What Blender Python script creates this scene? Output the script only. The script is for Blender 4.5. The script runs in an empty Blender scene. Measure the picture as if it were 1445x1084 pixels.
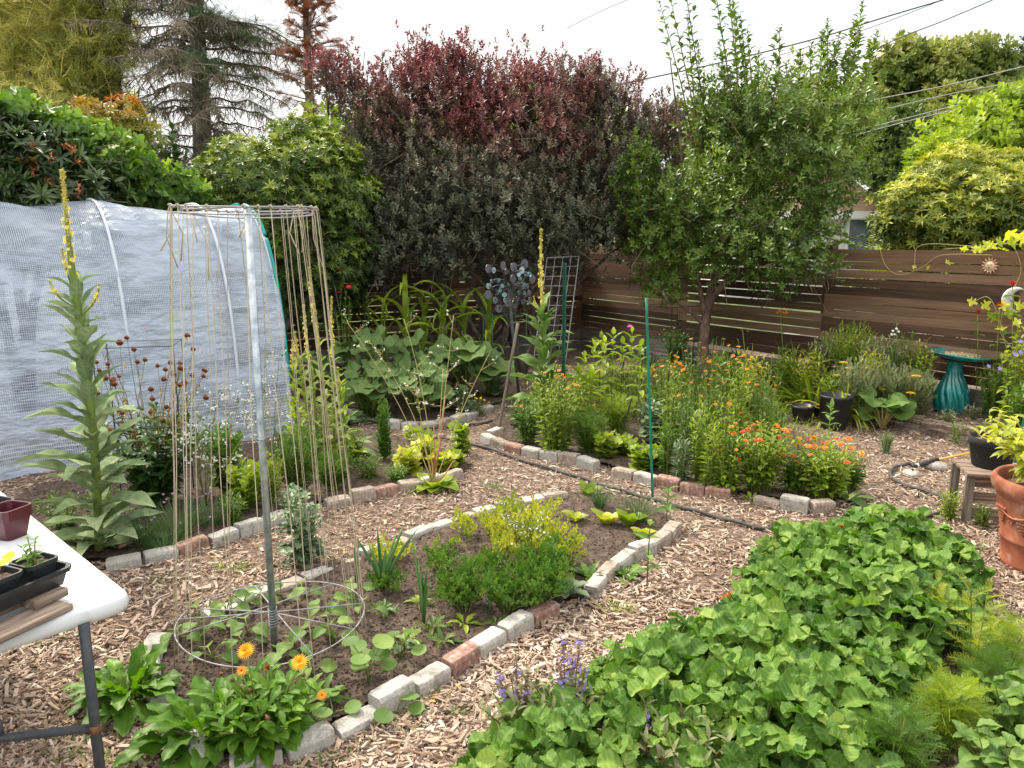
import bpy, math, random
import numpy as np
from mathutils import Vector, Matrix
PI = math.pi
random.seed(7); RNG = np.random.default_rng(7)
SC = bpy.context.scene; COL = SC.collection
# ------------------------------------------------------------------ camera
H = 1.75; PITCH = math.radians(10.8); FPX = 1085.0; CX, CY = 722.5, 542.0
cd = bpy.data.cameras.new('camera'); cam = bpy.data.objects.new('camera', cd); COL.objects.link(cam)
cam.location = (0, 0, H); cam.rotation_euler = (PI/2 - PITCH, 0, 0)
cd.sensor_width = 36; cd.lens = 36*FPX/1445; cd.clip_start = .05; cd.clip_end = 2000
SC.camera = cam
# ------------------------------------------------------------------ sky, sun, exposure
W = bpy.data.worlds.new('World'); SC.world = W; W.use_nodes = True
SUN_EL, SUN_AZ = math.radians(50), math.radians(318)   # azimuth: direction the sun stands in, clockwise from +Y
nt = W.node_tree; nt.nodes.clear()
out = nt.nodes.new('ShaderNodeOutputWorld'); bg = nt.nodes.new('ShaderNodeBackground')
sky = nt.nodes.new('ShaderNodeTexSky'); sky.sky_type = 'NISHITA'; sky.sun_disc = False
sky.sun_elevation = SUN_EL; sky.sun_rotation = SUN_AZ; sky.dust_density = 2.5; sky.air_density = 1.0; sky.ozone_density = 1.0
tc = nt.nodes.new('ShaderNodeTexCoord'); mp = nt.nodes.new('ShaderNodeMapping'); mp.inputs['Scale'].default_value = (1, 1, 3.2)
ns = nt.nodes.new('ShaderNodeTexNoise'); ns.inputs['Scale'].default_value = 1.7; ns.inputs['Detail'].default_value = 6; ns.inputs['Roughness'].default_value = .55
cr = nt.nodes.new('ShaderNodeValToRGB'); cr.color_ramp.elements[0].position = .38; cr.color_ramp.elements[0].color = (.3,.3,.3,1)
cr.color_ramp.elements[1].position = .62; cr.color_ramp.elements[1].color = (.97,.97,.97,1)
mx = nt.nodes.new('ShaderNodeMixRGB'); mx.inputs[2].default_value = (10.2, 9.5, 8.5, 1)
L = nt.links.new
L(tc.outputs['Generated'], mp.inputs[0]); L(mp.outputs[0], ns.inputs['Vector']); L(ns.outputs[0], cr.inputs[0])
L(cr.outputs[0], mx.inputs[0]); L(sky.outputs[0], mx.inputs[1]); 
# cloud brightened overhead, out of view, for fill; dimmer, bluer towards the horizon
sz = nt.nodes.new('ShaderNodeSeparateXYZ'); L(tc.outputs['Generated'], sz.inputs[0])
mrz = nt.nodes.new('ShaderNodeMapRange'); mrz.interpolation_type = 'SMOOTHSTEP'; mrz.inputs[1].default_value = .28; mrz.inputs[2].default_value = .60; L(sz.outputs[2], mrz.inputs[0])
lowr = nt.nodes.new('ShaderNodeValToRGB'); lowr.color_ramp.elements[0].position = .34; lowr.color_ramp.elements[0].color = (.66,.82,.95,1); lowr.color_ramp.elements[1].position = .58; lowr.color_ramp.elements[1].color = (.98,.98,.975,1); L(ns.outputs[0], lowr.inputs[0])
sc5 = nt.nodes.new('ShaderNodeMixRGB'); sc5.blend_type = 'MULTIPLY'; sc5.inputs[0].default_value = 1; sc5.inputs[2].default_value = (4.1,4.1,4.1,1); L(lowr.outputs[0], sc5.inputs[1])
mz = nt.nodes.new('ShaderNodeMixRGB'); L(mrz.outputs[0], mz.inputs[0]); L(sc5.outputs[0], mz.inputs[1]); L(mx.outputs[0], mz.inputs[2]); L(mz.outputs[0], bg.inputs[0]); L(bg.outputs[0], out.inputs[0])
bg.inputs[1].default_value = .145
sd = bpy.data.lights.new('sun', 'SUN'); sun = bpy.data.objects.new('sun', sd); COL.objects.link(sun)
sd.energy = 2.8; sd.angle = math.radians(10); sd.color = (1, .90, .74)
_d = Vector((math.sin(SUN_AZ)*math.cos(SUN_EL), math.cos(SUN_AZ)*math.cos(SUN_EL), math.sin(SUN_EL)))
sun.rotation_euler = _d.to_track_quat('Z', 'Y').to_euler()
SC.view_settings.view_transform = 'Standard'; SC.view_settings.look = 'None'; SC.view_settings.gamma = 1
SC.view_settings.exposure = 1.0
SC.render.engine = 'CYCLES'
SC.cycles.max_bounces = 6; SC.cycles.diffuse_bounces = 3; SC.cycles.transparent_max_bounces = 12
# ------------------------------------------------------------------ picture point -> place in the garden
cp, sp = math.cos(PITCH), math.sin(PITCH)
def ray(px, py):
    a, b = (px-CX)/FPX, -(py-CY)/FPX
    return np.array([a, cp + b*sp, -sp + b*cp])
def G(px, py, z=0.0):
    d = ray(px, py); t = (z-H)/d[2]; return np.array([d[0]*t, d[1]*t, z])
def D(px, py, Y):
    d = ray(px, py); t = Y/d[1]; return np.array([d[0]*t, Y, H + d[2]*t])
def zat(py, Y): return D(CX, py, Y)[2]
# ------------------------------------------------------------------ materials
MATS = {}
def node(nt, t, **kw):
    n = nt.nodes.new(t)
    for k, v in kw.items(): setattr(n, k, v)
    return n
def ramp(nt, stops):
    r = node(nt, 'ShaderNodeValToRGB'); e = r.color_ramp.elements
    while len(e) < len(stops): e.new(.5)
    for i, (p, c) in enumerate(stops): e[i].position = p; e[i].color = (*c, 1)
    return r
def mat(name, stops, rough=.6, metal=0, trans=0, src='noise', scale=20, bump=0, bscale=60, bdist=.01, spec=.5, stretch=(1,1,1), coat=0, mixn=.25, detail=4, stain=None):
    """stops: colour ramp; src 'tint' reads the per-piece colour value, 'noise' a procedural pattern, 'mix' both"""
    if name in MATS: return MATS[name]
    m = bpy.data.materials.new(name); m.use_nodes = True; n = m.node_tree; b = n.nodes['Principled BSDF']; o = n.nodes['Material Output']
    l = n.links.new
    if isinstance(stops[0], (int, float)): stops = [(0, stops), (1, stops)]
    tcn = node(n, 'ShaderNodeTexCoord'); mpn = node(n, 'ShaderNodeMapping'); mpn.inputs['Scale'].default_value = stretch
    l(tcn.outputs['Object'], mpn.inputs[0])
    nz = node(n, 'ShaderNodeTexNoise'); nz.inputs['Scale'].default_value = scale; nz.inputs['Detail'].default_value = detail; l(mpn.outputs[0], nz.inputs['Vector'])
    r = ramp(n, stops)
    if src == 'noise':
        mr = node(n, 'ShaderNodeMapRange'); mr.inputs[1].default_value = .3; mr.inputs[2].default_value = .7; l(nz.outputs[0], mr.inputs[0]); l(mr.outputs[0], r.inputs[0])
    else:
        at = node(n, 'ShaderNodeAttribute'); at.attribute_name = 'tint'
        if src == 'mix':
            mm = node(n, 'ShaderNodeMath', operation='MULTIPLY_ADD'); mm.inputs[1].default_value = mixn; l(nz.outputs[0], mm.inputs[0])
            sb = node(n, 'ShaderNodeMath', operation='SUBTRACT'); sb.inputs[1].default_value = mixn/2; l(at.outputs['Fac'], sb.inputs[0]); l(sb.outputs[0], mm.inputs[2])
            l(mm.outputs[0], r.inputs[0])
        else: l(at.outputs['Fac'], r.inputs[0])
    if stain:   # worn or dirty patches with a shape of their own: (colour, scale, threshold, amount)
        gp_ = node(n, 'ShaderNodeNewGeometry'); sn_ = node(n, 'ShaderNodeTexNoise'); sn_.inputs['Scale'].default_value = stain[1]; sn_.inputs['Detail'].default_value = 9; sn_.inputs['Roughness'].default_value = .7; l(gp_.outputs['Position'], sn_.inputs['Vector'])
        sm = node(n, 'ShaderNodeMapRange'); sm.inputs[1].default_value = stain[2]; sm.inputs[2].default_value = stain[2]+.12; sm.inputs[4].default_value = stain[3]; l(sn_.outputs[0], sm.inputs[0])
        sx_ = node(n, 'ShaderNodeMixRGB'); sx_.inputs[2].default_value = (*stain[0], 1); l(sm.outputs[0], sx_.inputs[0]); l(r.outputs[0], sx_.inputs[1]); l(sx_.outputs[0], b.inputs['Base Color'])
    else: l(r.outputs[0], b.inputs['Base Color'])
    b.inputs['Roughness'].default_value = rough; b.inputs['Metallic'].default_value = metal; b.inputs['Specular IOR Level'].default_value = spec
    b.inputs['Coat Weight'].default_value = coat; b.inputs['Coat Roughness'].default_value = .08
    if bump:
        nb = node(n, 'ShaderNodeTexNoise'); nb.inputs['Scale'].default_value = bscale; nb.inputs['Detail'].default_value = 6; l(mpn.outputs[0], nb.inputs['Vector'])
        bp = node(n, 'ShaderNodeBump'); bp.inputs['Strength'].default_value = bump; bp.inputs['Distance'].default_value = bdist
        l(nb.outputs[0], bp.inputs['Height']); l(bp.outputs[0], b.inputs['Normal'])
    if trans:
        t = node(n, 'ShaderNodeBsdfTranslucent'); ms = node(n, 'ShaderNodeMixShader'); ms.inputs[0].default_value = trans
        hs = node(n, 'ShaderNodeHueSaturation'); hs.inputs['Saturation'].default_value = 1.1; hs.inputs['Value'].default_value = 1.5; l(r.outputs[0], hs.inputs['Color'])
        l(hs.outputs[0], t.inputs[0]); l(b.outputs[0], ms.inputs[1]); l(t.outputs[0], ms.inputs[2]); l(ms.outputs[0], o.inputs[0])
    MATS[name] = m; return m
def leafm(name, *cols, rough=.45, trans=.3, spec=.4, mixn=.3, scale=25, gain=(1.42,1.26,.92)):
    cols = [tuple(min(.8, c*g) for c, g in zip(k, gain)) for k in cols]
    k = len(cols); return mat(name, [((i/(k-1) if k > 1 else 0), c) for i, c in enumerate(cols)] if k > 1 else cols[0], rough=rough, trans=trans, src='mix', spec=spec, mixn=mixn, scale=scale)
# ------------------------------------------------------------------ mesh collecting
class MB:
    def __init__(s): s.v = []; s.f = []; s.t = []; s.n = 0
    def add(s, V, F, tint=.5):
        V = np.asarray(V, dtype=np.float64).reshape(-1, 3)
        for f in (F if isinstance(F, list) else [F]):
            f = np.asarray(f, dtype=np.int64)
            if f.size: s.f.append(f + s.n)
        s.v.append(V); t = np.asarray(tint, dtype=np.float32)
        s.t.append(np.full(len(V), float(t), np.float32) if t.ndim == 0 else t); s.n += len(V)
        return s
    def merge(s, o, M=None, tint=None):
        for_v = np.concatenate(o.v) if o.v else np.zeros((0,3))
        if M is not None: for_v = for_v @ np.array(M)[:3,:3].T + np.array(M)[:3,3]
        n0 = s.n; s.v.append(for_v); s.t.append(np.concatenate(o.t) if tint is None else np.full(len(for_v), tint, np.float32))
        for f in o.f: s.f.append(f + n0)
        s.n += len(for_v)
    def mesh(s, name, m, smooth=True):
        me = bpy.data.meshes.new(name)
        if s.n == 0: return me
        V = np.concatenate(s.v).astype(np.float32)
        ls = np.concatenate([f.ravel() for f in s.f]).astype(np.int32)
        cnt = np.concatenate([np.full(len(f), f.shape[1], np.int32) for f in s.f]); st = np.concatenate([[0], np.cumsum(cnt)[:-1]]).astype(np.int32)
        me.vertices.add(len(V)); me.vertices.foreach_set('co', V.ravel())
        me.loops.add(len(ls)); me.loops.foreach_set('vertex_index', ls)
        me.polygons.add(len(cnt)); me.polygons.foreach_set('loop_start', st)
        me.update(calc_edges=True); me.validate()
        if len(me.polygons): me.polygons.foreach_set('use_smooth', np.full(len(me.polygons), bool(smooth)))
        a = me.attributes.new('tint', 'FLOAT', 'POINT')
        T = np.concatenate(s.t)
        if len(a.data) == len(T): a.data.foreach_set('value', T)
        me.materials.append(m); me.update(); return me
    def build(s, name, m, parent=None, smooth=True, loc=None):
        return ob(name, s.mesh(name, m, smooth), parent, loc)
def ob(name, me, parent=None, loc=None):
    o = bpy.data.objects.new(name, me); COL.objects.link(o)
    if parent is not None: o.parent = parent
    if loc is not None: o.location = [float(c) for c in loc]
    return o
def tag(o, label=None, cat=None, group=None, kind=None):
    if label: o['label'] = label
    if cat: o['category'] = cat
    if group: o['group'] = group
    if kind: o['kind'] = kind
    return o
def thing(name, label, cat, loc=(0,0,0), group=None, rz=0):
    o = bpy.data.objects.new(name, None); COL.objects.link(o); o.empty_display_size = .1
    o.location = [float(c) for c in loc]; o.rotation_euler = (0, 0, rz); return tag(o, label, cat, group)
KIDS = {}
def dup(root, loc, rz=0, label=None, group=None, s=1.0):
    r = root.copy(); COL.objects.link(r); r.location = [float(c) for c in loc]; r.rotation_euler = (0, 0, rz); r.scale = (s, s, s)
    if label: r['label'] = label
    if group: r['group'] = group
    for ch in [o for o in bpy.data.objects if o.parent == root]:
        c = ch.copy(); COL.objects.link(c); c.parent = r
        for g in [o for o in bpy.data.objects if o.parent == ch]:
            d = g.copy(); COL.objects.link(d); d.parent = c
    return r
# ------------------------------------------------------------------ shapes
def norm(a): return a/np.maximum(np.linalg.norm(a, axis=-1, keepdims=True), 1e-9)
def tube(mb, pts, rad, sides=6, tint=.5, cap=True):
    pts = np.asarray(pts, float); n = len(pts)
    rad = np.full(n, rad, float) if np.ndim(rad) == 0 else np.asarray(rad, float)
    T = norm(np.gradient(pts, axis=0)); ref = np.array([0., 0, 1.]) if abs(T[0][2]) < .9 else np.array([1., 0, 0])
    A = np.zeros((n, 3)); a = ref - T[0]*ref.dot(T[0])
    for i in range(n):
        a = a - T[i]*a.dot(T[i]); a /= max(np.linalg.norm(a), 1e-9); A[i] = a
    B = np.cross(T, A); th = np.arange(sides)*2*PI/sides
    V = pts[:, None] + rad[:, None, None]*(np.cos(th)[None, :, None]*A[:, None] + np.sin(th)[None, :, None]*B[:, None])
    i, j = np.meshgrid(np.arange(n-1), np.arange(sides), indexing='ij'); j2 = (j+1) % sides
    F = np.stack([i*sides+j, i*sides+j2, (i+1)*sides+j2, (i+1)*sides+j], -1).reshape(-1, 4)
    fs = [F]
    if cap and sides > 2:
        fs += [np.arange(sides)[::-1][None], (np.arange(sides) + (n-1)*sides)[None]]
    mb.add(V.reshape(-1, 3), fs, tint)
def lathe(mb, prof, sides=32, tint=.5, twist=None, c=(0,0,0)):
    P = np.array(prof, float); n = len(P); th = np.arange(sides)*2*PI/sides
    R = P[:, 0][:, None]*np.ones(sides)[None]
    if twist: R = R*twist(P[:, 1][:, None], th[None])
    V = np.stack([R*np.cos(th), R*np.sin(th), P[:, 1][:, None]*np.ones(sides)], -1) + np.array(c)
    i, j = np.meshgrid(np.arange(n-1), np.arange(sides), indexing='ij'); j2 = (j+1) % sides
    F = np.stack([i*sides+j, i*sides+j2, (i+1)*sides+j2, (i+1)*sides+j], -1).reshape(-1, 4)
    mb.add(V.reshape(-1, 3), [F], tint)
BOXF = np.array([[0,3,2,1],[4,5,6,7],[0,1,5,4],[1,2,6,5],[2,3,7,6],[3,0,4,7]])
def box(mb, c, s, rz=0, tint=.5, ch=0, M=None, taper=1.0):
    """box centred at c with full sizes s; ch chamfers the edges"""
    hx, hy, hz = np.array(s)/2
    if ch:
        V = []; 
        for z, k in ((-hz, 1), (-hz+ch, 0), (hz-ch, 0), (hz, 1)):
            q = taper if z > 0 else 1
            for sx, sy in ((-1,-1),(1,-1),(1,1),(-1,1)):
                a, b = hx*q - k*ch, hy*q - k*ch; e = ch*.9 if not k else ch*.6
                V += [(sx*(a-(e if sx*sy > 0 else 0)), sy*(b-(0 if sx*sy > 0 else e)), z), (sx*(a-(0 if sx*sy > 0 else e)), sy*(b-(e if sx*sy > 0 else 0)), z)]
        V = np.array(V); F = []
        for k in range(3):
            for j in range(8): F.append([k*8+j, k*8+(j+1) % 8, (k+1)*8+(j+1) % 8, (k+1)*8+j])
        fs = [np.array(F), np.arange(8)[::-1][None], (np.arange(8)+24)[None]]
    else:
        V = np.array([(-hx,-hy,-hz),(hx,-hy,-hz),(hx,hy,-hz),(-hx,hy,-hz),(-hx*taper,-hy*taper,hz),(hx*taper,-hy*taper,hz),(hx*taper,hy*taper,hz),(-hx*taper,hy*taper,hz)]); fs = [BOXF]
    cz, sz = math.cos(rz), math.sin(rz); V = V @ np.array([[cz, sz, 0], [-sz, cz, 0], [0, 0, 1]])
    if M is not None: V = V @ np.array(M)[:3,:3].T
    mb.add(V + np.array(c), fs, tint)
def frames(d, up):
    """rotation matrices with Y along d and Z near up"""
    d = norm(np.asarray(d, float)); x = np.cross(d, up); bad = np.linalg.norm(x, axis=-1) < 1e-4
    x[bad] = np.array([1., 0, 0]); x = norm(x); z = np.cross(x, d); return np.stack([x, d, z], -1)
def scatter(mb, tpl, P, R, S, tint=.5):
    V, F = tpl[0], tpl[1]; tt = tpl[2] if len(tpl) > 2 else None
    P = np.asarray(P); N = len(P)
    if N == 0: return
    S = np.broadcast_to(np.asarray(S, float), (N,)) if np.ndim(S) < 2 else np.asarray(S)
    Sx = S[:, None, None] if S.ndim == 1 else S[:, None, :]
    out = np.einsum('nij,nvj->nvi', R, V[None]*Sx) + P[:, None]
    T = np.broadcast_to(np.asarray(tint, np.float32), (N,))[:, None] + (tt[None] if tt is not None else np.zeros((1, len(V)), np.float32))
    off = (np.arange(N)*len(V))[:, None, None]
    mb.add(out.reshape(-1, 3), [(f[None]+off).reshape(-1, f.shape[1]) for f in F], T.reshape(-1).astype(np.float32))
def rnd(n, a=0., b=1.): return RNG.uniform(a, b, n)
def inpoly(x, y, poly):
    poly = np.asarray(poly); r = np.zeros(np.shape(x), bool); j = len(poly)-1
    for i in range(len(poly)):
        xi, yi = poly[i][:2]; xj, yj = poly[j][:2]
        c = ((yi > y) != (yj > y)) & (x < (xj-xi)*(y-yi)/(yj-yi+1e-12)+xi); r ^= c; j = i
    return r
def wob(x, y, s=1.0, seed=0):
    """cheap smooth noise in -1..1"""
    r = np.random.default_rng(seed+100); v = 0
    for k in range(5):
        a = r.uniform(0, 2*PI); f = s*(1.0+.8*k); v = v + np.sin(x*f*math.cos(a)+y*f*math.sin(a)+r.uniform(0, 6.28)+1.3*np.sin(y*f*.6+k))/(1+.5*k)
    return v/2.6
# ------------------------------------------------------------------ leaf templates (base at the origin, along +Y, unit length)
def PR(kind):
    return {'ovate': lambda t: np.sin(PI*t**.72)**.9, 'lance': lambda t: np.sin(PI*t**.85)**.8*(1-.25*t), 'obov': lambda t: np.sin(PI*t**1.6)**.75,
            'strap': lambda t: np.minimum(1, (t+.02)*9)*(1-t**3)**.8, 'round': lambda t: np.sqrt(np.maximum(0, 1-(2*t-1)**2)),
            'needle': lambda t: (1-t*.7), 'berry': lambda t: np.sin(PI*np.clip(t,0,1)**1.18)**.62}[kind]
def blade(w=.4, prof='ovate', seg=5, fold=.25, arch=.6, a0=0., wave=0., serr=0., cols=2, twist=0, stalk=0., wf=7, vein=0.):
    t = np.linspace(0, 1, seg+1); a = a0 - arch*t; dy = np.cos(a); dz = np.sin(a)
    y = np.concatenate([[0], np.cumsum((dy[1:]+dy[:-1])/2)])/seg; z = np.concatenate([[0], np.cumsum((dz[1:]+dz[:-1])/2)])/seg
    tt = np.clip((t-stalk)/(1-stalk), 0, 1); hw = PR(prof)(tt)*w/2; hw = np.where(t <= stalk, .012, np.maximum(hw, .004))
    if serr: hw = hw*(1+serr*np.where(np.arange(seg+1) % 2, 1, -1)*np.minimum(1, 3*tt*(1-tt)))
    u = np.linspace(-1, 1, cols+1); U, I = np.meshgrid(u, np.arange(seg+1)); 
    X = U*hw[I]; off = np.abs(U)*hw[I]*fold*2 + wave*np.sin(t[I]*wf*2+U*1.3)*np.abs(U)*hw[I]*2
    nY, nZ = -dz[I], dy[I]
    V = np.stack([X, y[I]+nY*off, z[I]+nZ*off], -1)
    if twist:
        c, s = np.cos(twist*t[I]), np.sin(twist*t[I]); V = np.stack([V[..., 0]*c, V[..., 1], V[..., 2]+V[..., 0]*s], -1)
    i, j = np.meshgrid(np.arange(seg), np.arange(cols), indexing='ij'); k = cols+1
    F = np.stack([i*k+j, i*k+j+1, (i+1)*k+j+1, (i+1)*k+j], -1).reshape(-1, 4)
    if vein:
        T = vein*(np.abs(U) < .01)*(1-.5*t[I]) + .45*vein*np.cos(t[I]*34-np.abs(U)*3.2)*(np.abs(U) > .01)*(np.abs(U) < .95)
        return (V.reshape(-1, 3), [F], T.reshape(-1).astype(np.float32))
    return (V.reshape(-1, 3), [F])
def fanleaf(lobes=5, depth=.35, teeth=0, cup=.15, rim=26, ang=2.75, heart=.25, corr=.03, droop=.25, seed=0):
    """palmate / round leaf: outline fan around the stalk point"""
    r = np.random.default_rng(seed); th = np.linspace(-ang, ang, rim+1)
    R = .52*(1-depth*(.5-.5*np.cos(th/ang*PI*(lobes-1)+ (PI if lobes % 2 == 0 else 0))) if lobes > 1 else np.ones(rim+1)*1.0)
    R = R*(1+.16*np.cos(th)) * (1 - heart*.4*(np.abs(th)/ang)**6)
    if teeth: R = R*(1+teeth*np.where(np.arange(rim+1) % 2, 1, -1))
    R = R*(1+r.uniform(-.03, .03, rim+1)); V = [(0, 0, 0)]
    for q in (.55, 1.0):
        for k, a in enumerate(th):
            rr = R[k]*q; zz = cup*q*q*.5 + corr*math.cos(a*lobes*1.0)*q*2 - droop*q*q*.5*max(0, math.cos(a))
            V.append((math.sin(a)*rr, math.cos(a)*rr+.0, zz))
    V = np.array(V); V[:, 1] += 0.0
    n = rim+1; F3 = np.array([(0, 1+k+1, 1+k) for k in range(rim)]); F4 = np.array([(1+k, 2+k, 1+n+k+1, 1+n+k) for k in range(rim)])
    return (V, [F3, F4])
def join(parts):
    """[(tpl, Matrix or 3x3, offset, scale)] -> one template"""
    V, F3, F4, n = [], [], [], 0; TT = []
    for tpl, R, o, s in parts:
        v = (tpl[0]*s) @ np.array(R).T + np.array(o); V.append(v)
        for f in tpl[1]: (F3 if f.shape[1] == 3 else F4).append(f+n)
        n += len(v); TT.append(tpl[2] if len(tpl) > 2 else np.zeros(len(v), np.float32))
    F = []
    if F3: F.append(np.concatenate(F3))
    if F4: F.append(np.concatenate(F4))
    TT = np.concatenate(TT)
    return (np.concatenate(V), F, TT) if np.any(TT) else (np.concatenate(V), F)
def rotz(a): c, s = math.cos(a), math.sin(a); return np.array([[c,-s,0],[s,c,0],[0,0,1.]])
def rotx(a): c, s = math.cos(a), math.sin(a); return np.array([[1,0,0],[0,c,-s],[0,s,c.real]])
def roty(a): c, s = math.cos(a), math.sin(a); return np.array([[c,0,s],[0,1,0],[-s,0,c]])
def strawleaf(seed):
    r = np.random.default_rng(seed); ps = []
    for a, s in ((0, 1.0), (1.55, .9), (-1.55, .9)):
        b = blade(.84, 'berry', 18, fold=r.uniform(.12,.42), arch=r.uniform(.5, 1.3), a0=r.uniform(.2,.65), serr=.11, cols=6, wave=.05, wf=9, vein=.34)
        v = b[0].copy(); x = v[:, 0]; v[:, 2] += .020*np.cos(v[:, 1]*26 - np.abs(x)*20)*np.minimum(1, np.abs(x)*9)
        v[:,1] += .05
        ps.append(((v, b[1], b[2]), rotz(a+r.uniform(-.15,.15)) @ rotx(r.uniform(-.25,.1)), (0, 0, 0), s*.56))
    return join(ps)
def feather(n=9, l=1.0, w=.5, sub=3, thick=.012, seed=0, curl=.3):
    """finely divided leaf: thin strips along a rachis"""
    r = np.random.default_rng(seed); V, F = [], []
    def strip(p, q, wd):
        p, q = np.array(p), np.array(q); d = q-p; s = np.cross(d, [0,0,1.]); s = s/max(np.linalg.norm(s), 1e-6)*wd; k = len(V)
        V.extend([p-s, p+s, q+s*.5, q-s*.5]); F.append([k, k+1, k+2, k+3])
    pz = lambda t: -curl*t*t
    for i in range(4): strip((0, l*i/4, pz(i/4)), (0, l*(i+1)/4, pz((i+1)/4)), thick)
    for i in range(n):
        t = .12+.86*i/n; y = l*t; ln = w*.5*math.sin(PI*(.15+.8*t))**.8
        for sgn in (-1, 1):
            a = r.uniform(.5, .9); e = (sgn*ln*math.cos(a*.6), y+ln*math.sin(a)*.8, pz(t)+r.uniform(-.03, .09)); strip((0, y, pz(t)), e, thick*.8)
            for k in range(sub):
                u = (k+1)/(sub+.5); b = np.array((0, y, pz(t)))*(1-u)+np.array(e)*u; sl = ln*.42*(1.1-u*.6)
                for s2 in (-1, 1): strip(b, b+np.array((sgn*sl*.5 if s2 > 0 else sgn*sl*.15, sl*(.75 if s2 > 0 else -.2)+sl*.25, r.uniform(-.3, .35)*sl)), thick*.7)
    return (np.array(V), [np.array(F)])
def sprig(n=7, lw=.35, ll=.38, spread=1.0, seed=0, prof='ovate', whorl=False, seg=2, start=.1):
    """twig tip carrying several leaves"""
    r = np.random.default_rng(seed); ps = []
    for i in range(n):
        t = start+(1-start)*i/max(1, n-1) if not whorl else .85+.1*r.random()
        a = i*2.4+r.uniform(-.3, .3); e = (1.25-.85*t)*spread if not whorl else r.uniform(.7, 1.25)*spread
        d = np.array([math.cos(a)*math.sin(e), math.cos(e), math.sin(a)*math.sin(e)])[None]
        Rm = frames(d, np.array([[0, 1., .01]]))[0]
        ps.append((blade(lw, prof, seg, fold=.2, arch=r.uniform(.1,.7)), Rm, (0, t*.62, 0), ll*(1.1-.35*t if not whorl else r.uniform(.8,1.1))))
    return join(ps)
def petals(n=14, lw=.32, layers=2, cup=.25, core=.22, dark=.45, inner=.75, thick=.0, prof='strap'):
    """flat flower facing +Z, unit radius; tint offset marks the centre"""
    ps = []; T = []
    for k in range(layers):
        for i in range(n):
            a = 2*PI*i/n + k*PI/n; b = blade(lw, prof, 2, fold=.05, arch=.35, a0=cup+.35*k, cols=2)
            ps.append((b, rotz(a), (0, 0, .04*k), (1.0 if k == 0 else inner))); T += [(-.12*k)]*len(b[0])
    t = join(ps); c = MB(); lathe(c, [(0, .16), (core*.6, .15), (core, .06), (core*.9, -.1), (.06, -.22), (0, -.25)], 10)
    V = np.concatenate([t[0], c.v[0]]); F = [t[1][0], c.f[0]+len(t[0])]
    cz = c.v[0][:, 2]
    return (V, F, np.concatenate([np.array(T), np.where(cz > 0, dark, -.6)]).astype(np.float32))
# ================================================================== ground, beds, mulch
def gp(pts, z=0.): return [tuple(G(x, y, z)) for x, y in pts]
BED1 = gp([(322,1078),(400,1060),(470,1030),(520,1005),(560,985),(610,955),(650,932),(690,905),(725,885),(757,868),(790,852),(838,846),(852,822),(870,800),(890,785),(915,772),(940,757),(950,738),(925,718),(860,702),(800,700),(740,708),(690,720),(620,742),(560,765),(520,785),(440,812),(395,830),(340,850),(290,870),(235,895),(215,930),(215,960),(232,990),(255,1020),(285,1050)])
BED2 = gp([(40,800),(150,795),(200,787),(250,775),(300,762),(350,745),(400,728),(450,714),(500,704),(560,690),(610,680),(655,668),(668,655),(600,632),(540,615),(430,605),(410,622),(230,650),(60,690),(0,720)])
BED3 = gp([(470,575),(505,582),(545,596),(600,602),(645,592),(680,578),(710,570),(720,540),(700,505),(600,498),(520,500),(430,520),(415,560)])
BED4 = gp([(682,614),(705,626),(750,635),(800,645),(840,655),(870,664),(900,672),(935,681),(970,688),(1010,693),(1060,701),(1110,710),(1150,716),(1205,700),(1215,665),(1190,640),(1080,600),(1000,560),(900,545),(800,545),(720,570)])
TERR = gp([(1085,560),(1150,580),(1200,593),(1262,603),(1300,609),(1370,622),(1445,640),(1700,660),(1700,560),(1445,535),(1250,520),(1100,510),(1000,505)], .0)
STRAW = gp([(760,1120),(800,1060),(900,990),(1000,920),(1080,860),(1140,790),(1290,775),(1370,830),(1390,900),(1330,1120)], .0)
m_ground = mat('mulch_ground', [(0,(.075,.048,.034)),(.45,(.16,.11,.08)),(.75,(.27,.20,.15)),(1,(.40,.32,.26))], rough=.95, scale=34, bump=1, bscale=70, bdist=.02, detail=8)
m_far = mat('meadow', [(0,(.03,.05,.012)),(.5,(.07,.11,.03)),(1,(.15,.18,.06))], rough=.9, scale=3, bump=.5, bscale=20, bdist=.05, detail=8)
m_soil = mat('garden_soil', [(0,(.045,.03,.021)),(.5,(.085,.058,.042)),(1,(.15,.11,.082))], rough=.98, scale=22, bump=1, bscale=90, bdist=.015, detail=8)
mb = MB(); mb.add([(-300,-20,-.06),(300,-20,-.06),(300,600,-.06),(-300,600,-.06)], np.array([[0,1,2,3]])); tag(mb.build('terrain', m_far), kind='structure')
def grid(x0, x1, y0, y1, st, zf, poly=None, keepf=None):
    xs = np.arange(x0, x1+st/2, st); ys = np.arange(y0, y1+st/2, st); X, Y = np.meshgrid(xs, ys); Z = zf(X, Y)
    V = np.stack([X, Y, Z], -1).reshape(-1, 3); i, j = np.meshgrid(np.arange(len(ys)-1), np.arange(len(xs)-1), indexing='ij'); k = len(xs)
    F = np.stack([i*k+j, i*k+j+1, (i+1)*k+j+1, (i+1)*k+j], -1).reshape(-1, 4); c = V[F].mean(1)
    if poly is not None: F = F[inpoly(c[:, 0], c[:, 1], poly)]
    used = np.unique(F); re = np.zeros(len(V), int); re[used] = np.arange(len(used)); return MB().add(V[used], re[F])
grid(-8, 9, .2, 14, .05, lambda x, y: .006*wob(x, y, 3, 1)+.004*wob(x, y, 16, 2)).build('ground', m_ground)
tag(bpy.data.objects['ground'], kind='structure')
def soilz(x, y): return .035+.014*wob(x, y, 5, 3)+.010*wob(x, y, 19, 4)+.006*wob(x, y, 45, 5)
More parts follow.
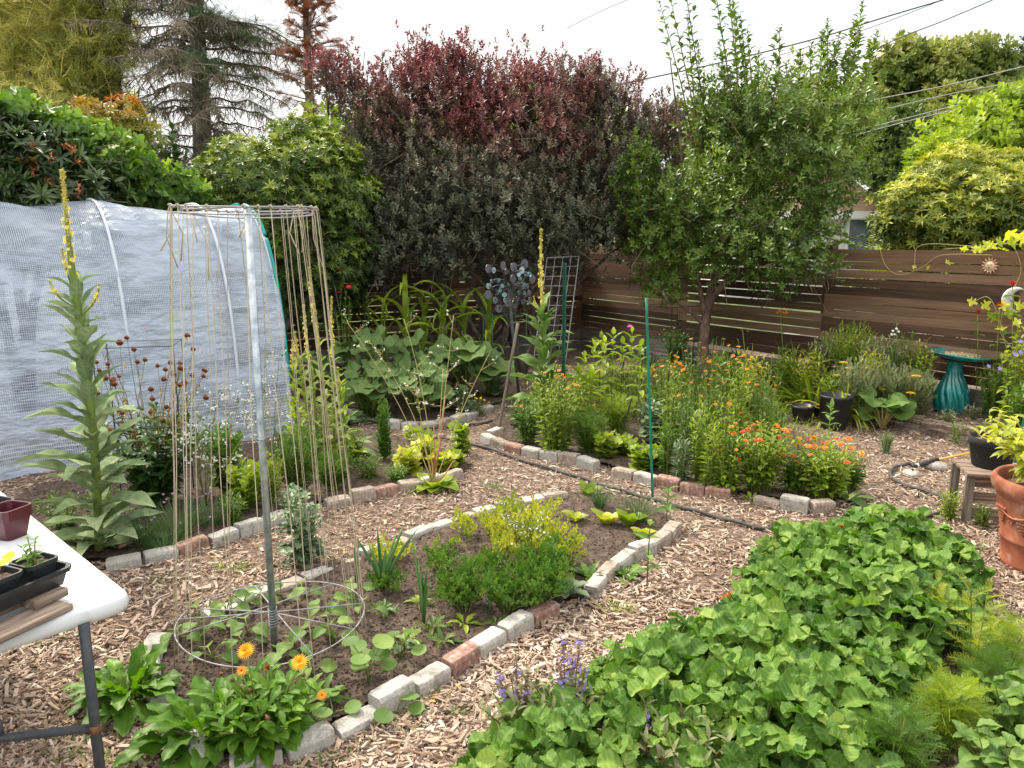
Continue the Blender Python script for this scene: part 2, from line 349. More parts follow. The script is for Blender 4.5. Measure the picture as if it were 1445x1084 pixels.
for P in (BED1, BED2, BED3, BED4):
    a = np.array(P); tag(grid(a[:,0].min(), a[:,0].max(), a[:,1].min(), a[:,1].max(), .025, soilz, P).build('bed_soil', m_soil), kind='structure')
a = np.array(STRAW); tag(grid(a[:,0].min(), a[:,0].max(), a[:,1].min(), a[:,1].max(), .04, lambda x, y: soilz(x, y)-.01, STRAW).build('bed_soil', m_soil), kind='structure')
a = np.array(TERR); tag(grid(a[:,0].min(), 9, a[:,1].min(), a[:,1].max()+1.0, .04, lambda x, y: .10+.012*wob(x, y, 4, 6)+.008*wob(x, y, 20, 7), None if 0 else TERR).build('terrace_ground', m_ground), kind='structure')
BEDS = (BED1, BED2, BED3, BED4, STRAW)
def gz(x, y):
    for P in BEDS:
        if inpoly(np.array([x]), np.array([y]), P)[0]: return .035
    return .10 if inpoly(np.array([x]), np.array([y]), TERR)[0] else 0.
def B(px, py):
    """ground point under a picture point, on whatever surface lies there"""
    p = G(px, py); z = gz(p[0], p[1]); q = G(px, py, z); q[2] = gz(q[0], q[1]); return q
m_drive = mat('pale_concrete', [(0,(.45,.43,.39)),(1,(.62,.60,.55))], rough=.9, scale=3, bump=.2)
mb = MB(); a, b = np.array([1.7,12.2]), np.array([6.3,5.3]); n_ = np.array([.833,.553]); q = [a+n_*.3, b+n_*.3, b+n_*14, a+n_*14]; mb.add([(x, y, -.03) for x, y in q], np.array([[0,1,2,3]])); tag(mb.build('driveway', m_drive), kind='structure')
# wood chips: nobody could count them
m_chip = mat('wood_chip', [(0,(.09,.062,.048)),(.25,(.23,.155,.108)),(.5,(.39,.285,.21)),(.75,(.54,.42,.325)),(1,(.68,.59,.51))], rough=.9, src='mix', scale=60, mixn=.25)
def inany(x, y, ps):
    r = np.zeros(np.shape(x), bool)
    for p in ps: r |= inpoly(x, y, p)
    return r
def chips(N, x0, x1, y0, y1, keep, zf, l0, l1, seed, bias=0):
    r = np.random.default_rng(seed); u = r.random(N); y = 1/((1/y0)*(1-u)+(1/y1)*u)   # denser close by
    x = r.uniform(-1, 1, N)*(y*.78+.4); k = keep(x, y)&(wob(x, y, 2.2, 33)+.5*wob(x, y, 7, 34)+r.normal(0,.25,N) > -.75); x, y = x[k], y[k]; n = len(x)
    ln = r.uniform(l0, l1, n)*r.choice([.45, .7, 1, 1, 1.5, 2.3], n); az = r.uniform(0, 2*PI, n); el = r.normal(0, .22, n)
    d = np.stack([np.cos(az)*np.cos(el), np.sin(az)*np.cos(el), np.sin(el)], -1); up = norm(np.stack([r.normal(0, .3, n), r.normal(0, .3, n), np.ones(n)], -1))
    V = np.array([(-.5,-.5,-.5),(.5,-.42,-.4),(.36,.5,-.5),(-.42,.44,-.5),(-.4,-.46,.5),(.42,-.5,.5),(.5,.42,.4),(-.5,.5,.5)])
    S = np.stack([ln*r.uniform(.09, .30, n), ln, r.uniform(.0025, .007, n)], -1)
    mb = MB(); z = zf(x, y)+r.uniform(.002, .018, n)+np.abs(np.sin(el))*ln*.3
    t = np.clip(r.beta(1.6, 1.8, n)+bias+.10*wob(x, y, 2.5, 9), 0, 1)
    scatter(mb, (V, [BOXF]), np.stack([x, y, z], -1), frames(d, up), S, t); return mb
mb = chips(210000, 1.6, 12, 1.6, 12, lambda x, y: ~inany(x, y, BEDS+(TERR,)), lambda x, y: 0*x, .010, .030, 1, .06)
mb.build('wood_chips', m_chip, smooth=False); tag(bpy.data.objects['wood_chips'], 'loose tan and grey wood chips covering the garden paths', 'wood chips', kind='stuff')
mb = chips(26000, 1, 1, 5.5, 12, lambda x, y: inpoly(x, y, TERR), lambda x, y: .1+0*x, .015, .045, 2)
mb.build('bark_mulch', m_chip, smooth=False); tag(bpy.data.objects['bark_mulch'], 'brown bark mulch around the bird bath', 'bark mulch', kind='stuff')
m_crumb = mat('soil_crumb', [(0,(.035,.023,.016)),(.6,(.10,.07,.05)),(.9,(.2,.15,.11)),(1,(.45,.36,.28))], rough=.95, src='mix', scale=40)
r = np.random.default_rng(5); mb = MB(); n0 = 60000; u = r.random(n0); y = 1/((1/1.7)*(1-u)+(1/10)*u); x = r.uniform(-1, 1, n0)*(y*.75); k = inany(x, y, BEDS); x, y = x[k], y[k]; n = len(x)
O = np.array([(1,0,0),(-1,0,0),(0,1,0),(0,-1,0),(0,0,1),(0,0,-1.)]); OF = np.array([(0,2,4),(2,1,4),(1,3,4),(3,0,4),(2,0,5),(1,2,5),(3,1,5),(0,3,5)])
az = r.uniform(0, 6.28, n); d = np.stack([np.cos(az), np.sin(az), r.normal(0, .3, n)], -1)
scatter(mb, (O, [OF]), np.stack([x, y, soilz(x, y)+.002], -1), frames(d, np.array([[0,0,1.]])), np.stack([r.uniform(.002,.007,n), r.uniform(.003,.011,n)*r.choice([1,1,1,1.9],n), r.uniform(.002,.006,n)], -1), r.beta(1.5, 3, n))
mb.build('soil_crumbs', m_crumb, smooth=False); tag(bpy.data.objects['soil_crumbs'], 'dark crumbs of loose soil scattered over the garden beds', 'soil', kind='stuff')
# ================================================================== edging bricks, every one its own thing
m_conc = mat('brick_concrete', [(0,(.30,.285,.26)),(.4,(.40,.385,.355)),(.7,(.46,.44,.41)),(1,(.54,.53,.50))], stain=((.10,.085,.05), 9, .52, .65), rough=.95, scale=90, bump=.55, bscale=350, bdist=.002, detail=10)
m_tan = mat('brick_tan', [(0,(.25,.195,.16)),(.4,(.33,.27,.225)),(.7,(.39,.33,.285)),(1,(.48,.43,.38))], stain=((.10,.085,.05), 9, .52, .65), rough=.95, scale=60, bump=.55, bscale=350, bdist=.002, detail=10)
m_red = mat('brick_red', [(0,(.22,.115,.09)),(.4,(.30,.17,.135)),(.7,(.36,.235,.195)),(1,(.48,.40,.35))], stain=((.10,.085,.05), 9, .52, .65), rough=.95, scale=40, bump=.55, bscale=350, bdist=.002, detail=10)
def brickmesh(seed, m, name, L=.2):
    r = np.random.default_rng(seed); xs = np.linspace(-L/2, L/2, 13); pro = [(-.044,-.06),(-.046,.05),(-.040,.062),(-.036,.066),(0,.067),(.036,.066),(.040,.062),(.046,.05),(.044,-.06)]
    V = []
    for i, x in enumerate(xs):
        e = 1-.10*(abs(x) > L/2-.012); 
        for (y, z) in pro:
            V.append((x+r.normal(0,.0006), y*e+r.normal(0,.0007)+.0015*math.sin(x*30+seed), z*(1-.05*(1-e)*10*.1)*(1 if z < 0 else e+.04 if e < 1 else 1)+r.normal(0,.0007)))
    k = len(pro); i, j = np.meshgrid(np.arange(len(xs)-1), np.arange(k-1), indexing='ij')
    F = np.stack([i*k+j, (i+1)*k+j, (i+1)*k+j+1, i*k+j+1], -1).reshape(-1, 4)
    mb = MB(); mb.add(V, [F, np.arange(k)[None], (np.arange(k)[::-1]+(len(xs)-1)*k)[None]]); return mb.mesh(name, m, False)
BR = {'c': [brickmesh(i, m_conc, 'edging_brick') for i in range(4)], 't': [brickmesh(9+i, m_tan, 'edging_brick') for i in range(4)], 'r': [brickmesh(20+i, m_red, 'edging_brick') for i in range(3)]}
COLN = {'c': 'grey concrete', 't': 'weathered tan', 'r': 'red faced'}
def brickrow(pix, kinds, where, seed, L=.172, skip=(), inset=0, z=.0):
    r = np.random.default_rng(seed); P = np.array([G(x, y, .03)[:2] for x, y in pix]); S = np.concatenate([[0], np.cumsum(np.linalg.norm(np.diff(P, axis=0), axis=1))])
    n = int(S[-1]/(L+.008)); ks = list(kinds)
    for i in range(n):
        s0 = i*(L+.008); a = np.array([np.interp(s0, S, P[:, 0]), np.interp(s0, S, P[:, 1])]); b = np.array([np.interp(s0+L, S, P[:, 0]), np.interp(s0+L, S, P[:, 1])])
        c = (a+b)/2; d = b-a; k = ks[i % len(ks)]
        if i in skip: continue
        o = ob('edging_brick', BR[k][r.integers(len(BR[k]))]); o.location = (c[0]+r.normal(0,.004), c[1]+r.normal(0,.004), .008+r.normal(0,.008)+z)
        o.rotation_euler = (r.normal(0,.07), r.normal(0,.045), math.atan2(d[1], d[0])+r.normal(0,.03)+(PI if r.random() < .5 else 0)); sc = min(1.02, np.linalg.norm(d)/L+.02)*.835; o.scale = (sc*r.uniform(.95, 1), r.uniform(.85,1.0), r.uniform(.9,1.05))
        tag(o, f'{COLN[k]} edging brick {where}', 'brick', f'{COLN[k]} edging bricks {where}')
brickrow([(322,1082),(400,1064),(470,1034),(520,1008),(560,988),(610,957),(650,934),(690,907),(725,886),(757,869),(796,851)], 'cccccrccrrr', 'along the front of the bean bed', 1)
brickrow([(822,853),(850,842)], 'c', 'lying alone before the bean bed curve', 2)
brickrow([(838,838),(850,815),(868,798),(888,786),(915,774),(940,760),(954,740)], 'ctccttct', 'around the bean bed curve', 3)
brickrow([(800,700),(740,708),(690,720),(620,742),(560,765),(520,785),(440,812),(395,830),(340,850),(290,870),(240,895)], 'tctctcc', 'along the back of the bean bed', 4, z=-.022)
brickrow([(225,905),(212,935),(216,968),(240,1003)], 'cccc', 'at the bean bed end beside the table', 5)
brickrow([(242,1012),(262,1040),(300,1072),(330,1095)], 'tccc', 'at the bean bed corner under the lettuce', 6)
brickrow([(150,798),(200,790),(250,778),(300,764),(350,747),(400,730),(450,716)], 'ccrcccc', 'edging the left bed below the chives', 7)
brickrow([(460,713),(500,704),(560,690),(610,680),(662,668)], 'ttrtc', 'edging the left bed below the bolted radish', 8)
brickrow([(495,583),(520,590)], 'cc', 'at the left end of the squash bed', 9)
brickrow([(545,598),(600,603),(645,594),(680,580),(705,571)], 'ccctc', 'along the front of the squash bed', 10)
brickrow([(706,608),(682,616)], 'c', 'at the foot of the wooden stick', 11)
brickrow([(682,618),(705,628),(750,638),(800,648),(840,657),(868,665)], 'ctrcct', 'edging the marigold bed near the wooden stick', 12)
brickrow([(870,666),(900,674),(935,683),(970,690),(1010,695),(1060,703)], 'tcrrrt', 'edging the marigold bed by the green stake', 13)
brickrow([(1064,704),(1110,712),(1150,719),(1195,712)], 'tctc', 'edging the marigold bed below the calendulas', 14)
brickrow([(1205,660),(1240,665)], 'r', 'on the chips left of the spray wand', 15)
brickrow([(1246,668),(1275,671)], 'c', 'on the chips under the hose loop', 16)
# rough stones by the wand
m_stone = mat('pale_stone', [(0,(.22,.2,.17)),(.5,(.42,.39,.35)),(1,(.6,.57,.52))], rough=.9, scale=12, bump=.7, bscale=60, bdist=.01)
def stone(px, py, s, label, seed):
    r = np.random.default_rng(seed); n = 14; mb = MB(); th = np.linspace(0, 2*PI, 15)[:-1]; V = []
    for i in range(8):
        ph = PI*(i+.5)/8 
        for a in th: 
            q = 1+.16*math.sin(a*2+seed)+.1*math.sin(a*3+ph*3+seed); V.append((math.cos(a)*math.sin(ph)*q*s, math.sin(a)*math.sin(ph)*q*s*.7, math.cos(ph)*s*.5*q))
    F = [(i*14+j, (i+1)*14+j, (i+1)*14+(j+1) % 14, i*14+(j+1) % 14) for i in range(7) for j in range(14)]
    mb.add(V, [np.array(F), np.arange(14)[None][:, ::-1]*1, (np.arange(14)+98)[None]]); p = B(px, py); o = mb.build('stone', m_stone, loc=(p[0], p[1], p[2]+s*.25), smooth=True); o.rotation_euler = (0, 0, seed)
    tag(o, label, 'stone')
stone(1318, 662, .085, 'pale lumpy stone behind the black grip of the spray wand', 3)
stone(1286, 672, .07, 'rounded stone under the hose fitting', 5)
stone(1215, 603, .06, 'pale stone lying behind the rhubarb', 8)
# timber edging of the terrace
m_timber = mat('old_timber', [(0,(.05,.035,.025)),(.45,(.14,.10,.075)),(.75,(.27,.21,.17)),(1,(.42,.36,.31))], rough=.95, scale=5, stretch=(1,12,12), bump=.9, bscale=8, bdist=.01, detail=9)
def timber(p, q, w, h, label, name='edging_timber', m=None, z=0):
    a, b = G(*p), G(*q); d = b-a; ln = np.linalg.norm(d); mb = MB(); xs = np.linspace(-ln/2, ln/2, 24); V = []; r = np.random.default_rng(int(p[0]))
    pro = [(-.5,0),(-.5,.85),(-.35,1),(.35,1),(.5,.85),(.5,0)]
    for x in xs:
        for (u, v) in pro: V.append((x+r.normal(0,.002), u*w+r.normal(0,.003), v*h+r.normal(0,.003)*(v > 0)+.006*math.sin(x*7)*(v > 0)))
    i, j = np.meshgrid(np.arange(23), np.arange(5), indexing='ij'); F = np.stack([i*6+j, (i+1)*6+j, (i+1)*6+j+1, i*6+j+1], -1).reshape(-1, 4)
    mb.add(V, [F, np.arange(6)[None], (np.arange(6)[::-1]+23*6)[None]]); c = (a+b)/2
    o = mb.build(name, m or m_timber, loc=(c[0], c[1], z), smooth=False); o.rotation_euler = (0, 0, math.atan2(d[1], d[0])); tag(o, label, 'timber'); return o
timber((1252,602), (1303,611), .09, .15, 'short split edging timber below the bird bath, left of the joint')
timber((1304,611), (1378,628), .10, .14, 'long weathered edging timber below the bird bath')
timber((1379,628), (1500,655), .10, .14, 'edging timber continuing right behind the black pot')
timber((1195,592), (1250,601), .08, .13, 'dark edging timber behind the rhubarb')
# ================================================================== fences
m_fence = mat('fence_board', [(0,(.045,.023,.012)),(.4,(.115,.062,.034)),(.7,(.195,.11,.064)),(1,(.28,.175,.11))], rough=.85, scale=1.6, stretch=(1,1,22), bump=.6, bscale=6, bdist=.006, detail=10, src='mix', mixn=.9)
m_kick = mat('grey_board', [(0,(.10,.09,.08)),(.5,(.2,.185,.17)),(1,(.3,.28,.26))], rough=.95, scale=3, stretch=(1,1,14), bump=.5, bscale=8, bdist=.006, detail=8)
FZ0, FZ1 = .10, 1.625
CR = np.array([1.11, 12.24]); DR = np.array([.553, -.833]); DB = np.array([-.833, -.553])
def fence(name, C0, DD, L, panels, label, seed, side=1):
    r = np.random.default_rng(seed); f = thing(name, label, 'fence', (C0[0], C0[1], 0), rz=math.atan2(DD[1], DD[0]))
    mb = MB(); kb = MB(); x = 0
    for pi, pl in enumerate(panels):
        z = FZ1; k = 0
        while z > .36:
            h = .125 if k == 0 else .083+r.normal(0, .002); g = r.choice([.003,.005,.009,.012])*((1.3 if pi == 1 else .7) if side > 0 else 1.1)
            if k == 1: g = .012
            n = 14; xs = np.linspace(.004, pl-.004, n)+x; zz = z-h; t = r.random(); a = r.normal(0, .003)
            V = []
            for xx in xs:
                w = .003*math.sin(xx*2.3+k*1.7)+a*(xx-x)/pl
                V += [(xx, -.011, zz+w), (xx, .011, zz+w), (xx, .011, z+w-.0), (xx, -.011, z+w)]
            i = np.arange(n-1)[:, None]*4; F = np.concatenate([np.concatenate([i+j, i+(j+1) % 4, i+4+(j+1) % 4, i+4+j], 1) for j in range(4)])
            mb.add(V, [F[:, ::-1], np.array([[0,1,2,3]]), np.array([[3,2,1,0]])+(n-1)*4], t); z = zz-g; k += 1
        for zz, h in ((.235, .17), (.06, .14)): box(kb, (x+pl/2, 0, zz), (pl-.01, .03, h))
        x += pl
    mb.build('boards', m_fence, f, smooth=False); kb.build('kickboard', m_kick, f, smooth=False)
    x = 0
    for pi, pl in enumerate(list(panels)+[0]):
        p = MB(); s = 1 if name else 1; box(p, (0, 0, .82), (.10, .10, 1.70), ch=.006, tint=r.random()); 
        p.build('post', m_fence, f, loc=(x, .067*side, 0), smooth=False); x += pl
    return f
fR = fence('plank_fence', CR, DR, 9.5, [2.1, 2.22, 2.08, 2.0, 1.2], 'brown horizontal plank fence along the right side behind the bird bath', 1)
fB = fence('plank_fence', CR+np.array([-.0, .0]), DB, 9, [2.4]*5, 'dark shaded plank fence behind the corn and smoke bush', 2, -1)
# capped end post at the right edge of the picture
pc = MB(); box(pc, (0,0,.83), (.125,.125,1.66), ch=.006, tint=.7); box(pc, (0,0,1.675), (.16,.16,.03), ch=.005, tint=.6)
pc.add([(-.07,-.07,1.692),(.07,-.07,1.692),(.07,.07,1.692),(-.07,.07,1.692),(0,0,1.74)], [np.array([(0,1,4),(1,2,4),(2,3,4),(3,0,4)])], .5)
pc.build('post', m_fence, fR, loc=(6.42, -.08, 0), smooth=False)
# ================================================================== tunnel of woven plastic
def plastic():
    m = bpy.data.materials.new('woven_plastic'); m.use_nodes = True; n = m.node_tree; l = n.links.new; b = n.nodes['Principled BSDF']; o = n.nodes['Material Output']
    uv = node(n, 'ShaderNodeUVMap'); sx = node(n, 'ShaderNodeSeparateXYZ'); l(uv.outputs[0], sx.inputs[0])
    def line(src, f, lo, hi):
        a = node(n, 'ShaderNodeMath', operation='MULTIPLY'); a.inputs[1].default_value = f; l(src, a.inputs[0])
        fr = node(n, 'ShaderNodeMath', operation='PINGPONG'); fr.inputs[1].default_value = .5; l(a.outputs[0], fr.inputs[0])
        mr = node(n, 'ShaderNodeMapRange'); mr.interpolation_type = 'SMOOTHSTEP'; mr.inputs[1].default_value = lo; mr.inputs[2].default_value = hi; mr.inputs[3].default_value = 1; mr.inputs[4].default_value = 0; l(fr.outputs[0], mr.inputs[0]); return mr.outputs[0]
    gx, gy = line(sx.outputs[0], 70, .08, .2), line(sx.outputs[1], 70, .08, .2)
    mx = node(n, 'ShaderNodeMath', operation='MAXIMUM'); l(gx, mx.inputs[0]); l(gy, mx.inputs[1])
    nz = node(n, 'ShaderNodeTexNoise'); nz.inputs['Scale'].default_value = 3; nz.inputs['Detail'].default_value = 8
    tcn = node(n, 'ShaderNodeTexCoord'); mp_ = node(n, 'ShaderNodeMapping'); mp_.inputs['Scale'].default_value = (1.6, 1.6, 3.4); l(tcn.outputs['Object'], mp_.inputs[0]); l(mp_.outputs[0], nz.inputs['Vector'])
    b.inputs['Base Color'].default_value = (.60, .70, .86, 1); b.inputs['Roughness'].default_value = .27; b.inputs['Specular IOR Level'].default_value = .8
    bp = node(n, 'ShaderNodeBump'); bp.inputs['Strength'].default_value = .9; bp.inputs['Distance'].default_value = .075; l(nz.outputs[0], bp.inputs['Height']); l(bp.outputs[0], b.inputs['Normal'])
    tl = node(n, 'ShaderNodeBsdfTranslucent'); tl.inputs[0].default_value = (.66, .78, .93, 1)
    m1 = node(n, 'ShaderNodeMixShader'); m1.inputs[0].default_value = .4; l(b.outputs[0], m1.inputs[1]); l(tl.outputs[0], m1.inputs[2])
    tr = node(n, 'ShaderNodeBsdfTransparent'); tr.inputs[0].default_value = (.93, .96, .97, 1)
    m2 = node(n, 'ShaderNodeMixShader'); op = node(n, 'ShaderNodeMapRange'); op.inputs[3].default_value = .55; op.inputs[4].default_value = .95; l(mx.outputs[0], op.inputs[0]); n2 = node(n, 'ShaderNodeTexNoise'); n2.inputs['Scale'].default_value = 1.1; n2.inputs['Detail'].default_value = 5; l(mp_.outputs[0], n2.inputs['Vector']); r2 = node(n, 'ShaderNodeMapRange'); r2.inputs[1].default_value = .42; r2.inputs[2].default_value = .60; r2.inputs[3].default_value = .30; r2.inputs[4].default_value = .84; l(n2.outputs[0], r2.inputs[0]); l(r2.outputs[0], op.inputs[3])
    l(op.outputs[0], m2.inputs[0]); l(tr.outputs[0], m2.inputs[1]); l(m1.outputs[0], m2.inputs[2]); l(m2.outputs[0], o.inputs[0]); return m
TE = np.array([-2.06, 6.93]); TD = np.array([-.76, -.65]); TN = np.array([-.65, .76])      # near foot of the end hoop, along the tunnel, across it
TL, TW, TH = 5.2, 1.80, 2.03
tn = thing('plant_tunnel', 'long low tunnel covered in woven translucent plastic left of the garden', 'tunnel', (TE[0], TE[1], 0))
def tpt(s, u, dr=0):
    """s along, u 0..1 over the arch; dr pushes outward"""
    a = PI*(1-u); w = TW/2+dr; hh = TH+.018*s+dr
    yy = TW/2 - w*math.copysign(abs(math.cos(a))**.80, math.cos(a))*-1*-1 if 0 else TW/2 + w*math.copysign(abs(math.cos(a))**.8, math.cos(a))
    zz = hh*abs(math.sin(a))**.80; p = TD*s + TN*yy; return (p[0], p[1], zz)
ns_, nu_ = 240, 110; V = []; UV = []
for i in range(ns_+1):
    s = TL*i/ns_
    for j in range(nu_+1):
        u = j/nu_; z0 = math.sin(PI*u); ph = (s % 1.25)/1.25; sag = -.05*math.sin(PI*ph)*z0
        wr = .075*wob(s*.8+u*1.3, u*7.0-s*1.3, 1.5, 21)*(1.2-1.1*z0)*(1.3-.5*ph) + .016*wob(s*2+u*5, u*22-s*3.5, 1.5, 22) + .004*wob(s*8, u*60-s*6, 1.5, 23)
        fl = .10*max(0, 1-u*14)*(1+.6*math.sin(s*5)) if u < .08 else 0
        V.append(tpt(s, u, sag+wr*1.15+fl)); UV.append((s, u*4.6))
V = np.array(V); V[:, 2] = np.maximum(V[:, 2], .01); i, j = np.meshgrid(np.arange(ns_), np.arange(nu_), indexing='ij'); k = nu_+1
F = np.stack([i*k+j, i*k+j+1, (i+1)*k+j+1, (i+1)*k+j], -1).reshape(-1, 4)
pl = MB().add(V, F).build('cover', plastic(), tn); me = pl.data; u_ = me.uv_layers.new(name='UVMap'); UV = np.array(UV, np.float32)
li = np.zeros(len(me.loops), np.int32); me.loops.foreach_get('vertex_index', li); u_.data.foreach_set('uv', UV[li].ravel())
m_hoop = mat('white_pipe', (.60,.66,.74), rough=.35); m_teal = mat('teal_clip', (.01,.28,.27), rough=.35)
for s in (.45, 1.3, 2.5, 3.75, 5.0):
    h = MB(); tube(h, [tpt(s, u, .014) for u in np.linspace(.01, .99, 50)], .013, 8); h.build('hoop', m_hoop, tn)
h = MB(); tube(h, [tpt(.0, u, .0) for u in np.linspace(.01, .99, 60)], .014, 8); h.build('hoop', m_hoop, tn)
for a, b in ((.05, .30), (.31, .47), (.50, .72)):
    h = MB(); tube(h, [tpt(-.005, u, .03) for u in np.linspace(a, b, 30)], .016, 8); h.build('edge_clip', m_teal, tn)
# ================================================================== folding table, far right corner in view
TX, TY, TZ = G(187, 838, .74)[:2].tolist()+[.74]
e1 = norm((G(0, 690, .74)-G(187, 838, .74))[:2]); e2 = norm((G(0, 905, .72)-G(187, 850, .72))[:2]); e2 = np.array([-abs(e2[0]), e2[1]])
m_tt = mat('table_plastic', [(0,(.52,.55,.59)),(.35,(.62,.65,.68)),(1,(.68,.70,.73))], stain=((.30,.29,.27), 11, .60, .5), rough=.5, scale=9, bump=.15, bscale=220, bdist=.001)
m_leg = mat('table_leg_paint', [(0,(.028,.034,.042)),(1,(.06,.068,.08))], rough=.5, scale=40, bump=.1, bscale=300)
m_rust = mat('rust', [(0,(.12,.05,.025)),(1,(.25,.12,.06))], rough=.9, scale=60)
tb = thing('folding_table', 'white plastic folding table with grey legs, one corner in view', 'table', (TX, TY, 0))
ang = math.atan2(e1[1], e1[0]); W_, L_ = 1.3, 1.85
ax = np.array([math.cos(ang), math.sin(ang)]); ay = np.array([-ax[1], ax[0]]); 
if ay.dot(e2) < 0: ay = -ay
def tabpt(u, v, z): p = ax*u + ay*v; return (p[0], p[1], z)
def rrect(a, b, r, k=8):
    P = []
    for (cx, cy, t0) in ((a-r, b-r, 0), (r, b-r, PI/2), (r, r, PI), (a-r, r, 1.5*PI)):
        for i in range(k+1): t = t0+PI/2*i/k; P.append((cx+r*math.cos(t), cy+r*math.sin(t)))
    return P
mb = MB(); rings = []
for (ins, z) in ((.06,.702),(.012,.690),(.0,.694),(-.004,.712),(0,.730),(.006,.738),(.014,.741),(.03,.7415),(.06,.7415)):
    rings.append([tabpt(ins+(u)*(L_-2*ins)/L_, ins+v*(W_-2*ins)/W_, z) for u, v in rrect(L_, W_, .055)])
k = len(rings[0]); V = np.array(rings).reshape(-1, 3); n = len(rings)
i, j = np.meshgrid(np.arange(n-1), np.arange(k), indexing='ij'); F = np.stack([i*k+j, i*k+(j+1) % k, (i+1)*k+(j+1) % k, (i+1)*k+j], -1).reshape(-1, 4)
mb.add(V, [F, np.arange(k)[None]+(n-1)*k, np.arange(k)[None][:, ::-1]]); mb.build('tabletop', m_tt, tb)
lp = D(116, 880, 1) ; lt = G(118, 880, .70); lb = G(141, 1084, .22)
def legtube(name, p, q, rad=.0145, m=m_leg): 
    h = MB(); tube(h, [np.array(p), (np.array(p)+q)/2, np.array(q)], rad, 14); h.build(name, m, tb)
T0 = np.array([TX, TY, 0]); la = lt-T0; dirv = (lb-lt)/(lb-lt)[2]; lbot = lt + dirv*(.0-lt[2]); legtube('leg', la, lbot-T0)
lf = np.array(tabpt(.32, W_-.12, .70)); legtube('leg', lf, lf+(lbot-lt))
for u in (L_-.35,):
    for v in (.15, W_-.12): p = np.array(tabpt(u, v, .70)); legtube('leg', p, p+(lbot-lt)*np.array([-.5,-.5,1]))
jn = lt+dirv*(.36-lt[2]); c2 = G(0, 1042, .36); cdir = norm(c2-jn); legtube('crossbar', jn-T0, jn+cdir*1.05-T0, .0125)
h = MB(); tube(h, [jn-T0-dirv*.012, jn-T0+dirv*.012], .0165, 14); h.build('joint_collar', m_rust, tb)
b0 = jn+cdir*.245-T0; b1 = b0+np.array([-.30, .16, .20]); h = MB(); tube(h, [b0, b0+(0,0,.045), b1+(0,0,.0)], .008, 10); h.build('brace', m_leg, tb)
# things on the table
m_black = mat('black_plastic', [(0,(.012,.014,.018)),(1,(.028,.03,.036))], rough=.42, scale=30)
m_maroon = mat('maroon_plastic', [(0,(.055,.006,.010)),(1,(.09,.012,.018))], rough=.4, scale=20)
m_wood = mat('weathered_board', [(0,(.11,.075,.055)),(.5,(.25,.185,.14)),(1,(.42,.335,.27))], rough=.9, scale=5, stretch=(1,14,14), bump=.8, bscale=9, bdist=.004, detail=9)
m_potsoil = mat('potting_soil', [(0,(.04,.022,.015)),(.6,(.13,.075,.05)),(1,(.3,.2,.13))], rough=.95, scale=60, bump=1, bscale=120, bdist=.01)
def openbox(mb, s0, s1, h, t=.0025, lip=.006, ribs=0):
    """square pot: s0 bottom sizes, s1 top sizes"""
    R = []
    for (sx, sy, z) in ((s0[0],s0[1],0), (s1[0],s1[1],h-.012), (s1[0]+lip,s1[1]+lip,h-.012), (s1[0]+lip,s1[1]+lip,h), (s1[0]-2*t,s1[1]-2*t,h), (s0[0]-2*t,s0[1]-2*t,t)):
        q = .12*min(sx, sy); a, b = sx/2, sy/2
        R.append([(a-q,-b,z),(a,-b+q,z),(a,b-q,z),(a-q,b,z),(-a+q,b,z),(-a,b-q,z),(-a,-b+q,z),(-a+q,-b,z)])
    V = np.array(R).reshape(-1, 3); i, j = np.meshgrid(np.arange(5), np.arange(8), indexing='ij')
    F = np.stack([i*8+j, i*8+(j+1) % 8, (i+1)*8+(j+1) % 8, (i+1)*8+j], -1).reshape(-1, 4); mb.add(V, [F, np.arange(8)[None][:, ::-1], np.arange(8)[None]+40])
ta = math.atan2(*( (lambda d: (d[1], d[0]))(G(98, 792, .80)-G(-60, 858, .80))))
ZT = .7415
bd = MB(); box(bd, (0,0,0), (.46,.085,.018), ch=.002); dv = np.array([math.cos(ta), math.sin(ta), 0]); nv = np.array([-dv[1], dv[0], 0]); c = G(102, 851, ZT+.02)-dv*.23+nv*.04; o = bd.build('board', m_wood, loc=(c[0], c[1], ZT+.0105), smooth=False); o.rotation_euler = (0,0,ta); tag(o, 'thin weathered board lying on the table edge under the short blocks', 'board')
dv = np.array([math.cos(ta), math.sin(ta), 0]); nv = np.array([-dv[1], dv[0], 0])
def onb(name, px, py, z, sz, m, lab, cat):
    p = G(px, py, z+sz[2]/2)-dv*sz[0]/2+nv*sz[1]/2; p[2] = z; h = MB(); box(h, (0,0,0), sz, ch=.0015); o = h.build(name, m, loc=p, smooth=False); o.rotation_euler = (0,0,ta+.03); return tag(o, lab, cat)
onb('wood_block', 96, 829, ZT+.033, (.10,.07,.024), m_wood, 'grey wood block under the corner of the seedling tray', 'wood block')
onb('wood_block', 28, 846, ZT+.033, (.10,.07,.024), m_wood, 'frayed wood block at the left end of the table board', 'wood block')
tc0 = G(103, 797, ZT+.096)-dv*.165+nv*.085; tc0[2] = ZT+.046; tray = thing('seedling_tray', 'shallow black plastic tray holding two square seedling pots', 'tray', tc0, rz=ta)
h = MB(); openbox(h, (.31,.145), (.33,.165), .05, lip=.014); h.build('tray_shell', m_black, tray, smooth=False)
TC = np.array(tray.location)
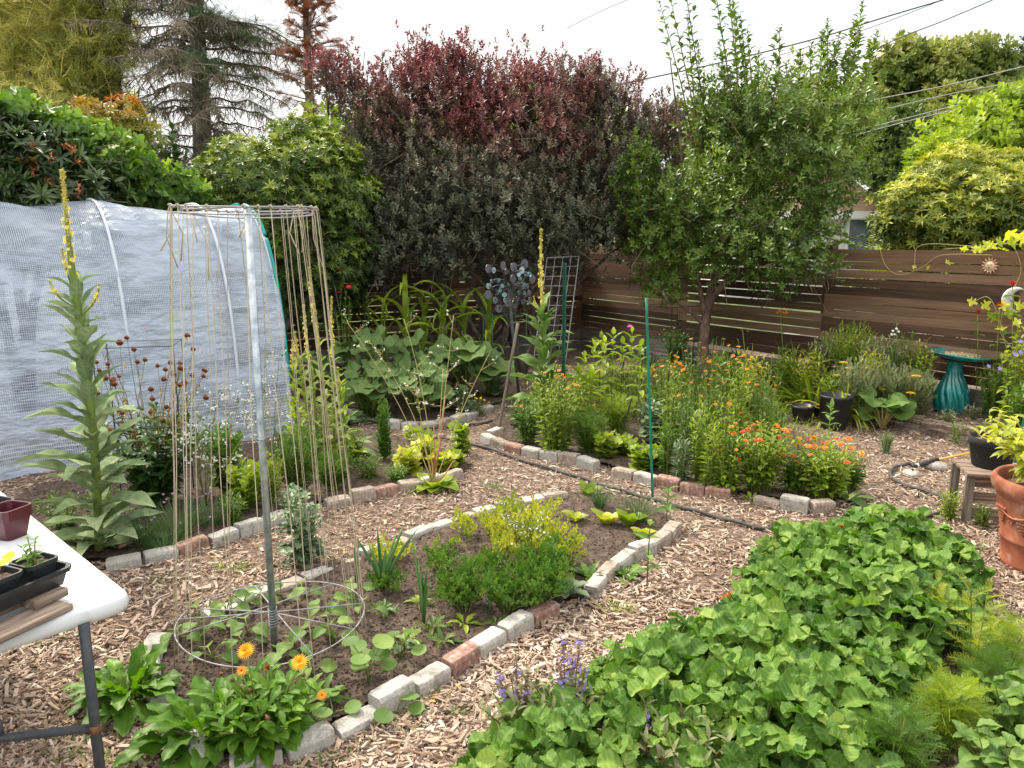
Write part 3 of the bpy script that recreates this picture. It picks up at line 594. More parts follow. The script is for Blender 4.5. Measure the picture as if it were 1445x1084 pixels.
def sq_pot(off, lab, seed, col='black', h_=.075, s=.088, soil=True, base=None, rz=None):
    p = (TC + dv*off[0] + nv*off[1] + np.array([0,0,off[2]])) if base is None else base
    t = thing('square_pot', lab, 'pot', p, rz=ta if rz is None else rz); h = MB(); openbox(h, (s*.72,s*.72), (s,s), h_); h.build('pot_shell', m_black if col == 'black' else m_maroon, t, smooth=False)
    if soil:
        g = grid(-s*.45, s*.45, -s*.45, s*.45, .005, lambda x, y: h_-.016+.003*wob(x, y, 130, seed)); g.build('potting_soil', m_potsoil, t)
    return t
pot_a = sq_pot((.098, -.02, .008), 'square black pot with a small leafy seedling, right one in the tray', 1)
pot_b = sq_pot((-.005, -.02, .008), 'square black pot with a round leaved squash seedling, left one in the tray', 2)
mp_ = G(20, 762, ZT)+np.array([-.03, .03, 0])
for k in range(3): sq_pot(None, ['lowest of the three nested maroon square pots on the table', 'middle one of the three nested maroon square pots', 'topmost of the three nested maroon square pots'][k], 3+k, 'maroon', .085, .105, soil=False, base=mp_+np.array([0,0,.0+.012*k]), rz=ta+.1)
p = G(-30, 722, ZT+.02); h = MB(); openbox(h, (.18,.10), (.20,.12), .045, lip=.01); o = h.build('plant_tray', m_black, loc=(p[0], p[1], ZT), smooth=False); o.rotation_euler = (0,0,ta); tag(o, 'black plastic tray at the left frame edge behind the maroon pots', 'tray')
# ================================================================== string trellis on a galvanised pole
m_galv = mat('galvanised', [(0,(.28,.33,.37)),(.5,(.42,.48,.53)),(1,(.58,.64,.69))], rough=.38, metal=.75, scale=30, bump=.1, bscale=100)
m_wire = mat('grey_wire', [(0,(.22,.22,.23)),(1,(.38,.38,.40))], rough=.6, metal=.3, scale=30)
m_twine = mat('jute_twine', [(0,(.36,.29,.20)),(.5,(.50,.42,.31)),(1,(.64,.56,.44))], rough=.95, src='mix', scale=120, mixn=.5)
pb = G(388, 915, .035); pole_x, pole_y = pb[0], pb[1]
tr = thing('string_trellis', 'galvanised pole trellis with wire hoops and hanging jute strings', 'trellis', (pole_x, pole_y, 0))
ZTOP = 1.86
h = MB(); tube(h, [(0,0,-.05),(0,0,.9),(0,0,ZTOP)], .0145, 18); h.build('pole', m_galv, tr)
h = MB(); tube(h, [(0,0,.95),(0,0,.957)], .0152, 18, tint=.1); h.build('pole_mark', m_galv, tr)
TOP = [np.array(D(x, y, Y))-np.array([pole_x, pole_y, 0]) for x, y, Y in ((249,303,2.86),(352,309,2.80),(446,305,3.1),(440,301,3.42),(345,299,3.60),(262,302,3.35))]
TOP = []
# octagonal wire frame at the top, two wires deep
for k in range(8):
    a = 2*PI*k/8+.25; TOP.append(np.array([.335*math.cos(a)*.92, .335*math.sin(a)*.92, ZTOP-.004+.008*math.sin(a)]))
TOP = [np.array([p[0]-.01, p[1], p[2]]) for p in TOP]
def loopwire(name, pts, rad, m, sub=1):
    h = MB(); tube(h, list(pts)+[pts[0]], rad, 8, cap=False); h.build(name, m, tr)
def smoothloop(rx, ry, z, n=64, sq=1.0, w=.0):
    return [np.array([rx*math.copysign(abs(math.cos(t))**sq, math.cos(t)), ry*math.copysign(abs(math.sin(t))**sq, math.sin(t)), z+w*math.sin(2*t+1)]) for t in np.linspace(0, 2*PI, n+1)[:-1]]
top1 = smoothloop(.245, .27, ZTOP-.002, sq=.7, w=.004); loopwire('top_hoop', top1, .0032, m_wire)
top2 = smoothloop(.238, .262, ZTOP-.026, sq=.75, w=.006); loopwire('top_hoop', top2, .0028, m_wire)
h = MB()
for a in (0.1, PI/2+.15): 
    d = np.array([math.cos(a), math.sin(a), 0]); tube(h, [d*-.24+(0,0,ZTOP-.006), (0,0,ZTOP+.004), d*.24+(0,0,ZTOP-.006)], .003, 8)
h.build('top_spoke', m_wire, tr)
bc = np.array([-.012, .03, .16]); bot = [p+bc for p in smoothloop(.385, .37, 0, w=.012)]; loopwire('bottom_hoop', bot, .0029, m_wire)
for k, (a, b) in enumerate(((.35, .35+PI-.25), (2.15, 2.15+PI+.2), (1.1, 1.1+PI-.6), (3.0, 6.0))):
    h = MB(); P = [bot[int(x/(2*PI)*64) % 64] for x in (a, b)]; mid = (P[0]+P[1])/2+(0,0,.012+.006*k); tube(h, [P[0], mid*.6+np.array([0,0,.175+.008*k])*.4, P[1]], .0028, 8); h.build('bottom_spoke', m_wire, tr)
h = MB(); 
for k in range(7): tube(h, [(.018*math.cos(t), .018*math.sin(t), .145+.012*k+.004*math.sin(t)) for t in np.linspace(0, 2*PI, 14)], .002, 6)
h.build('wire_tie', m_wire, tr)
r = np.random.default_rng(3); ns2 = 26
for k in range(ns2):
    t = 2*PI*(k+.5*r.random())/ns2; i = int(t/(2*PI)*64) % 64; top = top1[i]; b = bot[int((t+r.normal(0,.08))/(2*PI)*64) % 64]
    q = .35 if r.random() < .75 else 0; b = b+np.array([b[0]*.03, b[1]*.03, -.02 - (.12 if r.random() < .7 else .04)])
    n = 16; pts = []
    for s in np.linspace(0, 1, n): 
        w = .004*math.sin(s*9+k)*math.sin(PI*s); pts.append(top*(1-s)+b*s+np.array([w, w*.6, 0]))
    h = MB(); tube(h, pts, .0017, 5, tint=r.random()); 
    if r.random() < .3: tube(h, [p+np.array([.006, .004, 0]) for p in pts], .0012, 5, tint=r.random())
    if r.random() < .45:   # loose tail at the knot
        ln = r.uniform(.06, .3); tube(h, [top+(0,0,.006), top+(.008*r.normal(),-.006,-.02), top+(.02*r.normal(),-.008,-ln*.5), top+(.03*r.normal(),-.01,-ln)], [.0022,.0022,.002,.003], 5, tint=r.random())
    tube(h, [top+(-.006,0,.004), top+(.0,-.006,.007), top+(.006,0,-.004), top+(0,.005,-.006)], .0032, 5, tint=.5)
    h.build('string', m_twine, tr)
# ================================================================== stakes, panels, cages
m_green = mat('green_coated', [(0,(.005,.16,.10)),(1,(.01,.24,.15))], rough=.4, scale=20)
m_dkgreen = mat('dark_green_paint', [(0,(.004,.06,.035)),(1,(.01,.11,.07))], rough=.5, scale=20)
m_stick = mat('grey_stick', [(0,(.12,.09,.07)),(1,(.27,.22,.18))], rough=.9, scale=12, stretch=(1,1,.2), bump=.5, bscale=60)
def rod(name, p, q, rad, m, lab, cat, sides=10, rings=0, group=None):
    h = MB(); P = [p+(q-p)*s for s in np.linspace(0, 1, 14)]; R = np.full(14, rad)*(1+.04*np.sin(np.arange(14)*2.2)); tube(h, [a-p for a in P], R, sides)
    o = h.build(name, m, loc=p); return tag(o, lab, cat, group)
rod('garden_stake', G(921,706,0), D(912,421,G(921,706)[1]), .0085, m_green, 'tall bright green garden stake between the bean bed and the marigold bed', 'stake')
p = G(703,610,.02); rod('wooden_stick', p, D(731,456,p[1]+.1), .013, m_stick, 'leaning grey wooden stick at the corner of the marigold bed', 'stick')
p = G(794,612,.02); q = D(797,371,p[1]); h = MB(); ln = q[2]-p[2]
box(h, (0,0,ln/2), (.034,.006,ln), ch=.001); box(h, (0,-.012,ln/2), (.006,.02,ln))
for k in range(22): box(h, (0,-.026,.1+k*ln/23), (.010,.008,.02))
o = h.build('fence_post', m_dkgreen, loc=p, smooth=False); o.rotation_euler = (0,0,.3); tag(o, 'dark green studded steel post in front of the wire panel', 'post')
p = G(1432,655,0); rod('garden_stake', p, D(1452,560,p[1]), .010, m_green, 'short green stake leaning at the right edge behind the black pot', 'stake')
# leaning wire grid panel
def wirepanel():
    Y0 = 8.9; c = [D(772,364,Y0), D(817,362,Y0+.1), D(802,480,Y0-.35), D(757,478,Y0-.45)]; c[2][2] = max(c[2][2], .02); o0 = c[3].copy(); h = MB()
    t = thing('wire_panel', 'leaning silver wire grid panel against the dark fence', 'wire panel', (o0[0], o0[1], 0))
    c = [a-np.array([o0[0], o0[1], 0]) for a in c]; lo = lambda s, u: (c[0]*(1-s)+c[1]*s)*(1-u)+(c[3]*(1-s)+c[2]*s)*u
    f = MB()
    for s in (0, 1): tube(f, [lo(s, 0), lo(s, 1), lo(s, 1.35)], .0055, 6)
    for u in (0,): tube(f, [lo(0, u), lo(1, u)], .0055, 6)
    f.build('frame', m_wire, t); g = MB()
    for s in (.25,.5,.75): tube(g, [lo(s, 0), lo(s, 1.35)], .0042, 5)
    for k in range(1, 12): tube(g, [lo(0, k/8.4), lo(1, k/8.4)], .0042, 5)
    g.build('mesh', m_wire, t)
wirepanel()
def cage(name, lab, px, py, ytop, w, d, m, rz, rings, rad=.004, mid=True, cat='plant cage'):
    p = B(px, py); hh = zat(ytop, p[1])-p[2]; t = thing(name, lab, cat, p, rz=rz); cs = [(-w/2,-d/2),(w/2,-d/2),(w/2,d/2),(-w/2,d/2)]
    for x, y in cs: h = MB(); tube(h, [(x,y,0),(x,y,hh)], rad, 8); h.build('upright', m, t)
    for z in rings: h = MB(); tube(h, [(x,y,hh*z) for x, y in cs+cs[:1]], rad*.7, 6, cap=False); h.build('ring', m, t)
    return t
m_blk = mat('black_wire', (.012,.016,.016), rough=.5)
cage('plant_cage', 'black square wire cage around the bergamot seed heads', 216, 705, 484, .46, .34, m_blk, .25, (.995,.5))
cage('plant_cage', 'low green wire cage around the dark shrub left of the fruit tree', 950, 525, 430, .55, .5, m_dkgreen, .5, (.99,.5), .006)
cage('plant_cage', 'green wire cage with a sagging rim behind the green stake', 930, 535, 470, 1.1, .7, m_dkgreen, .1, (.98,.6), .006)
for i, (a, b, c, d) in enumerate(((870,640,892,560),(932,620,945,520),(955,615,968,515),(905,545,907,470),(790,500,772,452))):
    p = B(a, b); rod('thin_stake', p, D(c, d, p[1]), .005, m_blk, 'thin dark stake standing among the calendulas of the marigold bed' if i < 3 else ['thin dark stake behind the green stake','thin dark stake in front of the wire panel'][i-3], 'stake', 6, group='thin dark stakes among the calendulas' if i < 3 else None)
p = G(712,520,0); cage('plant_cage', 'dark green wire cage beside the wind spinner stake', 712, 545, 440, .4, .4, m_dkgreen, .3, (.98,.55), .005)
# ================================================================== wind spinner
m_steel = mat('dark_steel', [(0,(.03,.032,.04)),(1,(.07,.075,.085))], rough=.5, metal=.4, scale=30)
m_disc = mat('spinner_disc', [(0,(.14,.135,.17)),(.45,(.22,.22,.26)),(.7,(.14,.30,.34)),(1,(.6,.66,.72))], rough=.35, metal=.5, src='tint')
spb = G(735,592,.02); Ys = spb[1]; hub = D(718,403,Ys); sw = thing('wind_spinner', 'dark metal kinetic wind spinner with round discs on curved arms', 'wind spinner', spb)
hb = hub-spb; h = MB(); tube(h, [(0,0,0), hb*.5+(0,0,0), hb], .014, 10); h.build('stake', m_steel, sw)
S = Ys/FPX; r = np.random.default_rng(12)
lst = [(-28,-22,9,6,.2),(-21,-20,6,4,.9),(-8,-26,9,5,.2),(7,-24,9,7,.2),(22,-28,10,7,.2),(18,-20,7,5,.95),(33,-8,9,6,.2),(-29,14,9,7,.1),(-28,2,6,5,.8),(-19,22,7,5,.5),(-14,34,8,7,.2),(8,28,9,6,.2),(-2,26,7,5,.3),(20,24,6,4,.3),(30,22,8,4,.2),(29,12,6,4,.3),(16,-8,4,4,.7),(20,0,5,3,.75),(-12,8,4,3,.7),(-6,14,5,5,.75),(-16,12,4,3,.7),(6,-8,9,5,.3),(8,4,7,4,.4),(3,12,8,5,.3),(-3,-18,6,4,.4),(14,12,4,3,.7),(22,12,4,3,.7),(-24,-4,4,3,.8),(12,20,5,3,.5),(24,-14,6,4,.6),(29,-14,5,4,.7),(-5,22,5,4,.8),(-14,-6,4,3,.7),(14,-14,4,4,.95),(25,3,6,4,.75),(-9,2,4,4,.72)]
for (dx, dy, ry, rx, t) in lst:
    ry, rx = ry*.7, rx*.7
    c = np.array([dx*S, r.uniform(-.07, .04), -dy*S+.01]); h = MB(); th = np.linspace(0, 2*PI, 21)[:-1]; yaw = math.acos(min(1, rx/ry))*r.choice([-1, 1])
    for z in (-.0015, .0015): pass
    V = [(math.cos(a)*ry*S, z, math.sin(a)*ry*S) for z in (-.0015, .0015) for a in th]; V = np.array(V) @ rotz(yaw).T
    h.add(V+c+hb, [np.arange(20)[None], np.arange(20)[None][:, ::-1]+20, np.array([[j, j+20, (j+1) % 20+20, (j+1) % 20] for j in range(20)])], t); h.build('disc', m_disc, sw, smooth=False)
    h = MB(); a0 = c*.12; perp = np.array([-c[2], 0, c[0]])*r.choice([-.45,.45]); tube(h, [hb+a0*(1-s)**2+(c*.6+perp)*2*s*(1-s)+c*s*s for s in np.linspace(0, 1, 9)], .0045, 5); h.build('arm', m_steel, sw)
h = MB(); lathe(h, [(0,-.03),(.02,-.02),(.026,0),(.02,.02),(0,.03)], 12, c=hb); h.build('hub', m_steel, sw)
# ================================================================== bird bath
m_teal_gl = mat('teal_glaze', [(0,(.005,.16,.17)),(.5,(.012,.25,.25)),(1,(.04,.38,.37))], rough=.16, coat=1, scale=8)
m_terra = mat('terracotta', [(0,(.19,.05,.022)),(.5,(.30,.088,.042)),(.8,(.40,.15,.085)),(1,(.52,.30,.22))], stain=((.42,.33,.27), 8, .56, .5), rough=.75, scale=7, bump=.35, bscale=90, bdist=.003, detail=8)
pbk = B(1341, 581); dz = pbk[1]; sc_ = dz*1.02/FPX; bb = thing('bird_bath', 'teal glazed bird bath with a twisted fluted pedestal', 'bird bath', pbk)
hp = 74*sc_ ; h = MB()
zs = np.linspace(0, 1, 26); prof = [(.0, 0.0)]+[((.105+.045*math.sin(PI*min(1, z*1.25+.12))-.055*z+(.03*(max(0, z-.85)/.15)**2))*1.13, z*hp) for z in zs]
def tw(z, th): 
    zz = z/hp; m = np.clip((zz)*8, 0, 1)*np.clip((.84-zz)*8, 0, 1); return 1-.10*m+.15*np.abs(np.sin((th*7+zz*6.5)))*m
lathe(h, prof, 96, twist=tw); h.build('pedestal', m_teal_gl, bb)
rb = 44*sc_; h = MB(); lathe(h, [(.02,hp-.004),(rb*.45,hp+.004),(rb*.8,hp+.028),(rb*.97,hp+.056),(rb,hp+.066),(rb*.985,hp+.074),(rb*.93,hp+.068),(rb*.75,hp+.048),(rb*.4,hp+.036),(0,hp+.034)], 64); bw = h.build('bowl', m_teal_gl, bb); bw.rotation_euler = (.03, .075, 0); bw.location = (0, 0, .0)
h = MB(); lathe(h, [(rb*.30,hp-.012),(rb*.5,hp+.0),(rb*.62,hp+.008)], 48); q = h.build('bowl_underside', m_terra, bb); q.rotation_euler = (.03,.075,0)
m_grain = mat('bird_seed', [(0,(.35,.27,.12)),(1,(.75,.66,.42))], rough=.9, src='mix', scale=100)
h = MB(); N = 500; a = rnd(N, 0, 6.28); q = np.sqrt(rnd(N))*rb*.42; scatter(h, (O, [OF]), np.stack([q*np.cos(a)*1.3, q*np.sin(a)-.02, hp+.05+rnd(N, 0, .016)+.075*-q*np.cos(a)*0], -1), frames(RNG.normal(size=(N,3)), np.array([[0,0,1.]])), rnd(N, .004, .011), rnd(N)); o = h.build('bird_seed', m_grain, bb); o.rotation_euler = (.03,.075,0)
# ================================================================== fence ornaments
def onfence(px, py, off=-.02):
    d = ray(px, py); nrm = np.array([.833, .553]); c = CR.dot(nrm)+off; t = c/(d[0]*nrm[0]+d[1]*nrm[1]); return np.array([d[0]*t, d[1]*t, H+d[2]*t])
frz = math.atan2(DR[1], DR[0])
m_sunray = mat('sun_paint', [(0,(.03,.02,.12)),(.3,(.42,.02,.04)),(.55,(.62,.45,.36)),(.8,(.8,.55,.2)),(1,(.75,.7,.62))], rough=.4, src='tint')
p = onfence(1397, 375, -.035); sn = thing('sun_ornament', 'small painted sun face wall ornament with pointed rays', 'ornament', p, rz=frz)
u = p[1]/FPX*1.03
h = MB()
for k in range(14):
    a = 2*PI*k/14; ln = 13.5*u if k % 2 else 12*u; d = np.array([math.cos(a), 0, math.sin(a)]); s = np.array([-d[2], 0, d[0]]); i0 = 6*u; w = 1.9*u
    h.add([d*i0+s*w, d*i0-s*w, d*ln, d*(i0+ln)/2+(0,-.012,0), d*i0+(0,.004,0)], [np.array([(0,3,1),(1,3,2),(3,0,2),(0,1,2)])], np.array([.25,.25,.0 if k % 2 else .6,1.0,.1]))
h.build('rays', m_sunray, sn, smooth=False)
h = MB(); lathe(h, [(0,.018),(3*u,.016),(5.2*u,.009),(6.2*u,.0),(6.2*u,-.006)], 28, tint=.9); f = h.build('face', m_sunray, sn); f.rotation_euler = (PI/2, 0, 0)
h = MB(); box(h, (0,-.020,-.2*u), (1.1*u,.010,2.6*u), tint=.75, ch=.001)
for s in (-1, 1): box(h, (s*2.2*u,-.018,1.1*u), (1.6*u,.006,.8*u), tint=.0); box(h, (s*2.6*u,-.017,-1.2*u), (1.5*u,.005,1.5*u), tint=.62, ch=.001)
box(h, (0,-.018,-2.6*u), (2.2*u,.007,.9*u), tint=.3); h.build('features', m_sunray, sn, smooth=False)
m_moon = mat('white_cast_stone', [(0,(.35,.35,.34)),(.6,(.62,.62,.61)),(1,(.75,.75,.74))], rough=.85, scale=40, bump=.4, bscale=90)
pm = onfence(1437, 424, -.16); mo = thing('moon_ornament', 'white crescent moon face ornament at the right edge of the fence', 'ornament', pm, rz=frz); uu = pm[1]/FPX*1.03
h = MB(); P = []; Rr = []
for t in np.linspace(0, 1, 26):
    a = math.radians(70+215*t); P.append((15*uu*math.cos(a), 0, 15*uu*math.sin(a)*1.05)); Rr.append(max(.3, 6.2*math.sin(PI*min(1, t*.97+.03))**1.2)*uu)
tube(h, P, Rr, 14); h.build('crescent', m_moon, mo)
h = MB(); tube(h, [(-9*uu,-2*uu,3*uu),(-6.2*uu,-2.6*uu,.2*uu),(-8.6*uu,-2*uu,-.6*uu)], [1*uu,1.5*uu,.7*uu], 8); tube(h, [(-9.5*uu,-2*uu,-3*uu),(-6.8*uu,-2*uu,-3.6*uu)], [.8*uu,.7*uu], 8); tube(h, [(-9.5*uu,-2*uu,-5.2*uu),(-6.6*uu,-2*uu,-5.2*uu)], [.8*uu,.6*uu], 8)
tube(h, [(-11.5*uu,-4.6*uu,4*uu),(-9.2*uu,-4.4*uu,4.4*uu)], .5*uu, 6); h.build('face_relief', m_moon, mo)
p2 = onfence(1440, 448, -.1); h = MB(); tube(h, [(0,0,0),(0,.0,.0+.01),(0.02,.10,.02)], .004, 6); h.build('bracket', m_steel, mo, loc=(.0,.03,.0))
# ================================================================== pots on the right
def roundpot(name, lab, px, py, ytop, rtop, m, cat='pot', base=None, hh=None, tap=.78, lip=.006, rim=.03, soil=True, thick=.004):
    p = B(px, py) if base is None else base; hh = hh or zat(ytop, p[1])-p[2]; t = thing(name, lab, cat, p); h = MB(); rb = rtop*tap
    lathe(h, [(0,.0),(rb*.94,0),(rb,.006),(rtop*.985,hh-rim),(rtop+lip,hh-rim+.003),(rtop+lip,hh-.003),(rtop,hh),(rtop-thick,hh),(rb-thick,.02)], 40); h.build('pot_shell', m, t)
    if soil: h = MB(); lathe(h, [(0,hh*.86),(rtop*.5,hh*.87),(rtop*.95,hh*.84)], 24); h.build('potting_soil', m_potsoil, t)
    return t, p, hh
k = B(1175, 604)[1]/FPX*1.03
roundpot('nursery_pot', 'tall black nursery pot standing empty left of the rhubarb', 1176, 605, 557, 22*k, m_black, soil=False)
roundpot('nursery_pot', 'shorter black nursery pot to the left of the tall empty one', 1131, 597, 572, 15*k, m_black)
roundpot('nursery_pot', 'shortest black pot half hidden between the other two pots', 1146, 590, 568, 11*k, m_black)
roundpot('nursery_pot', 'black pot lying far behind the orange calendulas', 1062, 590, 565, 12*k, m_black)
# crate, fabric pot and terracotta planter
m_crate = mat('crate_wood', [(0,(.09,.075,.06)),(.5,(.22,.19,.16)),(1,(.36,.32,.28))], rough=.92, scale=5, stretch=(14,14,1), bump=.7, bscale=9, bdist=.004, detail=9)
cb = G(1362, 738, 0); cz = zat(668, cb[1]); cr_ = thing('wooden_crate', 'weathered wooden crate stool under the black fabric pot', 'crate', cb, rz=-.25); w = .36
for (x, y) in ((.0,0),(w,0),(0,w*.8),(w,w*.8)): h = MB(); box(h, (x, y, cz/2-.01), (.05,.022,cz-.02), ch=.002); box(h, (x+(.018 if x < .1 else -.018), y+.02, cz/2-.01), (.018,.05,cz-.02), ch=.002); h.build('leg', m_crate, cr_, smooth=False)
for z in (.06, cz*.5, cz-.06): h = MB(); box(h, (w/2, .03, z), (w-.04,.014,.07), ch=.002); h.build('slat', m_wood, cr_, smooth=False)
for y in np.arange(0, w*.8+.03, .085): h = MB(); box(h, (w/2, y, cz-.002), (w+.06,.075,.018), ch=.002); h.build('top_slat', m_wood, cr_, smooth=False)
m_fabric = mat('black_felt', [(0,(.014,.015,.017)),(1,(.035,.037,.04))], rough=.95, scale=120, bump=.6, bscale=300, bdist=.002)
fpos = np.array(cb)+np.array([.20,.13,cz+.008]); fb, _, fh = roundpot('fabric_pot', 'black fabric pot with a small pepper plant standing on the crate', 0, 0, 0, .135, m_fabric, base=fpos, hh=.19, tap=.80, rim=.05, lip=.004)
tp = G(1475, 800, 0); tph = zat(676, tp[1]); rt = .295
tpo = thing('terracotta_planter', 'large terracotta planter with grape relief at the right edge', 'planter', tp); h = MB(); q = tph
lathe(h, [(0,0),(rt*.70,0),(rt*.72,.012),(rt*.73,.03),(rt*.71,.036),(rt*.76,q*.3),(rt*.775,q*.31),(rt*.775,q*.335),(rt*.765,q*.345),(rt*.84,q*.60),(rt*.885,q*.74),(rt*.895,q*.75),(rt*.895,q*.775),(rt*.91,q*.79),(rt*.97,q*.84),(rt,q*.88),(rt*1.01,q*.93),(rt*.99,q*.975),(rt*.95,q),(rt*.90,q*.985),(rt*.86,q*.9),(rt*.7,q*.3)], 72); h.build('planter_shell', m_terra, tpo)
h = MB(); lathe(h, [(0,q*.90),(rt*.5,q*.89),(rt*.88,q*.87)], 30); h.build('potting_soil', m_potsoil, tpo)
h = MB(); r = np.random.default_rng(4); sph = MB(); lathe(sph, [(0,-1),(.6,-.8),(.95,-.3),(.95,.3),(.6,.8),(0,1)], 8); sv = sph.v[0]; sf = sph.f
for cl in range(9):
    a0 = -PI*.5-1.5+cl*.55-.2; 
    for (dy, cnt) in ((0,5),(1,4),(2,3),(3,2),(4,1)):
        for c_ in range(cnt):
            zz = q*.66-dy*.018-(cl % 2)*.03; a = a0+(c_-(cnt-1)/2)*.062; rr = rt*(.765+(zz/q-.345)*.30)+.002; h.add(sv*.0095+np.array([rr*math.cos(a), rr*math.sin(a), zz]), [f for f in sf])
    lf = fanleaf(5, .4, cup=.0, droop=.0, rim=20)
    aa = a0+.27; zz = q*.56; rr = rt*(.765+(zz/q-.345)*.30)+.004
    Rm = np.stack([np.array([-math.sin(aa), math.cos(aa), 0]), np.array([0,0,1.]), np.array([math.cos(aa), math.sin(aa), 0])], 1); h.add((lf[0]*.06) @ Rm.T + np.array([rr*math.cos(aa), rr*math.sin(aa), zz]), lf[1])
tube(h, [((rt*.865)*math.cos(a), (rt*.865)*math.sin(a), q*.62+.012*math.sin(a*7)) for a in np.linspace(0, 2*PI, 120)], .006, 6, cap=False); h.build('grape_relief', m_terra, tpo)
# ================================================================== hoses and wand
m_hose = mat('black_hose', [(0,(.035,.035,.038)),(1,(.085,.082,.08))], rough=.75, scale=60, bump=.5, bscale=400, bdist=.002)
def spline(P, n=12):
    P = np.array(P); Q = np.concatenate([[2*P[0]-P[1]], P, [2*P[-1]-P[-2]]]); out = []
    for i in range(1, len(Q)-2):
        for t in np.linspace(0, 1, n, endpoint=False): out.append(.5*((2*Q[i])+(-Q[i-1]+Q[i+1])*t+(2*Q[i-1]-5*Q[i]+4*Q[i+1]-Q[i+2])*t*t+(-Q[i-1]+3*Q[i]-3*Q[i+1]+Q[i+2])*t**3))
    out.append(P[-1]); return np.array(out)
def hose(pix, lab, rad=.012, z=.018, zs=None):
    P = [G(x, y, z) for x, y in pix]; P = spline(P); o = P[0].copy(); h = MB(); P = P+np.stack([0*P[:, 0], 0*P[:, 0], .004*np.sin(np.arange(len(P))*.5)], -1); tube(h, P-o, rad, 10); return tag(h.build('hose', m_hose, loc=o), lab, 'hose')
hose([(640,620),(680,630),(745,652),(800,668),(850,684),(905,700),(955,714),(1010,729),(1060,742),(1112,750),(1180,752),(1250,742),(1310,728),(1333,716),(1325,700),(1295,690),(1266,680),(1256,668),(1262,660),(1280,655),(1290,656)], 'long black soaker hose crossing the chips to the yellow wand')
hose([(480,590),(520,594),(560,600),(600,605),(640,602),(680,597),(712,590)], 'black hose lying on the chips in front of the squash bed')
hose([(540,640),(575,624),(610,618),(640,620)], 'short end of black hose by the parsley plant')
wd = thing('spray_wand', 'yellow watering wand with a black grip lying on the chips', 'watering wand', G(1290,658,.03)); W0 = G(1288,657,.03); W1 = G(1322,648,.07); W2 = G(1440,622,.13)
h = MB(); tube(h, [W0-W0, (W1-W0)*.35, W1-W0], [.012,.020,.016], 12); h.build('grip', m_black, wd)
h = MB(); tube(h, [W1-W0, W2-W0], .0085, 10); h.build('wand_tube', mat('yellow_plastic', (.62,.35,.06), rough=.4), wd)
h = MB(); tube(h, [(W1-W0)*.1, (W1-W0)*.16], .018, 12); h.build('fitting', mat('white_plastic', (.7,.7,.68), rough=.5), wd)
# small litter on the chips
m_pink = mat('pink_rag', [(0,(.45,.16,.17)),(1,(.62,.35,.33))], rough=.8, scale=30)
p = G(904,826,.01); h = MB(); tube(h, [(0,0,0),(.03,.03,.006),(.055,.075,.002)], [.008,.010,.008], 8); tag(h.build('plant_label', m_pink, loc=p), 'faded pink strip lying on the chips beside the bean bed', 'strip')
m_slab = mat('pale_bark', [(0,(.3,.25,.2)),(1,(.6,.54,.47))], rough=.9, scale=30, bump=.5, bscale=60)
for i, (a, b, c, d, lab) in enumerate(((880,838,915,822,'pale curved bark strip beside the pink strip'),(430,795,455,822,'tan bark sliver on the chips behind the trellis'),(158,1010,166,1050,'white splinter of bark on the chips beside the table leg'))):
    p, q = G(a, b, .012), G(c, d, .012); h = MB(); m_ = (q-p)/2+np.array([.01,.01,.004]); tube(h, [(0,0,0), m_, q-p], [.004,.009,.004], 6); tag(h.build('bark_strip', m_slab, loc=p), lab, 'bark')
# ================================================================== trees and shrubs behind
def blobw(b): px, py, Y, rx, ry = b[:5]; s = math.hypot(Y, 0)*1.0/FPX; c = D(px, py, Y); return c, np.array([rx*s, b[5] if len(b) > 5 else rx*s*.8, ry*s])
def crownpts(blobs, N, seed, shell=.45, lump=.25):
    r = np.random.default_rng(seed); W_ = np.array([b[3]*b[4]*(b[2]**2) for b in blobs], float); W_ /= W_.sum(); idx = r.choice(len(blobs), N, p=W_)
    C = np.array([blobw(b)[0] for b in blobs])[idx]; R = np.array([blobw(b)[1] for b in blobs])[idx]
    d = norm(r.normal(size=(N, 3))); q = shell+(1-shell)*r.random(N)**.5; q = np.where(r.random(N) < .2, r.random(N), q)
    q = q*(1+lump*wob(d[:, 0]*3+idx*1.7, d[:, 2]*3+d[:, 1]*2, 1.6, seed))
    return C+d*R*q[:, None], d, idx, q
def crown(mb, blobs, N, tpls, size, seed, tint, up=.55, jit=.5, shell=.45, lump=.25, keep=None):
    P, d, idx, q = crownpts(blobs, N, seed, shell, lump); r = np.random.default_rng(seed+1)
    if keep is not None: k = keep(P); P, d, idx, q = P[k], d[k], idx[k], q[k]
    ax_ = norm(d*(1-up)+np.array([0, 0, up])+r.normal(0, jit, P.shape)*.5); U = norm(r.normal(size=P.shape)); R = frames(ax_, U); S = r.uniform(size[0], size[1], len(P))
    T = tint(P, d, q, r) if callable(tint) else np.clip(r.normal(tint[0], tint[1], len(P)), 0, 1)
    g = r.integers(0, len(tpls), len(P))
    for k, t in enumerate(tpls): m = g == k; scatter(mb, t, P[m], R[m], S[m], T[m])
    return P
def limbs(mb, base, targets, r0, seed, fork=.35, sides=7, sway=.12, tint=.5, tip=.006):
    """curved limbs from the foot up to every target"""
    r = np.random.default_rng(seed); base = np.array(base, float)
    for T in targets:
        T = np.array(T, float); n = 10; d = T-base; mid = base+d*np.array([fork*.5, fork*.5, .55])+r.normal(0, sway, 3)*np.linalg.norm(d)*.3
        s = np.linspace(0, 1, n)[:, None]; P = base*(1-s)**2+mid*2*s*(1-s)+T*s*s; P[1:-1] += r.normal(0, .012, (n-2, 3))*np.linalg.norm(d)*.5; rr = r0*(1-s[:, 0])**.8*r.uniform(.75, 1)+tip; tube(mb, P, rr, sides, tint)
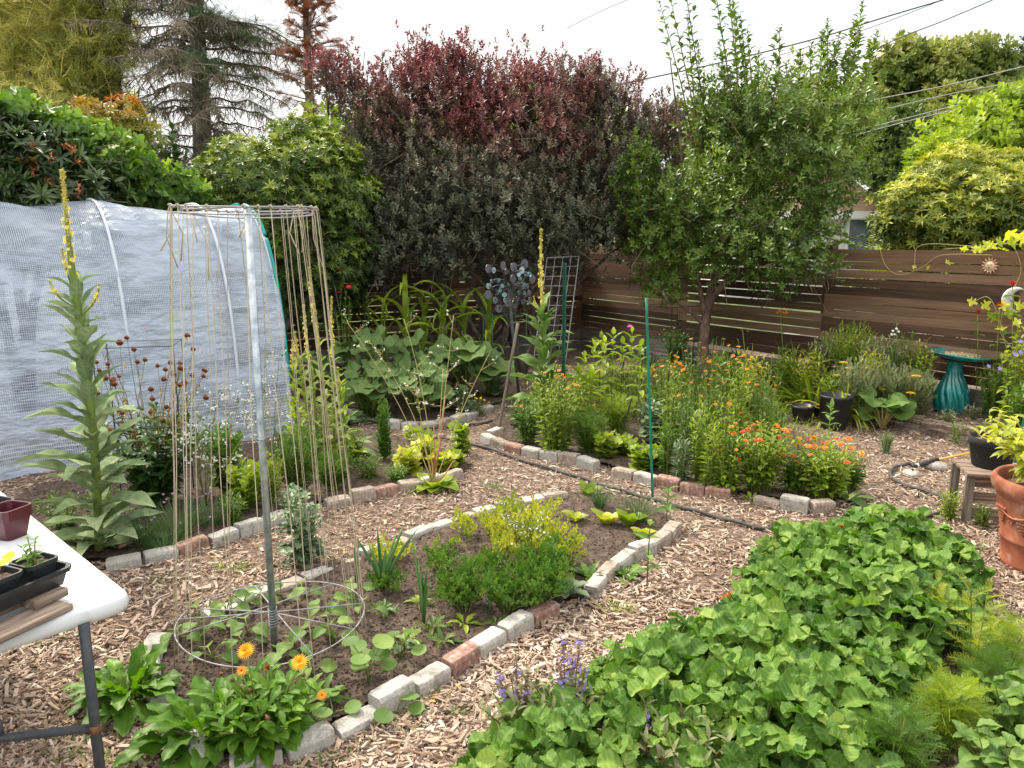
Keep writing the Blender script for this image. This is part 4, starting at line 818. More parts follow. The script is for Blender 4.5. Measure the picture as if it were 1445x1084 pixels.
def twigs(mb, P, seed, n, l=(.15, .4), rad=.004, up=.5, center=None):
    r = np.random.default_rng(seed); I = r.integers(0, len(P), n)
    for i in I:
        p = P[i]; d = norm(r.normal(size=3)+np.array([0, 0, up*2])); ln = r.uniform(*l); tube(mb, [p-d*ln, p-d*ln*.4+r.normal(0, .02, 3), p], [rad, rad*.8, rad*.4], 3, cap=False)
m_bark = mat('bark_grey', [(0,(.045,.035,.028)),(.5,(.11,.088,.07)),(1,(.2,.165,.135))], rough=.95, scale=9, stretch=(3,3,1), bump=1, bscale=20, bdist=.015, detail=9)
m_barkb = mat('bark_brown', [(0,(.07,.04,.028)),(.5,(.17,.105,.075)),(1,(.30,.21,.155))], rough=.9, scale=9, stretch=(1.5,1.5,1), bump=.8, bscale=24, bdist=.01, detail=9)
m_deadtwig = mat('dry_twig', [(0,(.14,.11,.08)),(.5,(.26,.21,.15)),(1,(.38,.32,.24))], rough=.95, scale=4)
def treething(name, lab, cat, base, trunk, leaves, tm, lm, extra=()):
    t = thing(name, lab, cat, base); o = np.array(base, float); Mt = Matrix.Translation(-Vector(o))
    for nm, mb_, m in [('trunk', trunk, tm), ('crown', leaves, lm)]+list(extra):
        if mb_ is not None and mb_.n: 
            mb_.v = [v-o for v in mb_.v]; mb_.build(nm, m, t, smooth=True)
    return t
# --- purple smoke bush
SPR_S = [sprig(9, .58, .42, 1.0, s, 'obov') for s in range(5)]
def smoke_t(P, d, q, r):
    """young leaves at shoot tips are wine red, older ones grey green"""
    h = (P[:, 2]-2.45)/1.7; n = wob(P[:, 0]*2.2, P[:, 2]*2.6, 1.3, 40)*.45+.35*wob(P[:, 0]*7, P[:, 2]*8+P[:, 1]*4, 1, 41); t = .16+.66*np.clip(h*1.05+n*.95+.10+.05*(P[:, 0] > .8), 0, 1)**.95; return np.clip(t+r.normal(0, .08, len(P)), 0, 1)
m_smoke = leafm('smoke_leaf', (.085,.10,.078), (.135,.142,.10), (.155,.11,.09), (.20,.075,.08), (.27,.065,.085), gain=(1.1,1.1,1), rough=.5, trans=.2, mixn=.12, spec=.3)
SMB = [(b_[0], b_[1]+(22 if b_[1] < 260 else 5), *b_[2:]) for b_ in [(535,250,9.9,75,110,.7),(600,190,10.2,85,115,.8),(550,130,10.3,45,45,.5),(630,115,10.4,50,60,.6),(700,180,10.2,95,110,.9),(695,135,10.4,40,32,.5),(770,200,10.0,90,110,.9),(800,120,10.2,60,45,.5),(850,130,10.2,50,50,.5),(850,220,10.2,75,90,.8),(910,200,10.5,60,60,.6),(930,160,10.6,45,35,.5),(620,300,9.5,85,70,.7),(720,310,9.3,85,60,.7),(810,310,9.5,75,62,.7),(560,330,9.2,55,45,.5),(900,280,10.2,60,70,.6),(490,100,10.4,30,35,.3),(520,372,9.3,50,34,.4),(640,358,9.3,60,32,.5),(760,355,9.5,60,32,.5),(890,335,10.0,40,30,.5),(460,80,10.5,22,28,.25),(520,180,10.2,50,60,.5),(670,250,9.4,80,60,.6),(600,75,10.4,22,26,.25),(640,70,10.3,24,24,.25),(575,85,10.3,14,20,.2),(745,90,10.4,22,18,.25),(835,90,10.2,20,22,.25),(955,150,10.6,20,22,.25)]]
sb = D(690, 520, 10.1); sb[2] = 0; tk, cw = MB(), MB()
CP = crown(cw, SMB, 14000, SPR_S, (.11, .18), 31, smoke_t, up=.7, jit=.4, shell=.4, lump=.5)
r = np.random.default_rng(9); tops = [(575,50),(602,42),(625,55),(650,48),(668,62),(540,72),(520,88),(690,75),(715,85),(760,82),(790,80),(822,78),(845,82),(868,95),(885,110),(935,132),(960,140),(490,60),(455,62),(470,85),(700,70),(735,95)]
for x, y in tops+[(x_+r.uniform(-18,18), y_+r.uniform(0,36)) for x_, y_ in tops*2]:     # upright shoots above the crown
    Y = r.uniform(9.9, 10.6); a, b = D(x, y, Y), D(x+r.uniform(-12, 12), y+r.uniform(55, 80), Y); n = 11; s = np.linspace(0, 1, n)[:, None]; P = a*(1-s)+b*s+r.normal(0, .03, (n, 3)); dd = norm((a-b)[None]+r.normal(0, .4, (n, 3))); scatter(cw, SPR_S[r.integers(5)], P, frames(dd, norm(r.normal(size=(n, 3)))), r.uniform(.11, .18, n)*(1-.25*(1-s[:, 0])), np.clip(.72-.25*s[:, 0]+r.normal(0, .08, n), 0, 1)); tube(tk, [a, b], [.004, .009], 4)
for dx in (-.55, -.2, .1, .45, .8):
    b = sb+np.array([dx, r.uniform(-.2, .3), 0]); T = [blobw(SMB[i])[0] for i in r.choice(len(SMB)-8, 5, replace=False)]; limbs(tk, b, T, .05, int(dx*10)+30, fork=.5)
twigs(tk, CP, 3, 700, (.2, .6), .005)
treething('smoke_bush', 'large purple smoke bush with wine red shoots over grey green leaves', 'smoke bush', sb, tk, cw, m_bark, m_smoke)
# --- fruit tree in front of the fence
SPR_F = [sprig(8, .52, .40, 1.05, s+10, 'ovate') for s in range(5)]
m_fruit = leafm('fruit_leaf', (.035,.07,.018), (.07,.135,.028), (.12,.205,.04), (.19,.29,.065), rough=.35, trans=.28, mixn=.15, spec=.5)
fbse = G(990, 536, .05); YF = fbse[1]; FB = [(1090,180,YF,90,80,.8),(1030,230,YF+.1,70,75,.7),(1150,230,YF-.1,80,80,.7),(1000,300,YF,85,70,.8),(1090,300,YF-.3,100,75,.8),(1150,300,YF-.3,36,50,.5),(940,290,YF,55,50,.5),(920,345,YF-.1,48,40,.4),(1050,360,YF-.3,85,40,.6),(1130,365,YF-.5,55,34,.5),(945,375,YF-.2,45,30,.5),(1165,225,YF,36,45,.4),(1060,160,YF,36,30,.4),(1150,165,YF,50,32,.4),(1210,150,YF,28,35,.3),(900,240,YF+.1,25,45,.3),(1010,150,YF+.1,30,50,.3),(930,410,YF-.2,30,20,.3),(1095,400,YF-.4,35,18,.3)]
FB = [(b[0], b[1], b[2]-(.5 if b[0] > 1090 else 0), *b[3:]) for b in FB]
tk, cw = MB(), MB()
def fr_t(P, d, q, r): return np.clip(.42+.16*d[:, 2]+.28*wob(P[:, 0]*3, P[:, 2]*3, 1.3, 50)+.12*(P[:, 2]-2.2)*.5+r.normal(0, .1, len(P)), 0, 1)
CP = crown(cw, FB, 4300, SPR_F, (.12, .19), 51, fr_t, up=.4, jit=.6, shell=.3, lump=.5)
r = np.random.default_rng(19)
def shoot(x, y, x2, y2, w=1.0, n=34, Y=None):
    Y = Y or YF+r.uniform(-.3, .3); a, b = D(x, y, Y), D(x2, y2, Y); s = np.linspace(0, 1, n)[:, None]; P = a*(1-s)+b*s; P = P+r.normal(0, .035*w, P.shape)*(.3+s)
    az = np.arange(n)*2.4; up_ = norm(a-b); side = norm(np.stack([np.cos(az), np.sin(az), .25+0*az], -1)); dd = norm(side*.8+up_*.65); scatter(cw, blade(.5, 'ovate', 3, fold=.25, arch=.7), P, frames(dd, norm(up_+0*side)), r.uniform(.07, .105, n)*(.6+.5*np.minimum(1, s[:, 0]*5)), np.clip(.42+r.normal(0, .12, n), 0, 1)); tube(tk, [a, (a+b)/2+r.normal(0, .02, 3), b], [.003, .007, .011], 5)
for q in ((940,-30,1000,260),(960,-60,1010,250),(1005,-40,1040,200),(1022,-70,1050,220),(1035,0,1045,200),(1045,20,1060,200),(1100,38,1085,170),(1168,28,1160,160),(1185,48,1150,170),(1218,2,1190,170),(1205,28,1180,180),(1240,45,1195,160),(1130,72,1120,170),(930,0,985,230),(890,205,905,300),(1180,60,1175,160),(1030,-20,1060,180),(1215,35,1195,140),(1070,70,1065,200),(1110,85,1100,200),(1145,60,1140,190),(1055,40,1062,190),(985,60,995,240),(970,20,990,230),(1015,60,1035,220),(1160,45,1165,170),(1230,80,1200,200),(1195,70,1185,190),(860,250,900,330),(915,190,935,290)): shoot(*q, n=62)
for q in ((1100,270,1255,278),(1090,300,1250,345),(870,360,960,330),(880,300,960,290),(1120,380,1210,420),(1010,380,1000,425),(1060,400,1080,440),(900,390,950,380),(880,400,960,395),(1150,330,1225,350)):
    shoot(q[2] if q[2] > q[0] and q[0] > 1000 else q[0], q[3] if q[0] > 1000 else q[1], q[0] if q[0] > 1000 else q[2], q[1] if q[0] > 1000 else q[3], n=30)
pt = lambda x, y, dy=0: D(x, y, YF+dy)
def limb(P, R): 
    P = spline(P, 6); tube(tk, P, np.interp(np.linspace(0, 1, len(P)), np.linspace(0, 1, len(R)), R), 10)
k = YF/FPX
limb([fbse, pt(993,480), pt(997,445), pt(1003,425), pt(1018,405), pt(1045,385), pt(1090,355), pt(1130,320,.1), pt(1160,250)], [10*k,7.5*k,6.6*k,6*k,5*k,4*k,3*k,2*k,1*k])
limb([pt(998,440), pt(1003,410), pt(1010,385), pt(1015,340), pt(1040,270), pt(1060,180), pt(1090,90)], [6*k,5.5*k,4.5*k,3.5*k,2.5*k,1.2*k,.6*k])
limb([pt(996,445), pt(988,410), pt(984,385), pt(975,340), pt(950,290), pt(930,230)], [4*k,3.4*k,3*k,2.4*k,1.6*k,.8*k])
limb([pt(990,455), pt(975,440), pt(960,430), pt(925,400,-.1), pt(900,370,-.1)], [3.5*k,2.8*k,2.2*k,1.6*k,.8*k])
limb([pt(1020,405), pt(1060,340,-.2), pt(1130,250,-.2), pt(1180,150), pt(1210,80)], [4*k,3*k,2.2*k,1.3*k,.5*k]); limb([pt(1012,365), pt(970,300,.2), pt(960,200,.1), pt(945,80)], [3*k,2.2*k,1.4*k,.7*k])
twigs(tk, CP, 8, 380, (.15, .45), .0045)
treething('fruit_tree', 'small leafy fruit tree with slim forked trunk and tall upright shoots', 'tree', fbse, tk, cw, m_barkb, m_fruit)
# --- rhododendron behind the tunnel
def rhodo(name, lab, cat, blobs, N, m, seed, size=(.2,.3), base=None, tint=(.5,.16), tf=None):
    tp = [sprig(9, .26, .62, 1.0, seed+s, 'lance', whorl=True, seg=3) for s in range(4)]; b = base if base is not None else D(blobs[0][0], 500, blobs[0][2]); b[2] = 0
    tk, cw = MB(), MB(); P = crown(cw, blobs, N, tp, size, seed, tf or tint, up=.45, jit=.45, shell=.6, lump=.3); limbs(tk, b, [blobw(q)[0] for q in blobs], .05, seed); twigs(tk, P, seed, 150, (.2, .5), .006)
    return treething(name, lab, cat, b, tk, cw, m_bark, m)
m_rh1 = leafm('rhodo_leaf_yellow', (.030,.055,.018), (.05,.10,.022), (.13,.21,.03), (.26,.34,.06), rough=.4, trans=.2, mixn=.15)
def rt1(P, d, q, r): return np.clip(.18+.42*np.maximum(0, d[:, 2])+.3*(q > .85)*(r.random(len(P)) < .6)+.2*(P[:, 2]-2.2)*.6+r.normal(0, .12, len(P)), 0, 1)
rhodo('rhododendron', 'rounded rhododendron with yellow green tips between the tunnel and the smoke bush', 'rhododendron', [(370,255,8.9,75,48,.7),(440,265,9.2,70,65,.7),(480,300,9.3,55,60,.6),(410,310,9.0,85,60,.8),(450,360,9.2,75,60,.7),(330,290,8.8,50,40,.5),(430,205,9.4,40,32,.4),(500,350,9.2,35,40,.4),(450,420,9.3,60,40,.5)], 9500, m_rh1, 61, (.09,.15), tf=rt1)
m_rh2 = leafm('rhodo_leaf_dark', (.012,.030,.014), (.028,.062,.024), (.045,.09,.03), (.06,.12,.035), rough=.32, trans=.12, mixn=.15, spec=.5)
rhodo('rhododendron', 'dark green rhododendron with brown seed heads at the far left behind the tunnel', 'rhododendron', [(30,245,7.0,70,55,.5),(90,270,7.2,60,40,.5),(-30,235,6.8,60,65,.5),(60,215,7.4,50,30,.4),(20,290,6.9,90,40,.5),(-90,250,6.5,70,80,.6)], 2600, m_rh2, 71, (.17,.25), tint=(.45,.2))
# brown seed heads on it
# --- vine sprawling over the hedge
m_vine = leafm('vine_leaf', (.035,.085,.018), (.07,.16,.025), (.14,.26,.04), (.25,.38,.08), rough=.42, trans=.3, mixn=.15)
VL = [fanleaf(5, .32, teeth=.05, cup=.12, droop=.5, rim=30, corr=.03, seed=s) for s in range(4)]
tk, cw = MB(), MB(); VB = [(150,230,7.6,70,32,.35),(210,258,7.9,70,26,.35),(120,200,7.5,50,26,.3),(60,180,7.3,60,28,.3),(20,160,7.1,45,28,.3),(255,270,8.1,40,22,.3),(180,280,7.9,80,25,.35),(100,230,7.3,45,30,.25),(-30,170,6.9,50,36,.3)]
P, d, idx, q = crownpts(VB, 2600, 81, .7, .3); r = np.random.default_rng(82); out_ = norm(d*.6+np.array([0,-.75,.55])+r.normal(0, .75, P.shape)); ax_ = norm(np.cross(out_, norm(r.normal(size=P.shape)))+np.array([0,-.2,-.5])); g = r.integers(0, 4, len(P)); T = np.clip(.3+.3*d[:, 2]+r.normal(0, .22, len(P)), 0, 1)
for k_ in range(4): m = g == k_; scatter(cw, VL[k_], P[m], frames(ax_[m], out_[m]), r.uniform(.08, .19, m.sum()), T[m])
for i in range(40):
    p = P[r.integers(len(P))]; e = p+np.array([r.normal(0, .25), r.normal(0, .1), r.uniform(.05, .22)]); tube(tk, [p, (p+e)/2+(0,0,.05), e], .004, 4); n = 5; s = r.random(n)[:, None]; scatter(cw, VL[0], p*(1-s)+e*s, frames(norm(r.normal(size=(n,3))), np.tile([0,-.5,.8], (n,1))), r.uniform(.05,.1,n), rnd(n, .6, 1))
b = D(180, 500, 8.1); b[2] = 0; limbs(tk, b, [blobw(q_)[0] for q_ in VB], .02, 83); treething('climbing_vine', 'bright green large leaved vine sprawling over the hedge behind the tunnel', 'vine', b, tk, cw, m_barkb, m_vine)
m_red = leafm('red_tip_leaf', (.08,.13,.02), (.17,.22,.04), (.25,.20,.05), (.28,.09,.05), rough=.4, trans=.3, mixn=.15)
def rt(P, d, q, r): return np.clip((P[:, 2]-P[:, 2].min())/(np.ptp(P[:, 2]))*.9+r.normal(0, .15, len(P)), 0, 1)
rhodo('red_tipped_shrub', 'shrub with yellow and red new growth showing above the vine', 'shrub', [(130,175,8.6,22,22,.2),(178,178,8.8,18,28,.2),(200,195,8.8,16,28,.2),(150,200,8.8,50,22,.3)], 420, m_red, 91, (.12,.18), tf=rt)
# seed heads of the dark rhododendron
m_seedh = leafm('brown_seed_head', (.14,.04,.02), (.28,.09,.04), (.36,.15,.07), rough=.7, trans=.05)
rh = [o for o in bpy.data.objects if o.name.startswith('rhododendron') and o.parent is None][-1]; r = np.random.default_rng(5)
for i in range(34):
    c = D(r.uniform(-10, 115), r.uniform(205, 288), r.uniform(6.5, 6.8)); n = 14; cw = MB(); dd = norm(r.normal(size=(n,3))+(0,0,.4)); scatter(cw, blade(.16, 'lance', 2), np.zeros((n,3)), frames(dd, np.tile([0.,0,1], (n,1))), r.uniform(.04,.08,n), rnd(n)); cw.build('seed_head', m_seedh, rh, loc=c-np.array(rh.location))
# --- spruce with bare drooping limbs
m_needle = leafm('spruce_needle', (.05,.09,.06), (.10,.165,.12), (.17,.24,.18), rough=.6, trans=.1); tk, cw, tw_ = MB(), MB(), MB(); r = np.random.default_rng(101); Y0 = 16.5; b = D(285, 500, Y0); b[2] = 0
tube(tk, [b, D(287,240,Y0), D(283,120,Y0), D(276,0,Y0), D(270,-180,Y0)], [.24,.2,.165,.14,.05], 14)
ndl = join([(blade(.10, 'strap', 2, fold=.1, arch=.3), np.eye(3), (0,0,0), 1.0)]+[(blade(.035, 'needle', 1), rotz(s*(.9)) @ rotx(.5*math.sin(i*2.1)), (0, i/14, 0), .28) for i in range(14) for s in (-1, 1)]+[(blade(.035, 'needle', 1), rotx(1.0), (0, i/10, 0), .25) for i in range(10)])
for i in range(120):
    y = r.uniform(-150, 245); p = D(285-.04*(200-y)*.3, y, Y0); a = r.uniform(0, 2*PI); ln = r.uniform(.9, 2.5)*(1.05 if y > 0 else .8); dr = np.array([math.cos(a), math.sin(a)*.8, 0]); sagk = r.uniform(.10, .32)
    Q = [p+dr*ln*s+np.array([0, 0, .16*s*ln-sagk*ln*s*s*1.4]) for s in np.linspace(0, 1, 9)]; Q = np.array(Q)+np.concatenate([[[0,0,0]], r.normal(0, .03, (8, 3))]); tube(tk, Q, np.linspace(.028, .006, 9), 5)
    for k_ in range(int(38*ln)):
        s = r.uniform(.12, 1); c = Q[min(8, int(s*8))]*(1-(s*8) % 1)+Q[min(8, int(s*8)+1)]*((s*8) % 1); l2 = r.uniform(.15, .6)*(1.1-.5*s); e = c+np.array([dr[1]*r.normal(0, .5)+r.normal(0,.25), dr[0]*r.normal(0, .5), -r.uniform(.1, .9)])*l2; m_ = (c+e)/2+r.normal(0, .05, 3)*l2; tube(tw_, [c, m_, e], [.011, .008, .004], 3, cap=False)
        if r.random() < .5: tube(tw_, [m_, m_+r.normal(0, .22, 3)*l2*2+(0,0,-.1*l2)], [.006, .003], 3, cap=False)
    green = (dr[0] > .1 and 0 < y < 150) or r.random() < .15 or y < -40
    if green:
        n = 110; s = r.uniform(.4, 1, n); ci = Q[np.minimum(8, (s*8).astype(int))]+r.normal(0, .12, (n, 3))*np.array([1, 1, .5]); dd = norm(np.tile(dr, (n, 1))+r.normal(0, .6, (n, 3))*np.array([1, 1, .4])); scatter(cw, ndl, ci, frames(dd, np.tile([0., 0, 1], (n, 1))), r.uniform(.12, .26, n), np.clip(r.normal(.5, .2, n), 0, 1))
treething('spruce_tree', 'half bare spruce with drooping brown limbs and blue green tips', 'tree', b, tk, cw, m_bark, m_needle, [('twigs', tw_, m_deadtwig)])
# --- golden weeping conifer
m_gold = leafm('golden_conifer', (.10,.14,.04), (.24,.28,.09), (.42,.44,.17), (.6,.58,.28), rough=.6, trans=.25); tk, cw = MB(), MB(); wp = feather(10, 1, .45, 2, .012, 3, 1.0); wp2 = feather(9, 1, .38, 2, .013, 5, .7)
GB = [(60,40,17,100,70,1.2),(20,110,17,90,60,1.1),(110,90,17,50,60,.9),(70,150,16.5,70,40,.9),(130,30,17.5,45,50,.8),(0,0,17,120,80,1.3),(-60,120,17,90,90,1.2),(165,150,18,26,30,.5),(60,-60,17,130,70,1.3)]
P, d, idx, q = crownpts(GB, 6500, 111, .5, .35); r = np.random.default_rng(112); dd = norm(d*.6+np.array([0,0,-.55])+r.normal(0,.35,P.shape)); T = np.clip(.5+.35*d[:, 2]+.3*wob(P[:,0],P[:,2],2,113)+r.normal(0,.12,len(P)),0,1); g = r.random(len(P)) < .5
scatter(cw, wp, P[g], frames(dd[g], norm(r.normal(size=(g.sum(),3)))), r.uniform(.35,.65,g.sum()), T[g]); scatter(cw, wp2, P[~g], frames(dd[~g], norm(r.normal(size=((~g).sum(),3)))), r.uniform(.3,.6,(~g).sum()), T[~g])
b = D(150, 500, 17.5); b[2] = 0; tube(tk, [b, D(160,200,17.5), D(155,90,17.4), D(140,30,17.3), D(120,-80,17)], [.3,.24,.2,.17,.1], 12); tube(tk, [D(155,75,17.4), D(175,55,17.3), D(190,-30,17)], [.12,.09,.04], 8); limbs(tk, D(157,150,17.4), [blobw(q_)[0] for q_ in GB], .09, 114)
for i in range(160):
    p = D(r.uniform(120, 215), r.uniform(-20, 150), 17.4+r.uniform(-.6,.6)); tube(tk, [p, p+r.normal(0,.25,3), p+r.normal(0,.4,3)+(0,0,-.2)], [.012,.008,.003], 3, cap=False)
treething('weeping_conifer', 'golden green weeping conifer in the top left corner', 'tree', b, tk, cw, m_bark, m_gold)
# --- rusty dead conifer
m_rusty = leafm('rusty_needles', (.10,.035,.022), (.22,.08,.045), (.33,.15,.085), rough=.8, trans=.05); tk, cw = MB(), MB(); b = D(437, 500, 15); b[2] = 0; tube(tk, [b, D(437,150,15), D(432,30,15), D(430,-60,15)], [.12,.08,.06,.03], 8)
fz = feather(9, 1, .5, 2, .03, 9, .2)
for i in range(75):
    y = r.uniform(-60, 160); p = D(434, y, 15); a = r.uniform(0, 2*PI); ln = r.uniform(.25, .62)*(.75+.004*max(0, y)); e = p+np.array([math.cos(a)*ln, math.sin(a)*ln, ln*.25]); tube(tk, [p, (p+e)/2, e], [.012,.008,.004], 4, cap=False); n = 9; s = r.uniform(.15, 1, n)[:, None]; scatter(cw, fz, p*(1-s)+e*s, frames(norm((e-p)[None]+r.normal(0,.25,(n,3))), norm(np.array([[0,0,1.]])+r.normal(0,.4,(n,3)))), r.uniform(.14,.28,n), rnd(n))
treething('rusty_conifer', 'slender rusty brown conifer top rising left of the smoke bush', 'tree', b, tk, cw, m_barkb, m_rusty)
# --- beyond the right fence
SPR_B = [sprig(9, .6, .5, 1.1, s+30, 'ovate', seg=2) for s in range(4)]
m_bg1 = leafm('maple_leaf', (.04,.07,.025), (.09,.14,.04), (.17,.22,.07), (.26,.30,.10), rough=.55, trans=.3)
m_bg2 = leafm('light_green_leaf', (.07,.13,.025), (.14,.24,.035), (.23,.34,.055), (.33,.44,.09), rough=.5, trans=.35)
def bigtree(name, lab, blobs, N, m, seed, size, base_px, shell=.5, tk_m=None, cat='tree', tr=.2):
    tk, cw = MB(), MB(); b = D(base_px, 500, blobs[0][2]); b[2] = 0
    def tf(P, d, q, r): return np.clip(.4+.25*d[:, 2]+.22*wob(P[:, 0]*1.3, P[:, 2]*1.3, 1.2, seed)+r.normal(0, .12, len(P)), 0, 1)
    P = crown(cw, blobs, N, SPR_B, size, seed, tf, up=.35, jit=.6, shell=shell, lump=.4); limbs(tk, b, [blobw(q)[0] for q in blobs], tr, seed, tip=.01); twigs(tk, P, seed, 120, (.3, .9), .012)
    return treething(name, lab, cat, b, tk, cw, tk_m or m_bark, m)
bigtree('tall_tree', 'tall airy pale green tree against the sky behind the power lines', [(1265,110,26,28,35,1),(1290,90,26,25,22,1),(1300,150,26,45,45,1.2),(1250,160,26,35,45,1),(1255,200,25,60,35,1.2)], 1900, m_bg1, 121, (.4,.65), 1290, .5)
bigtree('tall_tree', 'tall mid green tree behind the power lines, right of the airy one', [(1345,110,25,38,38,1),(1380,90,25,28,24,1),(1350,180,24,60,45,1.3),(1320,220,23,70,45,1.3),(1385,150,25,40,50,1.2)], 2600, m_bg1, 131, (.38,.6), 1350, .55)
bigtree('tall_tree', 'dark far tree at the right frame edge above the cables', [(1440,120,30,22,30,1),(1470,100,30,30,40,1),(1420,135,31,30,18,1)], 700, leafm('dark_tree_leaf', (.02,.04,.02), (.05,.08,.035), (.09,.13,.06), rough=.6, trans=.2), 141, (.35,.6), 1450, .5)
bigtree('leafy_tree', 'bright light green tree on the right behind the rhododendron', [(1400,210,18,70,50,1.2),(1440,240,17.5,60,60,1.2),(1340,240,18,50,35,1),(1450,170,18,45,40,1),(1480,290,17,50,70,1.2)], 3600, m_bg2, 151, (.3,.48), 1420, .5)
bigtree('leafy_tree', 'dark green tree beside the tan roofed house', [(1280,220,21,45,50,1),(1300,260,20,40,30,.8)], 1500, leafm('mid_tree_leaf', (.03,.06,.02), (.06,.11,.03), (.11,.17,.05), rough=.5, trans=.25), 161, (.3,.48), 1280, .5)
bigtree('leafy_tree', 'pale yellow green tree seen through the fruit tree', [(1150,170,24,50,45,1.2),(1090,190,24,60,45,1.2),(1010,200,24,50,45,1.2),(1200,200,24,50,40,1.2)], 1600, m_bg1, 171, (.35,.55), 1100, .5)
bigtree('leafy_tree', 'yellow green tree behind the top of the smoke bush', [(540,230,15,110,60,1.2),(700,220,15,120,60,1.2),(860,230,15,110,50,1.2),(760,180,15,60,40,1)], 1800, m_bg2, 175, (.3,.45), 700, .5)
m_rh3 = leafm('rhodo_leaf_sunny', (.05,.085,.02), (.11,.17,.03), (.26,.33,.06), (.40,.44,.10), rough=.4, trans=.25)
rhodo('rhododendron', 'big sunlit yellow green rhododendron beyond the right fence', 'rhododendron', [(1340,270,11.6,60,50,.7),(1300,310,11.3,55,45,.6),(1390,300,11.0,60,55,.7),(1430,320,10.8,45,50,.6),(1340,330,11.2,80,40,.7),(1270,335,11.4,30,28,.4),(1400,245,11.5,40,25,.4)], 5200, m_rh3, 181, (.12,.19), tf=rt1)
# gap fillers low behind the fences
bigtree('hedge', 'sunlit green hedge seen through the gaps of the right fence', [(1300,400,12.6,70,50,.4),(1420,400,11.5,60,60,.4)], 700, m_bg2, 191, (.3,.4), 1150, .6, cat='hedge', tr=.04)
bigtree('hedge', 'dark hedge behind the back fence left of the corner', [(380,330,13,110,90,.6),(560,330,14,110,90,.6),(740,340,15,110,80,.6),(880,330,15.5,90,60,.6),(960,330,15.5,50,50,.6),(240,300,12.5,90,80,.6)], 1800, leafm('hedge_leaf', (.012,.025,.010), (.03,.055,.02), (.05,.09,.03), rough=.5, trans=.15), 195, (.35,.5), 600, .5, cat='hedge', tr=.05)
# --- house
m_stucco = mat('white_stucco', [(0,(.62,.61,.58)),(1,(.78,.77,.74))], rough=.9, scale=9, bump=.2, bscale=80); m_roof = mat('tan_shingle', [(0,(.30,.19,.115)),(.5,(.42,.285,.18)),(1,(.54,.39,.26))], rough=.95, scale=14, stretch=(1,1,4), bump=.6, bscale=30, bdist=.02); m_trim = mat('white_trim', (.75,.75,.73), rough=.6); m_glass = mat('window_glass', [(0,(.03,.045,.055)),(1,(.12,.16,.18))], rough=.08, scale=2)
hs = D(1150, 345, 22); hz0 = D(1150, 300, 22)[2]; hs[2] = 0; ho = thing('house', 'white neighbour house with tan shingle roof behind the fruit tree', 'house', hs, rz=-.12)
x0, x1 = D(1030, 300, 22)[0]-hs[0], D(1233, 300, 22)[0]-hs[0]; dep = 6.0; h = MB(); box(h, ((x0+x1)/2, dep/2, hz0/2), (x1-x0, dep, hz0)); h.build('wall', m_stucco, ho, smooth=False)
hr = D(1150, 243, 22)[2]; h = MB(); e = .35; V = [(x0-e,-e,hz0),(x1+e,-e,hz0),(x1+e,dep+e,hz0),(x0-e,dep+e,hz0),(x0-e+1.4,dep/2,hr+.7),(x1+e-1.1,dep/2,hr+.7)]; V += [(a,b,c-.12) for a,b,c in V[:4]]
h.add(V, [np.array([(0,1,5,4),(2,3,4,5),(6,9,8,7)]), np.array([(1,2,5),(3,0,4)])]); rf = h.build('roof', m_roof, ho, smooth=False)
h = MB(); box(h, ((x0+x1)/2,-e-.02,hz0-.08), (x1-x0+2*e,.05,.2)); h.build('fascia', m_trim, ho, smooth=False)
for wx in (D(1212,320,22)[0]-hs[0], D(1130,320,22)[0]-hs[0], D(1070,320,22)[0]-hs[0]):
    h = MB(); zc = hz0-.62; 
    for s in (-1, 1): box(h, (wx+s*.36,-.03,zc), (.09,.07,.92)); box(h, (wx,-.03,zc+s*.46), (.81,.07,.09))
    w_ = h.build('window', m_trim, ho, smooth=False); h = MB(); box(h, (wx,-.015,zc), (.64,.02,.84)); h.build('pane', m_glass, w_, smooth=False)
# --- power lines
m_cable = mat('cable', [(0,(.04,.05,.075)),(1,(.08,.09,.12))], rough=.6)
def cable(pts, rad, lab, Y=20, m=None):
    P = np.array([D(x, y, Y) for x, y in pts]); P = spline(P, 8); o = P[0].copy(); h = MB(); tube(h, P-o, rad, 6); tag(h.build('power_line', m or m_cable, loc=o), lab, 'cable')
cable([(700,158),(885,117),(1010,90),(1150,55),(1250,24),(1340,-3),(1420,-30)], .016, 'thickest dark overhead cable crossing the sky above the fruit tree')
cable([(1100,78),(1220,42),(1330,0),(1400,-28)], .008, 'thin cable running close under the thick overhead one', 20.3)
cable([(1160,110),(1255,60),(1330,30),(1405,-2),(1460,-28)], .012, 'single cable in the upper right corner of the sky')
m_cable2 = mat('pale_cable', [(0,(.25,.24,.23)),(1,(.42,.41,.39))], rough=.6)
for k_, (a, lab) in enumerate(((((1150,165),(1225,143),(1330,122),(1445,94),(1520,76)),'uppermost cable in front of the tall trees'),(((1170,178),(1260,152),(1340,133),(1395,123),(1480,108)),'second cable from the top in front of the tall trees'),(((1180,192),(1235,178),(1330,154),(1445,124),(1540,98)),'third cable from the top in front of the tall trees'),(((1190,196),(1255,178),(1340,157),(1445,136),(1540,118)),'lowest cable in front of the tall trees'))): cable(a, .013, lab, 19+.2*k_, m_cable2)
cable([(800,40),(850,15),(890,-2),(940,-22)], .006, 'faint thin cable in the sky above the smoke bush', 22)
